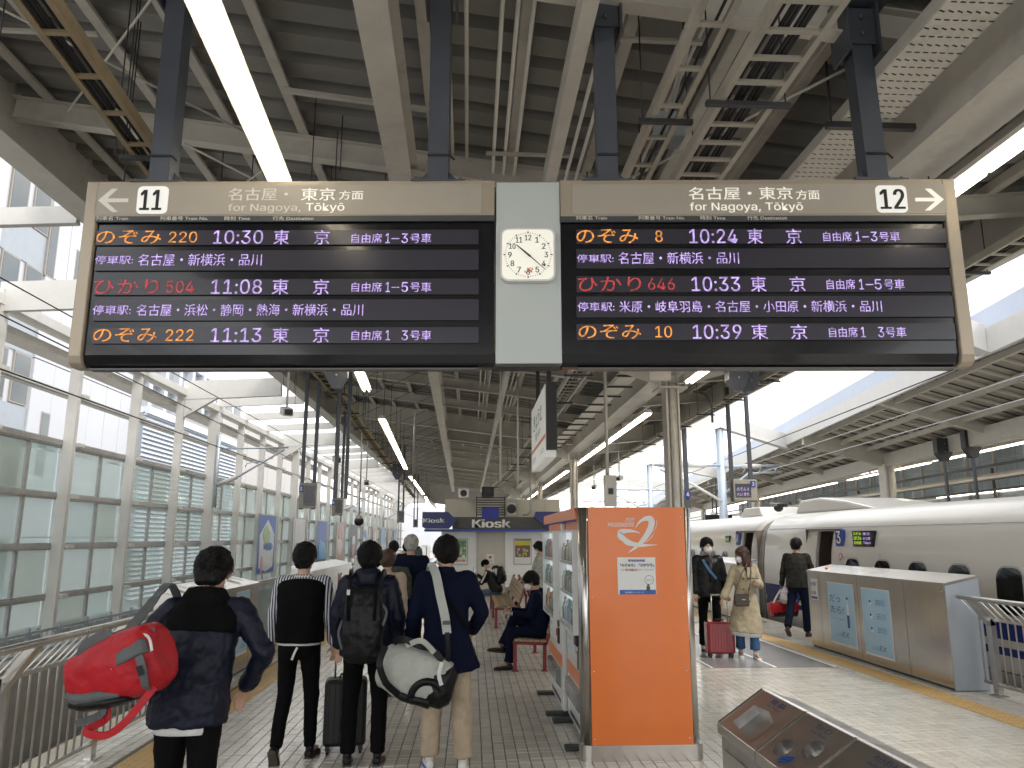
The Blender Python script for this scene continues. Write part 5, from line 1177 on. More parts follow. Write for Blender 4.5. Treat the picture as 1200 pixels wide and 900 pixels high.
for lb, x, z, w, h in (('white air conditioner unit beside the louvre screen on the kiosk', 1.12, 2.5, .3, .42), ('pale box unit on the kiosk roof behind the louvres, left', -.45, 3.06, .34, .3), ('dark fan unit on the kiosk roof above the louvres', .3, 3.1, .4, .32)):
    t = thing('roof_unit', lb, 'air conditioner', (x, ky+.8, z)); dk = 'dark' in lb
    box('case', BLACK if dk else MWHITE, t, x, x+w, ky+.6, ky+1.1, z, z+h, bevel=.02); MB().tube([(x+w*.5, ky+.585, z+h*.5), (x+w*.5, ky+.6, z+h*.5)], h*.36, 16).build('fan_grille', DARK, t)
tag(MB().tube([(1.6, ky+.1, 2.5), (1.75, ky+.1, 2.5), (1.85, ky+.1, 2.6), (1.85, ky+.1, 3.0), (1.84, ky+.1, 4.7)], .03, 8).build('pipe', GALV), 'bent steel pipe rising from the kiosk roof beside the air unit', 'pipe')

# ================================================================ VENDING MACHINES
vs_ = thing('machine_surround', 'orange end panel and canopy with stainless corners round the drink machines', 'panel', (1.42, 6.8, 0))
q = MB(); X0, X1, YF = .93, 1.92, 6.73
def corner(x, z0, z1, s, parent, tp):
    m_ = MB(); r = .075; pl = []
    cx = x+s*r
    for k in range(7):
        a = R(90*k/6); pl.append((cx-s*r*math.cos(a), YF+r-r*math.sin(a)))
    pl += [(cx, YF+.09), (x, YF+.09)]
    m_.prism([(a, b, z0) for a, b in pl], (0, 0, z1-z0), smooth=True); return m_.build('corner_post', STEEL, parent)
corner(X0-.01, .125, 2.06, 1, vs_, 0); corner(X1+.0, .125, 2.06, -1, vs_, 0)
op = box('end_panel', ORANGE, vs_, X0+.075, X1-.07, YF-.002, YF+.03, .125, 2.06)
for x_ in (X0+.10, X1-.10):
    for z_ in (.17, .7, 1.3, 1.98): MB().ell((x_, YF-.003, z_), (.008, .003, .008), 8, 5).build('screw', STEEL, vs_)
m_ = MB(); pl = []
for cx, s in ((X0+.065, -1), (X1-.065, 1)):
    arc = [(cx+s*.09*math.cos(R(90*k/6)), YF+.075-.09*math.sin(R(90*k/6))) for k in range(7)]
    pl += arc if s < 0 else arc[::-1]
pl += [(X1+.02, YF+.12), (X0-.02, YF+.12)]
m_.prism([(a, b, 0) for a, b in pl], (0, 0, .125)); m_.build('kick_plate', STEEL, vs_)
box('backboard', MWHITE, vs_, 1.66, X1-.005, YF+.13, 9.7, .03, 2.0)
m_ = MB(); m_.box(X0-.03, X1, YF+.1, 9.72, 2.03, 2.06); m_.box(X0-.035, X0-.01, YF+.1, 9.72, 1.96, 2.05); m_.build('canopy', ORANGE2, vs_)
# print on the orange panel
def op_(px, py):
    d = _f+_r*((px-600)/900)+_u*((450-py)/900); t = (YF-EYE.y)/d.y; return EYE+d*t
def optext(b, x0, y0, x1, y1, m, p, **k):
    a = op_(x0, y1); c = op_(x1, y0); return text(b, (a.x, YF-.003, a.z), (1,0,0), (0,0,1), c.x-a.x, c.z-a.z, m, p, **k)
optext('FOR', 733, 607.0, 743.3, 611.5, LETTER, op, bold=.012, shear=.3); optext('PASSENGERS', 712, 612.4, 742.5, 617.2, LETTER, op, bold=.012, shear=.3)
rib_n = []
def ribbon(pts, ws, name='emblem_stroke', m=mat('emblem white', (.74, .74, .73), .4, var=0), y=YF-.004):
    P_ = [op_(700+a/9, 600+b/9) for a, b in pts]; fine = []; wf = []
    for i in range(len(P_)-1):
        p0, p1, p2, p3 = P_[max(i-1, 0)], P_[i], P_[i+1], P_[min(i+2, len(P_)-1)]
        for k in range(6):
            t = k/6; fine.append(.5*((2*p1)+(-p0+p2)*t+(2*p0-5*p1+4*p2-p3)*t*t+(-p0+3*p1-3*p2+p3)*t**3)); wf.append(ws[i]+(ws[i+1]-ws[i])*t)
    fine.append(P_[-1]); wf.append(ws[-1]); L_, R_ = [], []
    for i, p in enumerate(fine):
        d = (fine[min(i+1, len(fine)-1)]-fine[max(i-1, 0)]); d.y = 0; d.normalize(); n = Vector((-d.z, 0, d.x)); h = wf[i]*.5*.00083*1.0
        L_.append(Vector((p.x, y, p.z))+n*h); R_.append(Vector((p.x, y, p.z))-n*h)
    rib_n.append(1); dy = Vector((0, -.0007*len(rib_n), 0)); L_ = [p+dy for p in L_]; R_ = [p+dy for p in R_]
    n = len(fine); m_ = MB().add(L_+R_, [(i, i+1, n+i+1, n+i) for i in range(n-1)]); return m_.build(name, m, op, fix=False)
ribbon([(396, 176), (440, 110), (500, 72), (555, 72), (572, 120), (540, 210), (470, 310), (400, 375), (325, 430)], [2, 20, 40, 66, 66, 62, 48, 30, 3])
ribbon([(455, 226), (390, 205), (300, 200), (240, 220), (265, 275), (340, 325), (440, 350), (540, 350), (632, 346)], [2, 20, 42, 62, 58, 52, 36, 18, 2])
ribbon([(618, 80), (624, 130), (600, 190), (570, 215)], [2, 7, 6, 1]); ribbon([(602, 212), (570, 262), (520, 310), (500, 322)], [2, 9, 6, 1]); ribbon([(203, 250), (225, 285), (260, 300)], [2, 8, 2]); ribbon([(268, 325), (320, 348), (380, 360)], [2, 9, 3])
nb = [op_(724.2, 696.5), op_(767.5, 653)]
nt_ = thing('notice', 'white printed notice with blue foot on the orange end panel', 'notice', (nb[0].x, YF-.004, nb[0].z)); MB().box(nb[0].x, nb[1].x, YF-.007, YF-.003, nb[0].z, nb[1].z).build('sheet', PAPER, nt_, bevel=.001)
def ntext(b, x0, y0, x1, y1, m, **k):
    a = op_(700+x0/9, 600+y1/9); c = op_(700+x1/9, 600+y0/9); return text(b, (a.x, YF-.0075, a.z), (1,0,0), (0,0,1), c.x-a.x, c.z-a.z, m, nt_, lift=.002, **k)
ntext('東海道新幹線', 322, 497, 498, 525, NAVYL, bold=.04); ntext('「のぞみ号」「ひかり号」', 240, 542, 590, 578, LETB, bold=.04)
ntext('では', 246, 600, 282, 618, NAVYL); ntext('車内販売', 288, 596, 416, 625, mat('notice brown', (.45, .12, .05), .5, var=0), bold=.03); ntext('を行っております', 420, 598, 590, 618, NAVYL)
a, c = op_(700+236/9, 600+868/9), op_(700+615/9, 600+820/9); box('foot_band', mat('notice blue', (.02, .12, .45), .4, var=0), nt_, a.x, c.x, YF-.009, YF-.007, a.z, c.z); ntext('車内販売パートナーズ', 290, 838, 485, 856, LETTER)
a = op_(700+545/9, 600+715/9); m_ = MB()
for k in range(24):
    t0, t1 = 2*math.pi*k/24, 2*math.pi*(k+1)/24
    m_.add([(a.x+r_*math.cos(t_), YF-.0085, a.z+r_*math.sin(t_)) for t_, r_ in ((t0,.036),(t0,.039),(t1,.039),(t1,.036))], [(0,1,2,3)])
m_.build('circle_print', LETB, nt_, fix=False); ntext('ワゴン', 515, 705, 575, 728, LETB)
a = op_(700+535/9, 600+808/9); m_ = MB(); m_.box(a.x-.016, a.x+.016, YF-.0105, YF-.009, a.z-.02, a.z+.02); m_.ell((a.x, YF-.0095, a.z+.028), (.01, .001, .01), 8, 6); m_.build('trolley_print', GREYN, nt_)

def vending(label, y0, y1, xf, rng, coin):
    t = thing('vending_machine', label, 'vending machine', (xf, y0, 0)); r_ = random.Random(rng); w = y1-y0
    box('body', MWHITE, t, xf+.05, xf+.72, y0, y1, .06, 1.95, bevel=.012)
    dr = box('door', MWHITE, t, xf, xf+.048, y0+.004, y1-.004, .06, 1.95, bevel=.01)
    box('header_strip', ORANGE2, dr, xf-.006, xf, y0+.05, y1-.05, 1.87, 1.95)
    # display window: back sheet glowing in place of the machine's lamps, shelves, bottles, pane
    wy0, wy1, wz0, wz1 = y0+.1, y1-.06, .98, 1.85
    bx = box('display_recess', mat('glowing recess lining', (.6, .62, .63), .5, emit=(.9, .95, 1), es=.22), dr, xf-.003, xf-.001, wy0, wy1, wz0, wz1)
    for k in range(3):
        z = wz0+.02+k*.285
        box('shelf', MWHITE, bx, xf-.07, xf-.003, wy0, wy1, z-.016, z)
        box('price_strip', PAPER, bx, xf-.074, xf-.07, wy0, wy1, z-.02, z+.012)
        y = wy0+.05
        while y < wy1-.03:
            c = r_.choice(BC); h = r_.uniform(.15, .22); m_ = MB(); m_.tube([(xf-.038, y, z), (xf-.038, y, z+h*.68), (xf-.038, y, z+h*.82), (xf-.038, y, z+h)], [.026, .026, .012, .012], 10)
            b = m_.build('bottle', c, bx); MB().tube([(xf-.038, y, z+h*.2), (xf-.038, y, z+h*.55)], .0268, 10).build; y += .068
            MB().box(xf-.076, xf-.0745, y-.085, y-.055, z-.014, z+.004).build('button', r_.choice([REDL, PSK, GREENL]), dr)
    for a, b, c, d in ((wy0-.02, wy0, wz0-.03, wz1+.02), (wy1, wy1+.02, wz0-.03, wz1+.02), (wy0, wy1, wz1, wz1+.02), (wy0, wy1, wz0-.03, wz0-.016)): box('window_frame', MWHITE, dr, xf-.085, xf-.001, a, b, c, d)
    box('pane', MGLASS, dr, xf-.083, xf-.081, wy0, wy1, wz0-.014, wz1)
    box('coin_panel', GREYN if coin else PAPER, dr, xf-.012, xf-.001, y0+.1, y0+.42, .62, .93); box('bill_slot', BLACK, dr, xf-.03, xf-.012, y0+.14, y0+.26, .7, .86, bevel=.01); MB().tube([(xf-.03, y0+.34, .8), (xf-.012, y0+.34, .8)], .035, 14).build('coin_button', REDL if not coin else STEEL, dr)
    box('payment_screen', SCRBLK, dr, xf-.02, xf-.012, y0+.16, y0+.3, .87, .93)
    box('price_sheet', PAPER, dr, xf-.005, xf-.001, y0+.5, y1-.1, .68, .92)
    for k in range(2): text('つめた〜い', (xf-.006, y1-.14, .72+.09*k), (0,-1,0), (0,0,1), .3, .04, PSK, dr)
    box('orange_band', ORANGE2, dr, xf-.006, xf-.001, y0+.03, y1-.03, .47, .6)
    fl_ = MB(); fl_.prism([(xf-.002, y0+.2, .2+.05), (xf-.05, y0+.2, .3), (xf-.05, y0+.2, .44), (xf-.002, y0+.2, .45)], (0, w-.35, 0)); fl_.build('delivery_flap', mat('smoked flap', (.25, .26, .27), .2), dr)
    box('side_sticker', GREENL, dr, xf-.005, xf-.001, y0+.03, y0+.09, 1.15, 1.35); box('vent', BLACK, dr, xf-.004, xf-.001, y0+.2, y1-.2, .1, .14)
    for y in (y0+.06, y1-.16): box('foot', DARK, t, xf-.17, xf+.1, y, y+.13, .0, .035, bevel=.01)
    return t
BC = [mat('bottle '+n, c, .25, var=.05, coat=.3) for n, c in (('blue', (.03, .15, .5)), ('green', (.1, .3, .08)), ('red', (.5, .03, .03)), ('white', (.7, .7, .72)), ('brown', (.12, .06, .03)), ('gold', (.5, .36, .1)), ('black', (.02, .02, .02)), ('clear', (.45, .6, .7)))]
vm1 = vending('white drink machine nearer the orange panel, with black coin fittings', 6.98, 8.22, .99, 1, True)
vending('white drink machine farther along, with a red coin button', 8.3, 9.6, .95, 2, False)
box('card_reader', BLACK, vm1, .93, .975, 7.12, 7.26, .85, 1.08, bevel=.01)

# ================================================================ RECYCLING BINS
def binunit(label, y0, y1, kind, words):
    t = thing('recycling_bin', label, 'recycling bin', (1.27, y0, 0)); XL, XR, ZL, ZR = 1.27, 1.51, .87, 1.03; XB = 1.68
    w = y1-y0
    body = MB(); body.prism([(XL+.01, y0+.004, .03), (XB, y0+.004, .03), (XB, y0+.004, .95), (XR, y0+.004, ZR-.045), (XL+.01, y0+.004, ZL-.045)], (0, w-.008, 0)); body.build('body', STEELD, t)
    box('door_panel', STEEL, t, XL+.003, XL+.0095, y0+.04, y1-.04, .08, .76, bevel=.003)
    m_ = MB()
    for k in range(3): m_.box(XL+.0005, XL+.003, y0+.12+.1*k, y0+.14+.1*k, .3, .6)
    m_.build('door_slots', STEELD, t)
    box('plinth', BLACK, t, XL+.03, XB-.02, y0+.01, y1-.01, 0, .03)
    nrm = Vector((-(ZR-ZL), 0, XR-XL)).normalized(); U = Vector((XR-XL, 0, ZR-ZL)); V = Vector((0, w, 0)); O = Vector((XL, y0, ZL))
    # lid as a frame round its openings: grid with holes
    def Pt(u, v, d=0): return O+U*u+V*v+nrm*d
    holes = {'paper': [(.38, .5, .3, .3, 'rect')], 'cans': [(.3, .7, .17, .15, 'oval'), (.52, .32, .17, .15, 'oval')], 'bottle': [(.36, .68, .18, .16, 'oval'), (.56, .3, .16, .15, 'oval')]}[kind]
    bm = bmesh.new(); outer = [Pt(.0, .008, .0), Pt(1, .008), Pt(1, .992), Pt(0, .992)]
    inv = MW[t].inverted()
    ed = []
    def loop(pts):
        vs = [bm.verts.new(inv @ p) for p in pts]; return [bm.edges.new((vs[i], vs[(i+1) % len(vs)])) for i in range(len(vs))]
    ed += loop(outer); hl = []
    for (cu, cv, ru, rv, sh) in holes:
        if sh == 'rect': pts = [(cu-ru, cv-rv*.75), (cu-ru*.8, cv-rv), (cu+ru*.55, cv-rv), (cu+ru, cv-rv*.1), (cu+ru*.9, cv+rv), (cu-ru*.7, cv+rv)]
        else: pts = [(cu+ru*math.cos(2*math.pi*k/20), cv+rv*math.sin(2*math.pi*k/20)) for k in range(20)]
        hl.append(pts); ed += loop([Pt(a, b) for a, b in pts])
    bmesh.ops.triangle_fill(bm, edges=ed, use_beauty=True); me = bpy.data.meshes.new('lid'); 
    bmesh.ops.recalc_face_normals(bm, faces=bm.faces)
    bm.to_mesh(me); bm.free(); lid = link('lid', me, STEELD, t); s_ = lid.modifiers.new('thick', 'SOLIDIFY'); s_.thickness = .006; s_.offset = 0
    m_ = MB(); m_.prism([Pt(0, .004, .003), Pt(0, .996, .003), Pt(0, .996, 0)-Vector((0, 0, .045)), Pt(0, .004, 0)-Vector((0, 0, .045))], (-.008, 0, 0)); m_.build('lid_edge', STEEL, lid); MB().bar(Pt(1, .0, -.004), Pt(1, 1, -.004), .02, .014).build('lid_ridge', STEEL, lid)
    m_ = MB(); m_.prism([Pt(0, .985, .004), Pt(1, .985, .004), Pt(1, 1.01, .008), Pt(0, 1.01, .008)], -nrm*.02); m_.build('divider', STEEL, lid)
    m_ = MB(); m_.prism([(XR, y0+.006, ZR+.002), (XB, y0+.006, .98), (XB, y0+.006, .95), (XR, y0+.006, ZR-.03)], (0, w-.012, 0)); m_.build('back_slope', STEELD, lid)
    for pts, h in zip(hl, holes):
        cu, cv = h[0], h[1]; n = len(pts); m_ = MB(); a = [Pt(*p, .004) for p in pts]; b = [Pt(cu+(p[0]-cu)*.93, cv+(p[1]-cv)*.93, -.12) for p in pts]; c = [Pt(cu+(p[0]-cu)*1.06, cv+(p[1]-cv)*1.06, .004) for p in pts]
        m_.add(a+b+c, [(i, (i+1) % n, n+(i+1) % n, n+i) for i in range(n)]+[(i, (i+1) % n, 2*n+(i+1) % n, 2*n+i) for i in range(n)]+[list(range(n, 2*n))]); m_.build('opening', STEELD, lid)
        MB().bar(Pt(cu-.2, cv-.05, -.05), Pt(cu+.2, cv-.05, -.05), .01, .01).build('inner_bar', STEEL, lid)
    text(words[0], Pt(.83, .62, .004), -V, U, w*.3, .03, mat('print blue', (.05, .09, .25), .5, var=0), lid, bold=.02, lift=.001)
    if len(words) > 1: text(words[1], Pt(.74, .62, .004), -V, U, w*.3, .014, mat('print blue', (.05, .09, .25), .5, var=0), lid, lift=.001)
    if kind == 'cans':
        m_ = MB()
        for k in range(3): m_.bar(Pt(.08+.05*k, .58, .006), Pt(.16+.05*k, .42, .006), .012, .003)
        m_.build('blue_mark', mat('mark blue', (.02, .1, .4), .4, var=0), lid)
    return t
binunit('stainless recycling bin at the far end of the row, with one angular slot', 3.6, 4.13, 'paper', ('新聞・雑誌', 'News・Magazines'))
binunit('middle stainless recycling bin with two oval holes and a blue mark', 3.14, 3.595, 'cans', ('カン・ビン', 'Cans・Bottles'))
binunit('nearest stainless recycling bin with oval holes, cut by the picture edge', 2.64, 3.135, 'bottle', ('ペットボトル', 'Plastic Bottles'))

# ================================================================ BENCHES
def bench(label, x0, y0, y1, s, legs):
    """s=-1: sitter faces -x; x0 is the front edge"""
    t = thing('bench', label, 'bench', (x0, y0, 0), 0, 'red framed wooden benches'); X = lambda d: x0-s*d
    n = 5
    for k in range(n): box('seat_slat', WOOD, t, min(X(.02+.09*k), X(.095+.09*k)), max(X(.02+.09*k), X(.095+.09*k)), y0, y1, .40-.004*k, .425-.004*k)
    for k in range(4):
        m_ = MB(); a = .47+.03*k; z = .5+.085*k; m_.prism([(X(a), y0, z), (X(a+.025), y0, z-.008), (X(a+.05), y0, z+.062), (X(a+.025), y0, z+.07)], (0, y1-y0, 0)); m_.build('back_slat', WOOD, t)
    for y in legs:
        m_ = MB(); m_.bar((X(.03), y, 0), (X(.03), y, .38), .05, .05, up=(1,0,0)); m_.bar((X(.0), y, .375), (X(.48), y, .36), .05, .045); m_.bar((X(.44), y, 0), (X(.44), y, .38), .05, .05, up=(1,0,0))
        m_.bar((X(.46), y, .36), (X(.63), y, .86), .05, .05, up=(1,0,0)); m_.box(min(X(-.02), X(.08)), max(X(-.02), X(.08)), y-.04, y+.04, 0, .012); m_.box(min(X(.39), X(.49)), max(X(.39), X(.49)), y-.04, y+.04, 0, .012); m_.build('frame', REDM, t, bevel=.006)
    return t
bench('red framed bench under the man with crossed legs', .58, 11.05, 12.85, -1, (11.1, 12.8))
bench('red framed bench under the phone user by the kiosk', .48, 16.2, 20.6, -1, (16.25, 18.4, 20.5))
bench('red framed bench backing onto the one by the kiosk', 1.85, 16.2, 20.6, 1, (16.25, 18.4, 20.5))

# ================================================================ PEOPLE
def V3(*a): return Vector(a)
def joints(H=1.72, lean=0.0, side=0.0, armL=None, armR=None, legL=None, legR=None, zp=None, head=(0, 0), sh=.185, hip=.09):
    """local frame: faces +y, right hand side +x.  directions are given for each limb: (upper, lower)"""
    s = H/1.72; J = {'s': s}
    ua, fa, th, sk = .285*s, .25*s, .43*s, .42*s
    dn = V3(0, 0, -1)
    armL = armL or ((-.12, 0, -1), (-.03, .18, -1)); armR = armR or ((.12, 0, -1), (.03, .18, -1)); legL = legL or ((0, .04, -1), (0, -.04, -1)); legR = legR or ((0, .04, -1), (0, -.04, -1))
    n = lambda v: Vector(v).normalized()
    drops = [(n(l[0])*th+n(l[1])*sk).z for l in (legL, legR)]
    P = V3(0, 0, (zp if zp is not None else -min(drops)+.085*s)); J['P'] = P+V3(0, 0, .04*s)
    ax = n((math.sin(side), math.sin(lean), math.cos(lean))); J['ax'] = ax
    J['C'] = J['P']+ax*.33*s; J['N'] = J['P']+ax*.50*s
    for k, sg, arm, leg in (('L', -1, armL, legL), ('R', 1, armR, legR)):
        J['S'+k] = J['N']+V3(sg*sh*s, 0, 0)-ax*.035*s; J['E'+k] = J['S'+k]+n(arm[0])*ua; J['W'+k] = J['E'+k]+n(arm[1])*fa; J['fd'+k] = n(arm[1])
        J['H'+k] = P+V3(sg*hip*s, 0, 0); J['K'+k] = J['H'+k]+n(leg[0])*th; J['A'+k] = J['K'+k]+n(leg[1])*sk
        J['toe'+k] = Vector(leg[2]).normalized() if len(leg) > 2 else V3(sg*.12, 1, 0).normalized()
    tilt, turn = head
    M = Matrix.Rotation(turn, 3, 'Z') @ Matrix.Rotation(-tilt, 3, 'X'); J['HM'] = M
    nk = J['N']+V3(0, .0, .01); J['HC'] = nk+V3(0, math.sin(lean)*.05, .05*s)+M @ V3(0, .015*s, .11*s); J['hs'] = s*1.15
    return J
def add_hand(m, w, d, s, curl=.5, side=1, up=None):
    """palm, four bent fingers of unequal length and a thumb from the palm's side"""
    d = Vector(d).normalized(); up = Vector(up or (0, 0, 1)); a = d.cross(up)
    if a.length < .2: a = d.cross(V3(0, 1, 0))
    a.normalize(); nrm = a.cross(d).normalized()
    p0 = w; p1 = w+d*.085*s
    m.loft([(w-d*.02*s, .024*s, .018*s), (w+d*.01*s, .030*s, .017*s), (w+d*.05*s, .040*s, .015*s), (w+d*.088*s, .039*s, .012*s)], side=a, n=12)
    for k, (o_, L_) in enumerate(((-.029, .062), (-.0098, .074), (.0098, .070), (.029, .056))):
        b = p1+a*o_*s-d*.004; d1 = (d*math.cos(curl)-nrm*math.sin(curl)+a*o_*1.5).normalized(); d2 = (d*math.cos(curl*2.1)-nrm*math.sin(curl*2.1)).normalized()
        q = b+d1*L_*.55*s; m.cap(b, .0088*s, q, .008*s, 8); m.cap(q, .008*s, q+d2*L_*.5*s, .0065*s, 8)
    t0 = w+d*.03*s+a*side*.034*s; td = (d*.75+a*side*.62-nrm*.3).normalized(); q = t0+td*.04*s; m.cap(t0-a*side*.012, .013*s, q, .0105*s, 8); m.cap(q, .0105*s, q+(td*.6+d*.6-nrm*.4).normalized()*.03*s, .008*s, 8)
def body(t, J, vox=.009, skin=SKIN, curl=(.5, .5), handup=(None, None), female=0):
    s = J['s']; m = MB(); ax = J['ax']; P, C, Nk = J['P'], J['C'], J['N']
    w = 1-.08*female
    m.loft([(P-ax*.08*s, .12*s*w, .085*s), (P, .15*s, .10*s), (P+ax*.15*s, .125*s*w, .09*s), (C, .15*s*w, .105*s), (C+ax*.11*s, .165*s*w, .095*s), (Nk-ax*.01*s, .10*s, .07*s), (Nk+ax*.03*s, .05*s, .05*s)], n=20)
    hc = J['HC']; M = J['HM']; f = lambda x, y, z: hc+M @ (V3(x, y, z)*J['hs'])
    m.cap(Nk-ax*.02, .056*s, f(0, -.02, -.06), .052*s, 14)
    m.ell(f(0, -.008, .022), (.073*J['hs'], .09*J['hs'], .088*J['hs']), 16, 12, rot=M)
    m.ell(f(0, .022, -.045), (.052*J['hs'], .062*J['hs'], .062*J['hs']), 14, 9, rot=M); m.ell(f(0, .055, -.085), (.028*J['hs'], .024*J['hs'], .022*J['hs']), 10, 6, rot=M)
    m.cap(f(0, .078, .012), .009*J['hs'], f(0, .098, -.022), .0135*J['hs'], 8); m.ell(f(0, .078, -.05), (.024*J['hs'], .010*J['hs'], .011*J['hs']), 8, 6, rot=M)
    for sg in (-1, 1): m.ell(f(sg*.076, -.002, -.005), (.010*J['hs'], .020*J['hs'], .032*J['hs']), 8, 8, rot=M)
    for k, sg in (('L', -1), ('R', 1)):
        m.cap(J['S'+k], .05*s, J['E'+k], .038*s); m.cap(J['E'+k], .038*s, J['W'+k], .026*s)
        add_hand(m, J['W'+k], J['fd'+k], s, curl[0 if sg < 0 else 1], side=sg*-1, up=handup[0 if sg < 0 else 1])
        m.cap(J['H'+k], .08*s, J['K'+k], .055*s); m.cap(J['K'+k], .052*s, J['A'+k], .036*s); m.cap(J['A'+k]-V3(0,0,.03*s), .035*s, J['A'+k]+J['toe'+k]*.14*s-V3(0, 0, .045*s), .028*s)
    b = solid('body', m, skin, t, vox, 3)
    e = MB()
    for sg in (-1, 1): e.ell(f(sg*.031, .0775, .012), (.012*J['hs'], .008*J['hs'], .0055*J['hs']), 8, 6, rot=M)
    e.build('eyes', BLACK, t, local=True)
    return b
def hair(t, J, m=HAIR, back=.0, vol=1.0, nape=-.055, vox=.012, long=None, fringe=True):
    s = J['s']; hs = J['hs']; hc = J['HC']; M = J['HM']; f = lambda x, y, z: hc+M @ (V3(x, y, z)*hs); q = MB()
    q.ell(f(0, -.016, .042), (.088*J['hs']*vol, .097*J['hs']*vol, .086*J['hs']*vol), 18, 12, rot=M); q.ell(f(0, -.042, .0), (.083*J['hs']*vol, .068*J['hs']*vol, .075*J['hs']*vol), 16, 10, rot=M)
    q.cap(f(-.03, -.062, nape+.01), .035*J['hs'], f(.03, -.062, nape+.01), .035*J['hs'])
    if fringe: q.ell(f(0, .052, .07), (.066*J['hs'], .035*J['hs'], .028*J['hs']), 12, 8, rot=M)
    for sg in (-1, 1): q.cap(f(sg*.074, .008, .04), .018*J['hs'], f(sg*.076, .012, .0), .010*J['hs'], 8)
    r_ = random.Random(int(hc.z*1e4) % 997+int(vol*100))
    for k in range(70):
        th_, ph_ = r_.uniform(0, 2*math.pi), r_.uniform(.05, 1.9); cz = math.cos(ph_)*.083+.04; ry = math.sin(ph_)
        x, y = .084*ry*math.cos(th_)*vol, -.018+.093*ry*math.sin(th_)*vol
        if y > .05 and cz < .07: continue
        L_ = r_.uniform(.02, .045); a_ = f(x, y, cz*vol); b_ = f(x*1.1, y*1.08-.004, cz*vol-L_); q.cap(a_, .012*hs, b_, .004*hs, 6)
    if long:
        for (x, y, z0, z1, r) in long: q.cap(f(x*.8, y, z0), r*J['hs'], f(x, y*1.1, z1), r*.6*J['hs'], 12); q.cap(f(x*.8, y, .0), r*J['hs'], f(x*.9, y, z0), r*J['hs'], 12)
    o = solid('hair', q, m, t, vox, 2, .02, .022)
    if vox <= .012:
        w = MB(); r2 = random.Random(5+int(vol*50))
        for k in range(1300):
            th_, ph_ = r2.uniform(0, 2*math.pi), r2.uniform(.0, 2.0); x, y, z = .09*vol*math.sin(ph_)*math.cos(th_), -.018+.1*vol*math.sin(ph_)*math.sin(th_), .04+.09*vol*math.cos(ph_)
            if y > .045 and z < .075: continue
            p0 = f(x, y, z); L_ = r2.uniform(.02, .05); dx, dy = r2.uniform(-.25, .25), r2.uniform(-.25, .25)
            p1 = f(x*1.07+dx*L_, y*1.07+dy*L_, z-L_*(1 if ph_ > .7 else .15)); d = (p1-p0); a_ = d.cross(p0-hc).normalized()*.0022; w.add([p0-a_, p0+a_, p1], [(0, 1, 2)])
        tag(w.build('hair_strands', m, t, local=True, fix=False), kind='stuff')
    return o
def beanie(t, J, m=BLKC):
    s = J['s']; hs = J['hs']; hc = J['HC']; M = J['HM']; f = lambda x, y, z: hc+M @ (V3(x, y, z)*hs); q = MB(); q.ell(f(0, -.012, .045), (.09*hs, .103*hs, .09*hs), 18, 12, rot=M); return solid('knit_cap', q, m, t, .014, 2, .004, .02)
def mask(t, J):
    s = J['s']; hs = J['hs']; hc = J['HC']; M = J['HM']; f = lambda x, y, z: hc+M @ (V3(x, y, z)*hs); q = MB(); q.ell(f(0, .052, -.04), (.058*hs, .058*hs, .052*hs), 14, 10, rot=M); o = q.build('face_mask', MASK, t, local=True)
    e = MB()
    for sg in (-1, 1): e.tube([f(sg*.055, .055, -.02), f(sg*.074, .02, -.005), f(sg*.079, .0, .01)], .0022*J['hs'], 5)
    e.build('mask_loop', MASK, t, local=True)
def trousers(t, J, m, r=(.098, .068, .06), vox=.013, hemlen=.0, bell=0, disp=.014):
    s = J['s']; q = MB(); P, ax = J['P'], J['ax']
    q.loft([(P-V3(0, 0, .17*s), .13*s, .105*s), (P-V3(0, 0, .10*s), .165*s, .125*s), (P, .175*s, .133*s), (P+ax*.12*s, .165*s, .122*s)], n=20)
    for k in 'LR':
        H_, K, A = J['H'+k], J['K'+k], J['A'+k]; A2 = A+(K-A).normalized()*(.006+hemlen)*s
        mid = K.lerp(A2, .45)-V3(0, .012*s, 0)
        q.cap(H_, r[0]*s, K, r[1]*s, 16); q.loft([(K+(H_-K)*.08, r[1]*s, r[1]*s), (K, r[1]*s, r[1]*s), (mid, (r[1]+r[2])*.5*s, (r[1]+r[2])*.53*s), (A2, (r[2]+bell)*s, (r[2]+bell)*s*1.1)], n=16)
    return solid('trousers', q, m, t, vox, 4, disp, .09)
def shoes(t, J, m=SHOE, sole=SOLE, vox=.01, size=1.0, pitch=(0, 0)):
    s = J['s']*size
    for i, k in enumerate('LR'):
        A = J['A'+k]; d = J['toe'+k]; side = d.cross(V3(0, 0, 1)).normalized(); up = side.cross(d).normalized(); q = MB(); B = A-up*.05*s
        q.loft([(B-d*.055*s, .024*s, .026*s), (B-d*.045*s, .034*s, .034*s), (B+d*.03*s, .036*s, .034*s), (B+d*.10*s-up*.008*s, .043*s, .026*s), (B+d*.155*s-up*.014*s, .040*s, .019*s), (B+d*.185*s-up*.016*s, .024*s, .013*s)], side=side, n=14)
        q.cap(A+up*.015*s, .038*s, B, .036*s); o = solid('shoe', q, m, t, vox, 2)
        q = MB(); q.loft([(B-d*.058*s-up*.033*s, .028*s, .011*s), (B-d*.04*s-up*.034*s, .037*s, .012*s), (B+d*.04*s-up*.034*s, .037*s, .010*s), (B+d*.11*s-up*.034*s, .046*s, .010*s), (B+d*.17*s-up*.031*s, .038*s, .009*s), (B+d*.19*s-up*.028*s, .02*s, .007*s)], side=side, n=14); so_ = q.build('sole', sole, t, local=True); so_.parent = o
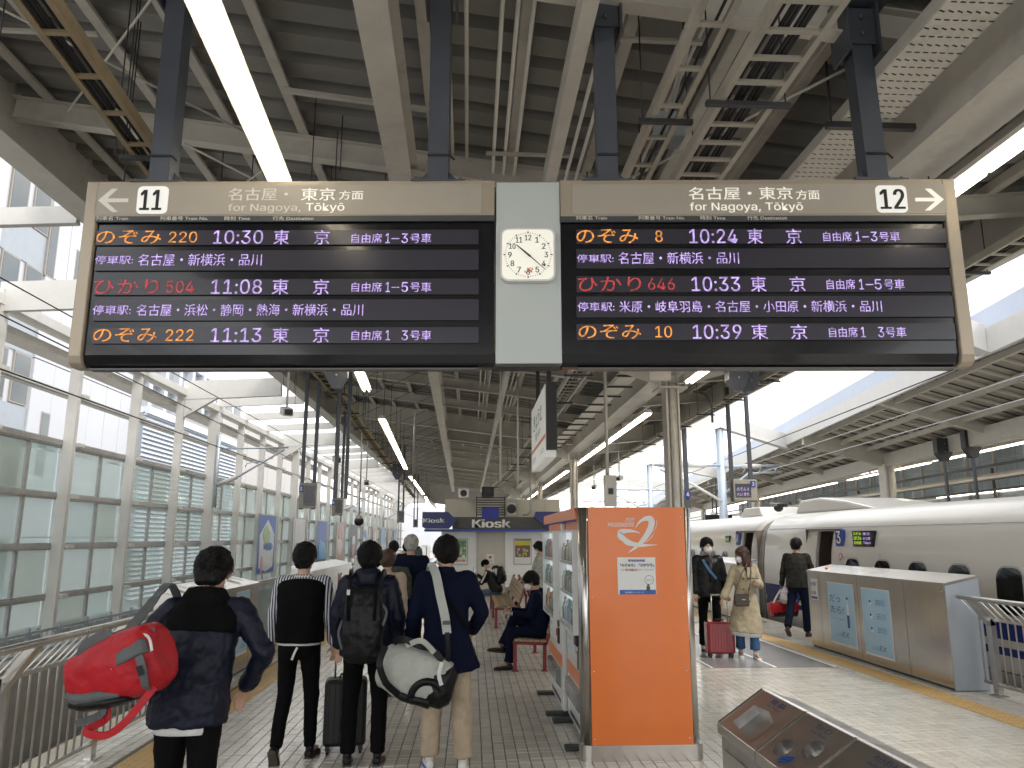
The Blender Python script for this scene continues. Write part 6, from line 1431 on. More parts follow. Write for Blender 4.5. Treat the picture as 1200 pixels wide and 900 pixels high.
def jacket(t, J, m, hem=.12, flare=.0, puff=.0, sleeve=(.062, .05, .045), vox=.013, disp=.018, ds=.09, hood=None, collar=0, name='jacket', sleeves=True, wid=.178, dep=.125, hemdir=None):
    s = J['s']; P, C, Nk, ax = J['P'], J['C'], J['N'], J['ax']; q = MB(); hd = Vector(hemdir or (0, 0, -1)).normalized()
    rings = [(P+hd*hem*s, (.192+puff*.8+flare)*s, (.148+puff*.8+flare*.9)*s)]
    if hem > .3: rings.append((P+hd*hem*.5*s, (.172+puff+flare*.55)*s, (.125+puff+flare*.5)*s))
    rings += [(P, (.19+puff*.8)*s, (.148+puff*.8)*s), (P+ax*.15*s, (.180+puff*.8)*s, (.138+puff*.8)*s), (C, (wid+puff)*s, (dep+puff*.8)*s), (C+ax*.10*s, (wid+.004+puff*.7)*s, (dep-.012+puff*.5)*s), (C+ax*.15*s, (wid-.03+puff*.4)*s, (dep-.035+puff*.3)*s), (Nk+ax*.0, .085*s, .075*s), (Nk+ax*(.035+collar)*s, .068*s, .068*s)]
    q.loft(rings, n=24, e=2.5)
    if sleeves:
        for k, sg in (('L', -1), ('R', 1)):
            S_, E, W_ = J['S'+k], J['E'+k], J['W'+k]
            q.cap(C+ax*.10*s+V3(sg*.07*s, 0, 0), (.085+puff*.4)*s, S_+V3(-sg*.01, 0, -.005), (sleeve[0]+puff*.5+.006)*s, 14)
            q.cap(S_, (sleeve[0]+puff*.5)*s, E, (sleeve[1]+puff*.6)*s, 14); q.cap(E, (sleeve[1]+puff*.6)*s, W_-(W_-E).normalized()*.02*s, (sleeve[2]+puff*.35)*s, 14)
    o = solid(name, q, m, t, vox, 4, disp, ds)
    if hood:
        h = MB(); b = Nk+ax*.02*s; h.loft([(b+V3(0, -.03*s, -.10*s), .11*s, .07*s), (b+V3(0, -.05*s, -.04*s), .135*s, .10*s), (b+V3(0, -.05*s, .02*s), .13*s, .10*s), (b+V3(0, -.04*s, .065*s), .10*s, .08*s)], n=18); solid('hood', h, hood, t, vox, 4, .012, .06)
    return o
def person(label, loc, rz=0, group=None): return thing('person', label, 'person', loc, rz, group)
def strap(name, pts, w, th, m, parent, n=6, local=False, up=(0, -1, 0)):
    P_ = [Vector(p) for p in pts]; fine = []
    for i in range(len(P_)-1):
        p0, p1, p2, p3 = P_[max(i-1, 0)], P_[i], P_[i+1], P_[min(i+2, len(P_)-1)]
        for k in range(n):
            t = k/n; fine.append(.5*((2*p1)+(-p0+p2)*t+(2*p0-5*p1+4*p2-p3)*t*t+(-p0+3*p1-3*p2+p3)*t**3))
    fine.append(P_[-1]); vs = []; u = Vector(up)
    for i, p in enumerate(fine):
        d = (fine[min(i+1, len(fine)-1)]-fine[max(i-1, 0)]).normalized(); a = d.cross(u)
        a = a.normalized() if a.length > .05 else Vector((1, 0, 0)); b = a.cross(d)
        vs += [p+a*x*w/2+b*y*th/2 for x, y in ((-1,-1),(1,-1),(1,1),(-1,1))]
    m_ = MB(); k = len(fine); m_.add(vs, [(i*4+j, i*4+(j+1) % 4, i*4+4+(j+1) % 4, i*4+4+j) for i in range(k-1) for j in range(4)]+[(0,1,2,3), (4*k-1, 4*k-2, 4*k-3, 4*k-4)]); return m_.build(name, m, parent, local=local)

# ---- 1: man with the red duffel, cut by the lower edge
p = person('person in a navy hooded padded jacket, one elbow out, carrying the red duffel', (-1.50, 4.45, 0), R(2))
J = joints(1.70, lean=.22, side=.05, armL=((-.62, .12, -.62), (-.25, .72, -.5)), armR=((.52, -.12, -.78), (-.42, .40, -.72)), legL=((-.02, .12, -1), (0, -.10, -1)), legR=((.03, -.16, -1), (0, -.3, -1)), head=(.32, -.1))
body(p, J); hair(p, J, vol=1.02, vox=.01); trousers(p, J, BLKC, vox=.012); jacket(p, J, NAVY, hem=.13, puff=.018, hood=BLKC, vox=.011, disp=.03, ds=.07); shoes(p, J)
q = MB(); s_ = J['s']; q.loft([(J['C']+V3(0, 0, -.0), .198*s_, .148*s_), (J['C']+J['ax']*.10, .206*s_, .138*s_), (J['C']+J['ax']*.155, .17*s_, .115*s_)], n=22, e=2.5); solid('dark_yoke', q, BLKC, p, .011, 3, .02, .07)
q = MB(); q.loft([(J['P']+V3(0, 0, -.165), .172, .126), (J['P']+V3(0, 0, -.12), .172, .126)], n=24); q.build('white_shirt_hem', WHITEC, p, local=True)
t = thing('duffel_bag', 'red and grey duffel bag slung low behind the left shoulder', 'bag', (-1.83, 4.05, 1.07), R(0)); A = V3(-1.93, 4.12, 1.11); B = V3(-1.52, 4.04, 1.24); dd = (B-A).normalized()
q = MB(); q.loft([(A-dd*.03, .09, .08), (A+dd*.01, .12, .115), (A+dd*.15, .14, .145), (A+dd*.30, .165, .15), (B-dd*.03, .165, .135), (B+dd*.03, .12, .095)], side=(.12, 0, -1), n=22, e=2.7)
MWt = MW[t].inverted(); q.v = [MWt @ v for v in q.v]; solid('shell', q, REDN, t, .011, 4, .028, .1)
def patch(name, m, pts, lift=.008):
    a = [Vector(x) for x in pts]; n_ = Vector((-.05, -1, .1)).normalized(); MB().prism(a, -n_*lift).build(name, m, t)
q = MB(); q.loft([(A+dd*.0+V3(0,0,-.06), .04, .11), (A+dd*.08+V3(0,0,-.095), .05, .135), (A+dd*.2+V3(0,0,-.11), .05, .145), (A+dd*.31+V3(0, 0, -.13), .03, .12)], side=(0, 0, 1), n=18); q.v = [MWt @ v for v in q.v]; solid('base_panel', q, GREYN, t, .011, 3, .01)
q = MB(); q.loft([(A+dd*.02+V3(.0,0,-.10), .04, .11), (A+dd*.1+V3(0,0,-.125), .045, .135), (A+dd*.24+V3(0,0,-.15), .035, .14), (A+dd*.34+V3(0, 0, -.16), .02, .11)], side=(0, 0, 1), n=18); q.v = [MWt @ v for v in q.v]; solid('black_bottom', q, BLKN, t, .011, 3, .01)
def onbag(u, v, out=.0):          # u along the bag, v around from the viewer's side upward
    c = A+dd*(.46*u); ra, rb_ = (.125+.045*u)*(1-.25*(2*u-1)**4), (.125+.025*u)*(1-.25*(2*u-1)**4); upv = (Vector((0, 0, 1))-dd*dd.z).normalized(); fw = Vector((0, -1, 0)); return c+upv*math.sin(v)*(ra+out)+fw*math.cos(v)*(rb_+out)
def bagpatch(name, m, uv, out=.007):
    N_ = 6; g_ = []; (u0, v0), (u1, v1), (u2, v2), (u3, v3) = uv; m_ = MB()
    for i in range(N_+1):
        for j in range(N_+1):
            a, b = i/N_, j/N_; u = (u0*(1-a)+u1*a)*(1-b)+(u3*(1-a)+u2*a)*b; v = (v0*(1-a)+v1*a)*(1-b)+(v3*(1-a)+v2*a)*b; g_.append(onbag(u, v, out))
    m_.add(g_, [(i*(N_+1)+j, (i+1)*(N_+1)+j, (i+1)*(N_+1)+j+1, i*(N_+1)+j+1) for i in range(N_) for j in range(N_)], smooth=True); o = m_.build(name, m, t); s_ = o.modifiers.new('thick', 'SOLIDIFY'); s_.thickness = .01; s_.offset = 0; return o
for u_ in (.25, .5): strap('seam', [onbag(u_, -1.1, .006), onbag(u_, -.4, .006), onbag(u_+.01, .3, .006), onbag(u_, 1.2, .006)], .006, .004, BLKN, t)
bagpatch('grey_pocket', GREYN, ((.56, .05), (.96, .22), (.93, .6), (.60, 1.0)), .012)
strap('zip', [onbag(.55, .02, .014), onbag(.60, 1.0, .014), onbag(.93, .75, .014), onbag(.985, .2, .014)], .012, .006, WHITEC, t)
strap('zip', [onbag(.38, 1.1, .012), onbag(.43, .5, .016), onbag(.42, .15, .014)], .012, .006, WHITEC, t)
strap('top_zip', [onbag(.0, 1.25, .01), onbag(.3, 1.35, .012), onbag(.7, 1.3, .012), onbag(1, 1.0, .01)], .02, .006, GREYN, t)
strap('side_strap', [onbag(.80, -1.2, .01), onbag(.84, -.7, .02), onbag(.88, -.2, .025), onbag(.86, .15, .02)], .035, .008, GREYN, t, up=(0, -1, 0))
MB().add([onbag(.855+dx, v, .034) for dx, v in ((-.03, -.35), (.035, -.35), (.035, -.1), (-.03, -.1))], [(0, 1, 2, 3)]).build('buckle', BLACK, t)
strap('hand_strap', [onbag(.28, -1.15, .0), onbag(.30, -1.3, .06)+V3(0, 0, -.02), (-1.80, 3.95, .91), (-1.71, 3.95, .89), (-1.62, 3.95, .95), onbag(.9, -1.0, .01)], .035, .01, REDN, t)
strap('hand_strap_web', [onbag(.25, -1.0, .0), onbag(.28, -1.15, .03)+V3(0, 0, -.03), V3(-1.85, 3.95, .94)], .035, .012, GREYN, t)
strap('grip', [onbag(.12, 1.1, 0), onbag(.2, 1.2, .03), onbag(.42, 1.25, .035), onbag(.5, 1.1, 0)], .05, .012, GREYN, t)
strap('shoulder_strap', [onbag(.66, 1.35, .0), (-1.64, 4.17, 1.47), (-1.64, 4.27, 1.515), (-1.64, 4.42, 1.55), (-1.65, 4.62, 1.42)], .045, .01, GREYN, t, up=(0, -1, 0))

# ---- 2: man in black vest with striped sleeves
p = person('person in a black knitted vest with navy and white striped sleeves', (-1.46, 6.95, 0), R(-4))
J = joints(1.70, lean=.04, armL=((-.22, .02, -1), (-.06, .28, -1)), armR=((.20, 0, -1), (.12, .22, -1)), legL=((-.02, -.03, -1), (0, -.5, -1), (0, .55, -.85)), legR=((.05, .12, -1), (.02, -.02, -1)), head=(.05, .05), sh=.19)
body(p, J, vox=.009); hair(p, J); trousers(p, J, BLKC, r=(.095, .066, .05)); shoes(p, J, BLKN, SOLE)
jacket(p, J, STRIPE, hem=.02, name='striped_shirt', sleeve=(.066, .055, .047), disp=.02)
q = MB(); s_ = J['s']; P_, C_, N_, ax = J['P'], J['C'], J['N'], J['ax']
q.loft([(P_+V3(0, 0, -.035), .203, .164), (P_+ax*.14, .2, .16), (C_, .21, .16), (C_+ax*.1, .222, .142), (C_+ax*.145, .19, .112), (N_+ax*.0, .08, .08)], n=24, e=2.6); solid('knit_vest', q, BLKC, p, .012, 3, .01, .08)
q = MB(); q.loft([(N_+ax*.012, .082, .078), (N_+ax*.022, .078, .076)], n=20); q.build('white_collar_line', WHITEC, p, local=True); q = MB(); q.loft([(P_+V3(0, 0, -.05), .180, .137), (P_+V3(0, 0, -.03), .180, .137)], n=24); q.build('shirt_hem', WHITEC, p, local=True)
strap('belt_end', [(.02, -.135, .90), (.0, -.15, .85), (-.02, -.14, .80)], .018, .005, WHITEC, p, local=True)
# suitcase and handle
def suitcase(label, loc, rz, w, d, h, m, hh, ribs=7):
    t = thing('suitcase', label, 'suitcase', loc, rz)
    MB().box(-w/2, w/2, -d/2, d/2, .06, h).build('shell', m, t, local=True, bevel=.035)
    for k in range(ribs):
        x = -w/2+.04+(w-.08)*k/(ribs-1); MB().box(x-.006, x+.006, -d/2-.006, d/2+.006, .1, h-.05).build('rib', m, t, local=True, bevel=.003)
    for x in (-w*.28, w*.28): MB().tube([(x, d*.3, h-.02), (x, d*.3, hh)], .009, 8).build('handle_rod', RAIL, t, local=True)
    MB().tube([(-w*.3, d*.3, hh), (w*.3, d*.3, hh)], .014, 10).build('grip', BLACK if m is CASEB else RAIL, t, local=True)
    for x in (-w*.38, w*.38):
        for y in (-d*.32, d*.32): MB().tube([(x-.012, y, .03), (x+.012, y, .03)], .03, 14).build('wheel', BLACK, t, local=True); MB().box(x-.02, x+.02, y-.02, y+.02, .03, .075).build('caster', BLACK, t, local=True)
    MB().tube([(-w*.16, 0, h), (-w*.14, 0, h+.03), (w*.14, 0, h+.03), (w*.16, 0, h)], .011, 8).build('carry_handle', BLACK, t, local=True); return t
suitcase('black ribbed suitcase rolling beside the man in the striped sleeves', (-1.08, 7.15, 0), R(8), .36, .24, .60, CASEB, .93)

# ---- 3: man with black backpack
p = person('person in a navy hooded jacket with a black roll top backpack', (-.87, 6.75, 0), R(0))
J = joints(1.70, lean=.04, armL=((-.26, -.04, -1), (.06, .30, -1)), armR=((.28, -.05, -1), (-.06, .34, -1)), legL=((-.06, .04, -1), (-.01, -.08, -1)), legR=((.08, .06, -1), (.0, -.10, -1)), head=(.1, 0))
body(p, J); hair(p, J, vol=1.05); trousers(p, J, BLKC, r=(.10, .07, .062)); shoes(p, J, BLKN, SOLE); jacket(p, J, NAVY, hem=.12, puff=.03, hood=NAVY, disp=.035, ds=.08)
q = MB(); N_ = J['N']; q.loft([(N_+V3(0, -.02, .03), .10, .09), (N_+V3(0, -.02, .045), .098, .088)], n=20); q.build('tan_collar', PINKC, p, local=True)
t = thing('backpack', 'black roll top backpack worn over the navy jacket', 'backpack', (-.87, 6.5, .85))
q = MB(); q.loft([(V3(0, .02, 0), .13, .07), (V3(0, 0, .03), .155, .09), (V3(0, -.01, .22), .165, .105), (V3(0, 0, .40), .155, .095), (V3(0, .01, .50), .14, .075), (V3(0, .015, .56), .15, .03)], n=20, e=3.2); solid('pack', q, BLKN, t, .011, 3, .022, .08)
for x in (-.11, .11): strap('side_strap', [(x, -.07, .54), (x, -.10, .44), (x*.95, -.11, .3)], .022, .008, BLKC, t, local=True)
MB().box(-.125, -.10, -.09, -.075, .50, .54).build('buckle', WHITEC, t, local=True); strap('shoulder_strap', [(-.12, .0, .5), (-.13, .08, .62), (-.14, .2, .66), (-.14, .36, .55)], .06, .02, BLKN, t, local=True, up=(1, 0, 0)); strap('shoulder_strap', [(.12, .0, .5), (.13, .08, .62), (.14, .2, .66), (.14, .36, .55)], .06, .02, BLKN, t, local=True, up=(1, 0, 0))
strap('compression_strap', [(.155, -.02, .42), (.19, -.04, .36), (.165, -.05, .26)], .02, .006, GREYN, t, local=True); strap('compression_strap', [(-.16, -.02, .3), (-.185, -.04, .2), (-.15, -.05, .08)], .02, .006, GREYN, t, local=True)

# ---- 4: man in navy coat, beige trousers, white mask
p = person('person in a long navy coat and beige trousers with a white mask', (-.20, 6.62, 0), R(4))
J = joints(1.75, lean=.05, side=-.02, armL=((-.26, -.05, -1), (-.05, .62, -.75)), armR=((.38, -.1, -.9), (-.25, .65, -.6)), legL=((-.05, .12, -1), (-.02, -.10, -1)), legR=((.08, -.08, -1), (.03, -.22, -1), (.15, .9, -.25)), head=(.10, .22))
body(p, J); hair(p, J, vol=1.06, nape=-.045); mask(p, J); trousers(p, J, BEIGE, r=(.105, .082, .076), bell=.0, disp=.025); shoes(p, J, SNEAK, SNEAKB)
jacket(p, J, NAVYD, hem=.26, flare=.05, sleeve=(.07, .062, .056), disp=.022, collar=.035, name='coat', wid=.185, dep=.13, hemdir=(.16, -.02, -1))
strap('satchel_strap', [(-.13, -.05, 1.50), (-.02, -.145, 1.34), (.10, -.16, 1.16), (.19, -.12, 1.05)], .022, .006, BLKC, p, local=True)
t = thing('duffel_bag', 'pale grey and black duffel bag hanging at the hip of the coated man', 'bag', (-.42, 6.38, .75)); A = V3(-.70, 6.40, .83); B = V3(-.14, 6.36, .66); dd = (B-A).normalized(); MWt = MW[t].inverted()
q = MB(); q.loft([(A-dd*.01, .10, .09), (A+dd*.03, .165, .14), (A+dd*.2, .205, .16), (A+dd*.36, .20, .16), (B-dd*.05, .165, .14), (B+dd*.0, .10, .09)], side=(.25, 0, 1), n=22, e=2.6); q.v = [MWt @ v for v in q.v]; solid('shell', q, BAGW, t, .011, 4, .03, .1)
q = MB(); q.loft([(B-dd*.17, .186, .153), (B-dd*.05, .172, .147), (B+dd*.012, .11, .10)], side=(.25, 0, 1), n=22, e=2.6); q.v = [MWt @ v+V3(0, 0, -.012) for v in q.v]; solid('black_end', q, BLKN, t, .011, 3, .015)
q = MB(); q.loft([(A+dd*.02+V3(0,0,-.10), .05, .12), (A+dd*.2+V3(0,0,-.155), .06, .15), (A+dd*.42+V3(0,0,-.15), .06, .15)], side=(0, 0, 1), n=18); q.v = [MWt @ v for v in q.v]; solid('black_bottom', q, BLKN, t, .011, 3, .015)
def ring_on(c, r0, r1, m, name, y):
    m_ = MB(); n_ = 16
    for k in range(n_+1): a = math.pi*(k/n_); m_.v += [Vector((c[0]+r0*math.cos(a), y-.02*math.sin(a), c[1]+r0*math.sin(a))), Vector((c[0]+r1*math.cos(a), y-.02*math.sin(a), c[1]+r1*math.sin(a)))]
    for k in range(n_): m_.f.append([2*k, 2*k+1, 2*k+3, 2*k+2]); m_.m.append(0); m_.sm.append(True)
    o = m_.build(name, m, t); s_ = o.modifiers.new('thick', 'SOLIDIFY'); s_.thickness = .03
ring_on((-.33, .60), .095, .15, BLKN, 'black_arc', 6.225)
strap('left_band', [(-.655, 6.22, .98), (-.69, 6.18, .86), (-.64, 6.2, .72), (-.55, 6.24, .63)], .05, .012, BLKN, t); 
strap('grip', [(-.60, 6.3, 1.0), (-.52, 6.25, 1.03), (-.40, 6.25, .98), (-.30, 6.28, .95), (-.22, 6.28, .86)], .05, .012, BLKN, t); strap('grip', [(-.50, 6.26, .98), (-.38, 6.22, 1.02), (-.28, 6.24, .93)], .04, .015, BAGW, t)
strap('shoulder_strap', [(-.36, 6.80, 1.44), (-.345, 6.70, 1.545), (-.33, 6.62, 1.56), (-.29, 6.50, 1.50), (-.25, 6.44, 1.34), (-.21, 6.42, 1.18), (-.19, 6.41, 1.05)], .07, .018, BAGW, t, up=(0, -1, 0)); strap('strap_web', [(-.19, 6.40, 1.06), (-.18, 6.37, .96), (-.18, 6.33, .86), (-.20, 6.28, .80)], .035, .01, BLKN, t)
MB().box(-.225, -.165, 6.385, 6.4, 1.12, 1.15).build('strap_slider', GREYN, t); strap('tag_strap', [(-.22, 6.22, .86), (-.24, 6.19, .78), (-.22, 6.19, .70)], .03, .006, WHITEC, t)

# ---- 5-9: people farther along on the left
def walker(label, loc, rz, H, coat, trou, hr=HAIR, hem=.15, puff=.01, vox=.018, step=.12, hood=None, arms=None, head=(.1, 0), hairkw={}):
    p = person(label, loc, rz); J = joints(H, lean=.05, legL=((-.02, step, -1), (0, -.05, -1)), legR=((.02, -step, -1), (0, -.25, -1)), head=head, **(arms or {}))
    body(p, J, vox=.016); hair(p, J, hr, vox=.016, **hairkw); trousers(p, J, trou, vox=vox); shoes(p, J, vox=.016); jacket(p, J, coat, hem=hem, puff=puff, vox=vox, hood=hood); return p, J
walker('person in a pale beige coat with reddish brown hair, behind the backpack wearer', (-1.02, 9.6, 0), R(-3), 1.60, PINKC, BLKC, HAIRB, hem=.4, hairkw=dict(vol=1.06))
walker('person in black farthest left of the group before the kiosk', (-1.5, 15.2, 0), R(5), 1.68, BLKC, BLKC, arms=dict(armL=((-.7, .2, -.6), (.3, .7, .3)), armR=((.3, 0, -1), (0, .3, -1))))
p6, J6 = walker('grey haired person in a navy coat ahead of the masked man', (-.86, 11.2, 0), R(2), 1.78, NAVYD, BLKC, HAIRG, hem=.2, puff=.015, vox=.015)
t = thing('backpack', 'olive camouflage backpack worn low by the grey haired person', 'backpack', (-.98, 10.98, .98)); q = MB(); q.loft([(V3(0, 0, 0), .13, .07), (V3(0, -.01, .05), .165, .11), (V3(0, -.01, .3), .16, .11), (V3(0, .01, .42), .11, .06)], n=18, e=3); solid('pack', q, OLIVE, t, .015, 3, .02)
MB().box(-.1, .1, -.13, -.1, .08, .22).build('pocket', OLIVE, t, local=True, bevel=.02)
walker('small far person in black with dark hair beyond the grey haired one', (-1.62, 19.5, 0), 0, 1.62, BLKC, BLKC); walker('far person in a grey top just left of the kiosk corner', (-1.75, 24, 0), 0, 1.7, GREYN, BLKC); walker('farthest person in a dark coat near the kiosk corner', (-2.2, 30, 0), 0, 1.7, BLKC, BLKC); walker('distant person in a pale coat by the far left barriers', (-2.9, 38, 0), 0, 1.65, PINKC, BLKC)

# ---- 10: seated phone user with knit cap
def backpack(label, loc, rz, m=BLKN, s=1.0):
    t = thing('backpack', label, 'backpack', loc, rz); q = MB(); q.loft([(V3(0, 0, 0), .12*s, .06*s), (V3(0, 0, .04*s), .15*s, .09*s), (V3(0, -.01, .28*s), .15*s, .1*s), (V3(0, .01, .42*s), .10*s, .06*s)], n=18, e=3); solid('pack', q, m, t, .014, 3, .015)
    MB().box(-.1*s, .1*s, -.125*s, -.09*s, .06*s, .22*s).build('pocket', m, t, local=True, bevel=.02)
    for x in (-.08, .08): strap('shoulder_strap', [(x*s, .05, .38*s), (x*s, .14, .42*s), (x*s, .22, .34*s)], .05*s, .015, m, t, local=True, up=(1, 0, 0))
    return t
p = person('person in a black knit cap and white hooded jacket sitting bent over a phone', (.62, 19.6, 0), R(72))
J = joints(1.66, lean=.42, zp=.50, legL=((-.12, 1, -.12), (0, -.10, -1)), legR=((.12, 1, -.10), (0, .05, -1)), armL=((-.05, .45, -.8), (.15, .8, -.1)), armR=((.05, .55, -.7), (-.1, .65, .5)), head=(.55, 0))
body(p, J, vox=.011, curl=(.7, .9)); beanie(p, J); mask(p, J); trousers(p, J, GREYJ, vox=.015); shoes(p, J, BLKN, SOLE); jacket(p, J, BLKN, hem=.06, puff=.015, hood=WHITEC, vox=.015)
for k in 'LR': strap('sleeve_stripe', [J['S'+k]+V3((-.075 if k == 'L' else .075), 0, .03), J['S'+k].lerp(J['E'+k], .5)+V3((-.075 if k == 'L' else .075), 0, 0), J['E'+k]+V3((-.065 if k == 'L' else .065), 0, 0)], .035, .01, WHITEC, p, local=True, up=(1, 0, 0))
Mp = MW[p]; h = Mp @ (J['WR']+J['fdR']*.12); t = thing('phone', 'dark phone held up by the seated cap wearer', 'phone', h, R(72)); MB().box(-.036, .036, -.004, .004, -.02, .13).build('case', BLACK, t, local=True, bevel=.003); MB().box(-.033, .033, -.0055, -.0042, -.015, .125).build('screen', SCREEN, t, local=True)
bk = Mp @ (J['C']+V3(0, -.24, -.15)); backpack('black backpack on the back of the seated cap wearer', bk, R(72))
backpack('small black bag standing on the floor between the two benches', (1.02, 18.3, 0), R(20), s=.8)
# ---- 11: seated man with crossed legs
p = person('person in a dark suit and white mask sitting with legs crossed beside the machines', (1.0, 11.35, 0), R(88))
J = joints(1.70, lean=.16, zp=.50, legL=((-.16, 1, .02), (-.02, .12, -1)), legR=((-.10, 1, .42), (-.35, .36, -.72), (-.35, .93, .12)), armL=((-.12, .35, -.9), (.3, .9, .05)), armR=((.12, .42, -.85), (-.25, .9, .12)), head=(.42, .0))
body(p, J, vox=.009, curl=(.8, .8)); hair(p, J, vol=1.04); mask(p, J); trousers(p, J, NAVYD, r=(.098, .072, .062), vox=.013); jacket(p, J, NAVYD, hem=.08, collar=.01, name='suit_jacket'); shoes(p, J, SHOE, SOLE, vox=.009, size=1.12)
q = MB()
for k in 'LR': q.cap(J['A'+k], .046, J['A'+k].lerp(J['K'+k], .28), .05)
solid('socks', q, GREYN, p, .012, 2); q = MB(); 
for k in 'LR': q.tube([J['W'+k]-J['fd'+k]*.03, J['W'+k]+J['fd'+k]*.005], .036, 12)
q.build('shirt_cuffs', WHITEC, p, local=True)
h = MW[p] @ (J['WR']+J['fdR']*.13+V3(0, 0, .03)); t = thing('phone', 'black phone in the hands of the man with crossed legs', 'phone', h, R(88)); MB().box(-.036, .036, -.07, .07, -.004, .004).build('case', BLACK, t, local=True, bevel=.003)
# ---- 12: standing behind the machines
p = person('person in a pale patterned jacket leaning behind the drink machines', (1.45, 15.4, 0), R(60))
J = joints(1.68, lean=.18, head=(.35, 0), armL=((-.1, .3, -.9), (.1, .8, -.4)), armR=((.1, .3, -.9), (-.1, .8, -.4))); body(p, J, vox=.012); hair(p, J, vox=.014); mask(p, J); trousers(p, J, BLKC, vox=.016); shoes(p, J); jacket(p, J, CAMOL, hem=.1, puff=.015, vox=.015)

# ---- right side: couple with the red suitcase
p = person('person in a black jacket with white mask half hidden by the orange panel', (3.86, 12.75, 0), R(176))
J = joints(1.74, lean=.03, armL=((-.24, .05, -1), (-.14, .12, -1)), armR=((.15, 0, -1), (0, .25, -1)), legL=((-.03, .12, -1), (0, -.06, -1)), legR=((.02, -.10, -1), (0, -.2, -1)), head=(.02, .0))
body(p, J, vox=.009); hair(p, J, vol=1.02); mask(p, J); trousers(p, J, BLKC); shoes(p, J, BLKN, SOLE); jacket(p, J, BLKN, hem=.12, puff=.02)
strap('blue_strap', [(.10, .13, 1.45), (.02, .165, 1.3), (-.10, .16, 1.15)], .04, .01, mat('blue webbing', (.06, .16, .3), .7), p, local=True); q = MB(); q.loft([(J['P']+V3(0, .05, .1), .09, .11), (J['C']+V3(0, .045, .1), .085, .11)], n=16); q.build('navy_shirt', NAVY, p, local=True)
p = person('person with long brown hair and white mask in a khaki trench coat holding a phone', (4.22, 12.05, 0), R(172))
J = joints(1.60, lean=.02, sh=.165, armL=((-.25, .12, -1), (.45, .85, .25)), armR=((.36, .05, -1), (.45, .2, -.8)), legL=((-.02, .16, -1), (0, -.02, -1)), legR=((.02, -.10, -1), (0, -.22, -1)), head=(.15, -1.15))
body(p, J, vox=.008, curl=(.9, .7), female=1); hair(p, J, HAIRB, vol=1.05, vox=.011, long=[(-.085, .01, -.10, -.27, .045), (.085, .01, -.10, -.30, .045), (-.05, -.06, -.1, -.26, .05), (.05, -.06, -.1, -.26, .05), (0, -.07, -.1, -.24, .05)]); mask(p, J)
trousers(p, J, JEANS, r=(.09, .07, .07), hemlen=.05, bell=.01); shoes(p, J, SNEAK, SNEAK, size=1.12)
s_ = J['s']; q = MB(); P_, C_, N_, ax = J['P'], J['C'], J['N'], J['ax']
q.loft([(P_+V3(.03, -.03, -.50), .27, .20), (P_+V3(.01, -.01, -.3), .225, .17), (P_+V3(0, 0, -.05), .18, .14), (P_+ax*.12, .155, .12), (C_, .17, .125), (C_+ax*.10, .168, .105), (C_+ax*.145, .13, .08), (N_+ax*.03, .06, .065)], n=24, e=2.4)
for k, sg in (('L', -1), ('R', 1)): q.cap(C_+ax*.09+V3(sg*.07, 0, 0), .075, J['S'+k], .066, 14); q.cap(J['S'+k], .064, J['E'+k], .058, 14); q.cap(J['E'+k], .060, J['W'+k]-J['fd'+k]*.03, .058, 14)
solid('trench_coat', q, TRENCH, p, .012, 4, .03, .11)
q = MB(); q.loft([(P_+V3(.02, -.02, -.56), .235, .175), (P_+V3(.01, -.01, -.45), .225, .165)], n=22); q.build('white_skirt_hem', WHITEC, p, local=True)
for x, z in ((-.03, 1.18), (.05, 1.18), (-.03, 1.03), (.05, 1.03), (-.03, .85), (.05, .85)): MB().ell((x, .16, z), (.013, .006, .013), 8, 5).build('button', DARK, p, local=True)
for sg in (-1, 1): MB().prism([(sg*.02, .115, 1.36), (sg*.11, .10, 1.34), (sg*.075, .135, 1.22), (sg*.015, .15, 1.2)], (0, .012, 0)).build('lapel', TRENCH, p, local=True)
Mp = MW[p]; h = Mp @ (J['WL']+J['fdL']*.11+V3(.0, .02, .03)); t = thing('phone', 'black phone held in front of the trench coat', 'phone', h, R(172)); MB().box(-.07, .07, -.036, .036, -.005, .005).build('case', BLACK, t, local=True, bevel=.003)
c = Mp @ V3(.10, .20, .80); t = thing('handbag', 'small dark brown shoulder bag worn across the trench coat', 'handbag', c, R(172)); MB().box(-.11, .11, -.035, .035, -.02, .16).build('bag', BROWNL, t, local=True, bevel=.02); MB().box(-.105, .105, .035, .042, .05, .16).build('flap', BROWNL, t, local=True, bevel=.004); MB().box(-.05, .0, .042, .046, .075, .09).build('clasp', GALV, t, local=True)
strap('strap', [(-.1, 0, .15), (-.16, -.03, .4), (-.19, -.12, .62), (-.20, -.2, .64)], .012, .004, BROWNL, t, local=True); strap('strap', [(.1, 0, .15), (-.0, .0, .4), (-.12, -.06, .6), (-.19, -.18, .65)], .012, .004, BROWNL, t, local=True)
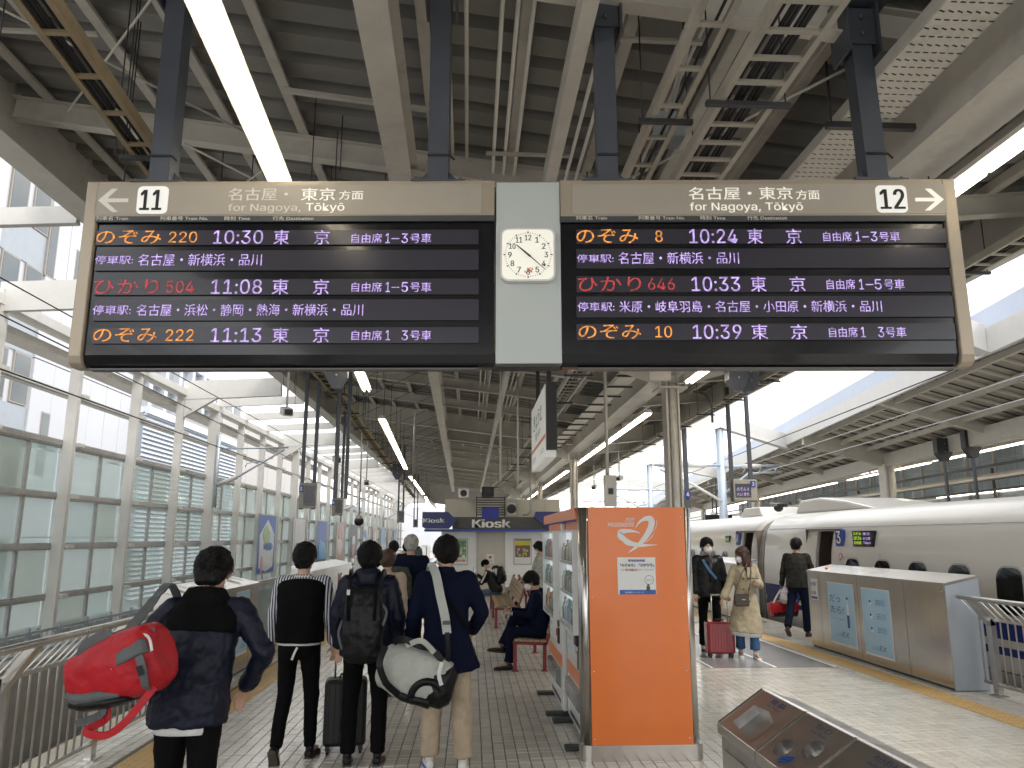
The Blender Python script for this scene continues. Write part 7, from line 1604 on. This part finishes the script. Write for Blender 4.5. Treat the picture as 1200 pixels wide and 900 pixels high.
suitcase('wine red ribbed suitcase between the couple on the right', (3.83, 12.2, 0), R(175), .42, .26, .53, CASER, .93, ribs=9)
# ---- man boarding
p = person('person in a dark camouflage jacket and jeans boarding the train with red bags', (6.12, 14.6, 0), R(-38))
J = joints(1.74, lean=.12, armL=((-.3, .05, -1), (-.2, .1, -1)), armR=((.2, .25, -.9), (.1, .4, -.9)), legL=((-.05, -.35, -.95), (0, -.65, -.8), (0, .75, -.55)), legR=((.03, .18, -1), (0, -.02, -1)), head=(.2, -.1))
body(p, J, vox=.011); hair(p, J, vol=1.03, vox=.013); trousers(p, J, DENIMD, r=(.10, .072, .064)); shoes(p, J, BROWNL, SOLE); jacket(p, J, CAMO, hem=.1, puff=.018)
h = MW[p] @ J['WL']; t = thing('duffel_bag', 'red and black holdall carried low by the boarding man', 'bag', (h.x-.02, h.y-.05, h.z-.45)); q = MB(); q.loft([(V3(-.26, 0, .0), .10, .09), (V3(-.22, 0, .0), .14, .13), (V3(.2, 0, .03), .15, .13), (V3(.27, 0, .03), .1, .09)], side=(0, 0, 1), n=18, e=2.6); solid('shell', q, REDN, t, .013, 3, .03, .09)
q = MB(); q.loft([(V3(-.23, 0, -.07), .08, .125), (V3(.24, 0, -.05), .09, .125)], side=(0, 0, 1), n=16); solid('black_bottom', q, BLKN, t, .013, 2, .01); strap('grip', [(-.14, -.02, .12), (-.05, 0, .34), (.02, 0, .41), (.08, 0, .34), (.16, .02, .15)], .035, .01, GREYN, t, local=True); strap('shoulder_strap', [(-.24, -.06, .05), (-.18, -.1, .2), (-.05, -.06, .36)], .03, .008, WHITEC, t, local=True)
t = thing('shopping_bag', 'clear and red carrier bag held with the holdall by the boarding man', 'bag', (h.x+.0, h.y-.22, h.z-.32)); q = MB(); q.loft([(V3(0, 0, -.02), .1, .05), (V3(0, 0, .05), .15, .08), (V3(0, 0, .2), .13, .06), (V3(.0, .05, .30), .03, .03)], n=14); solid('bag', q, mat('thin white plastic', (.5, .45, .46), .25, var=.3, vs=8), t, .014, 2, .03, .06)
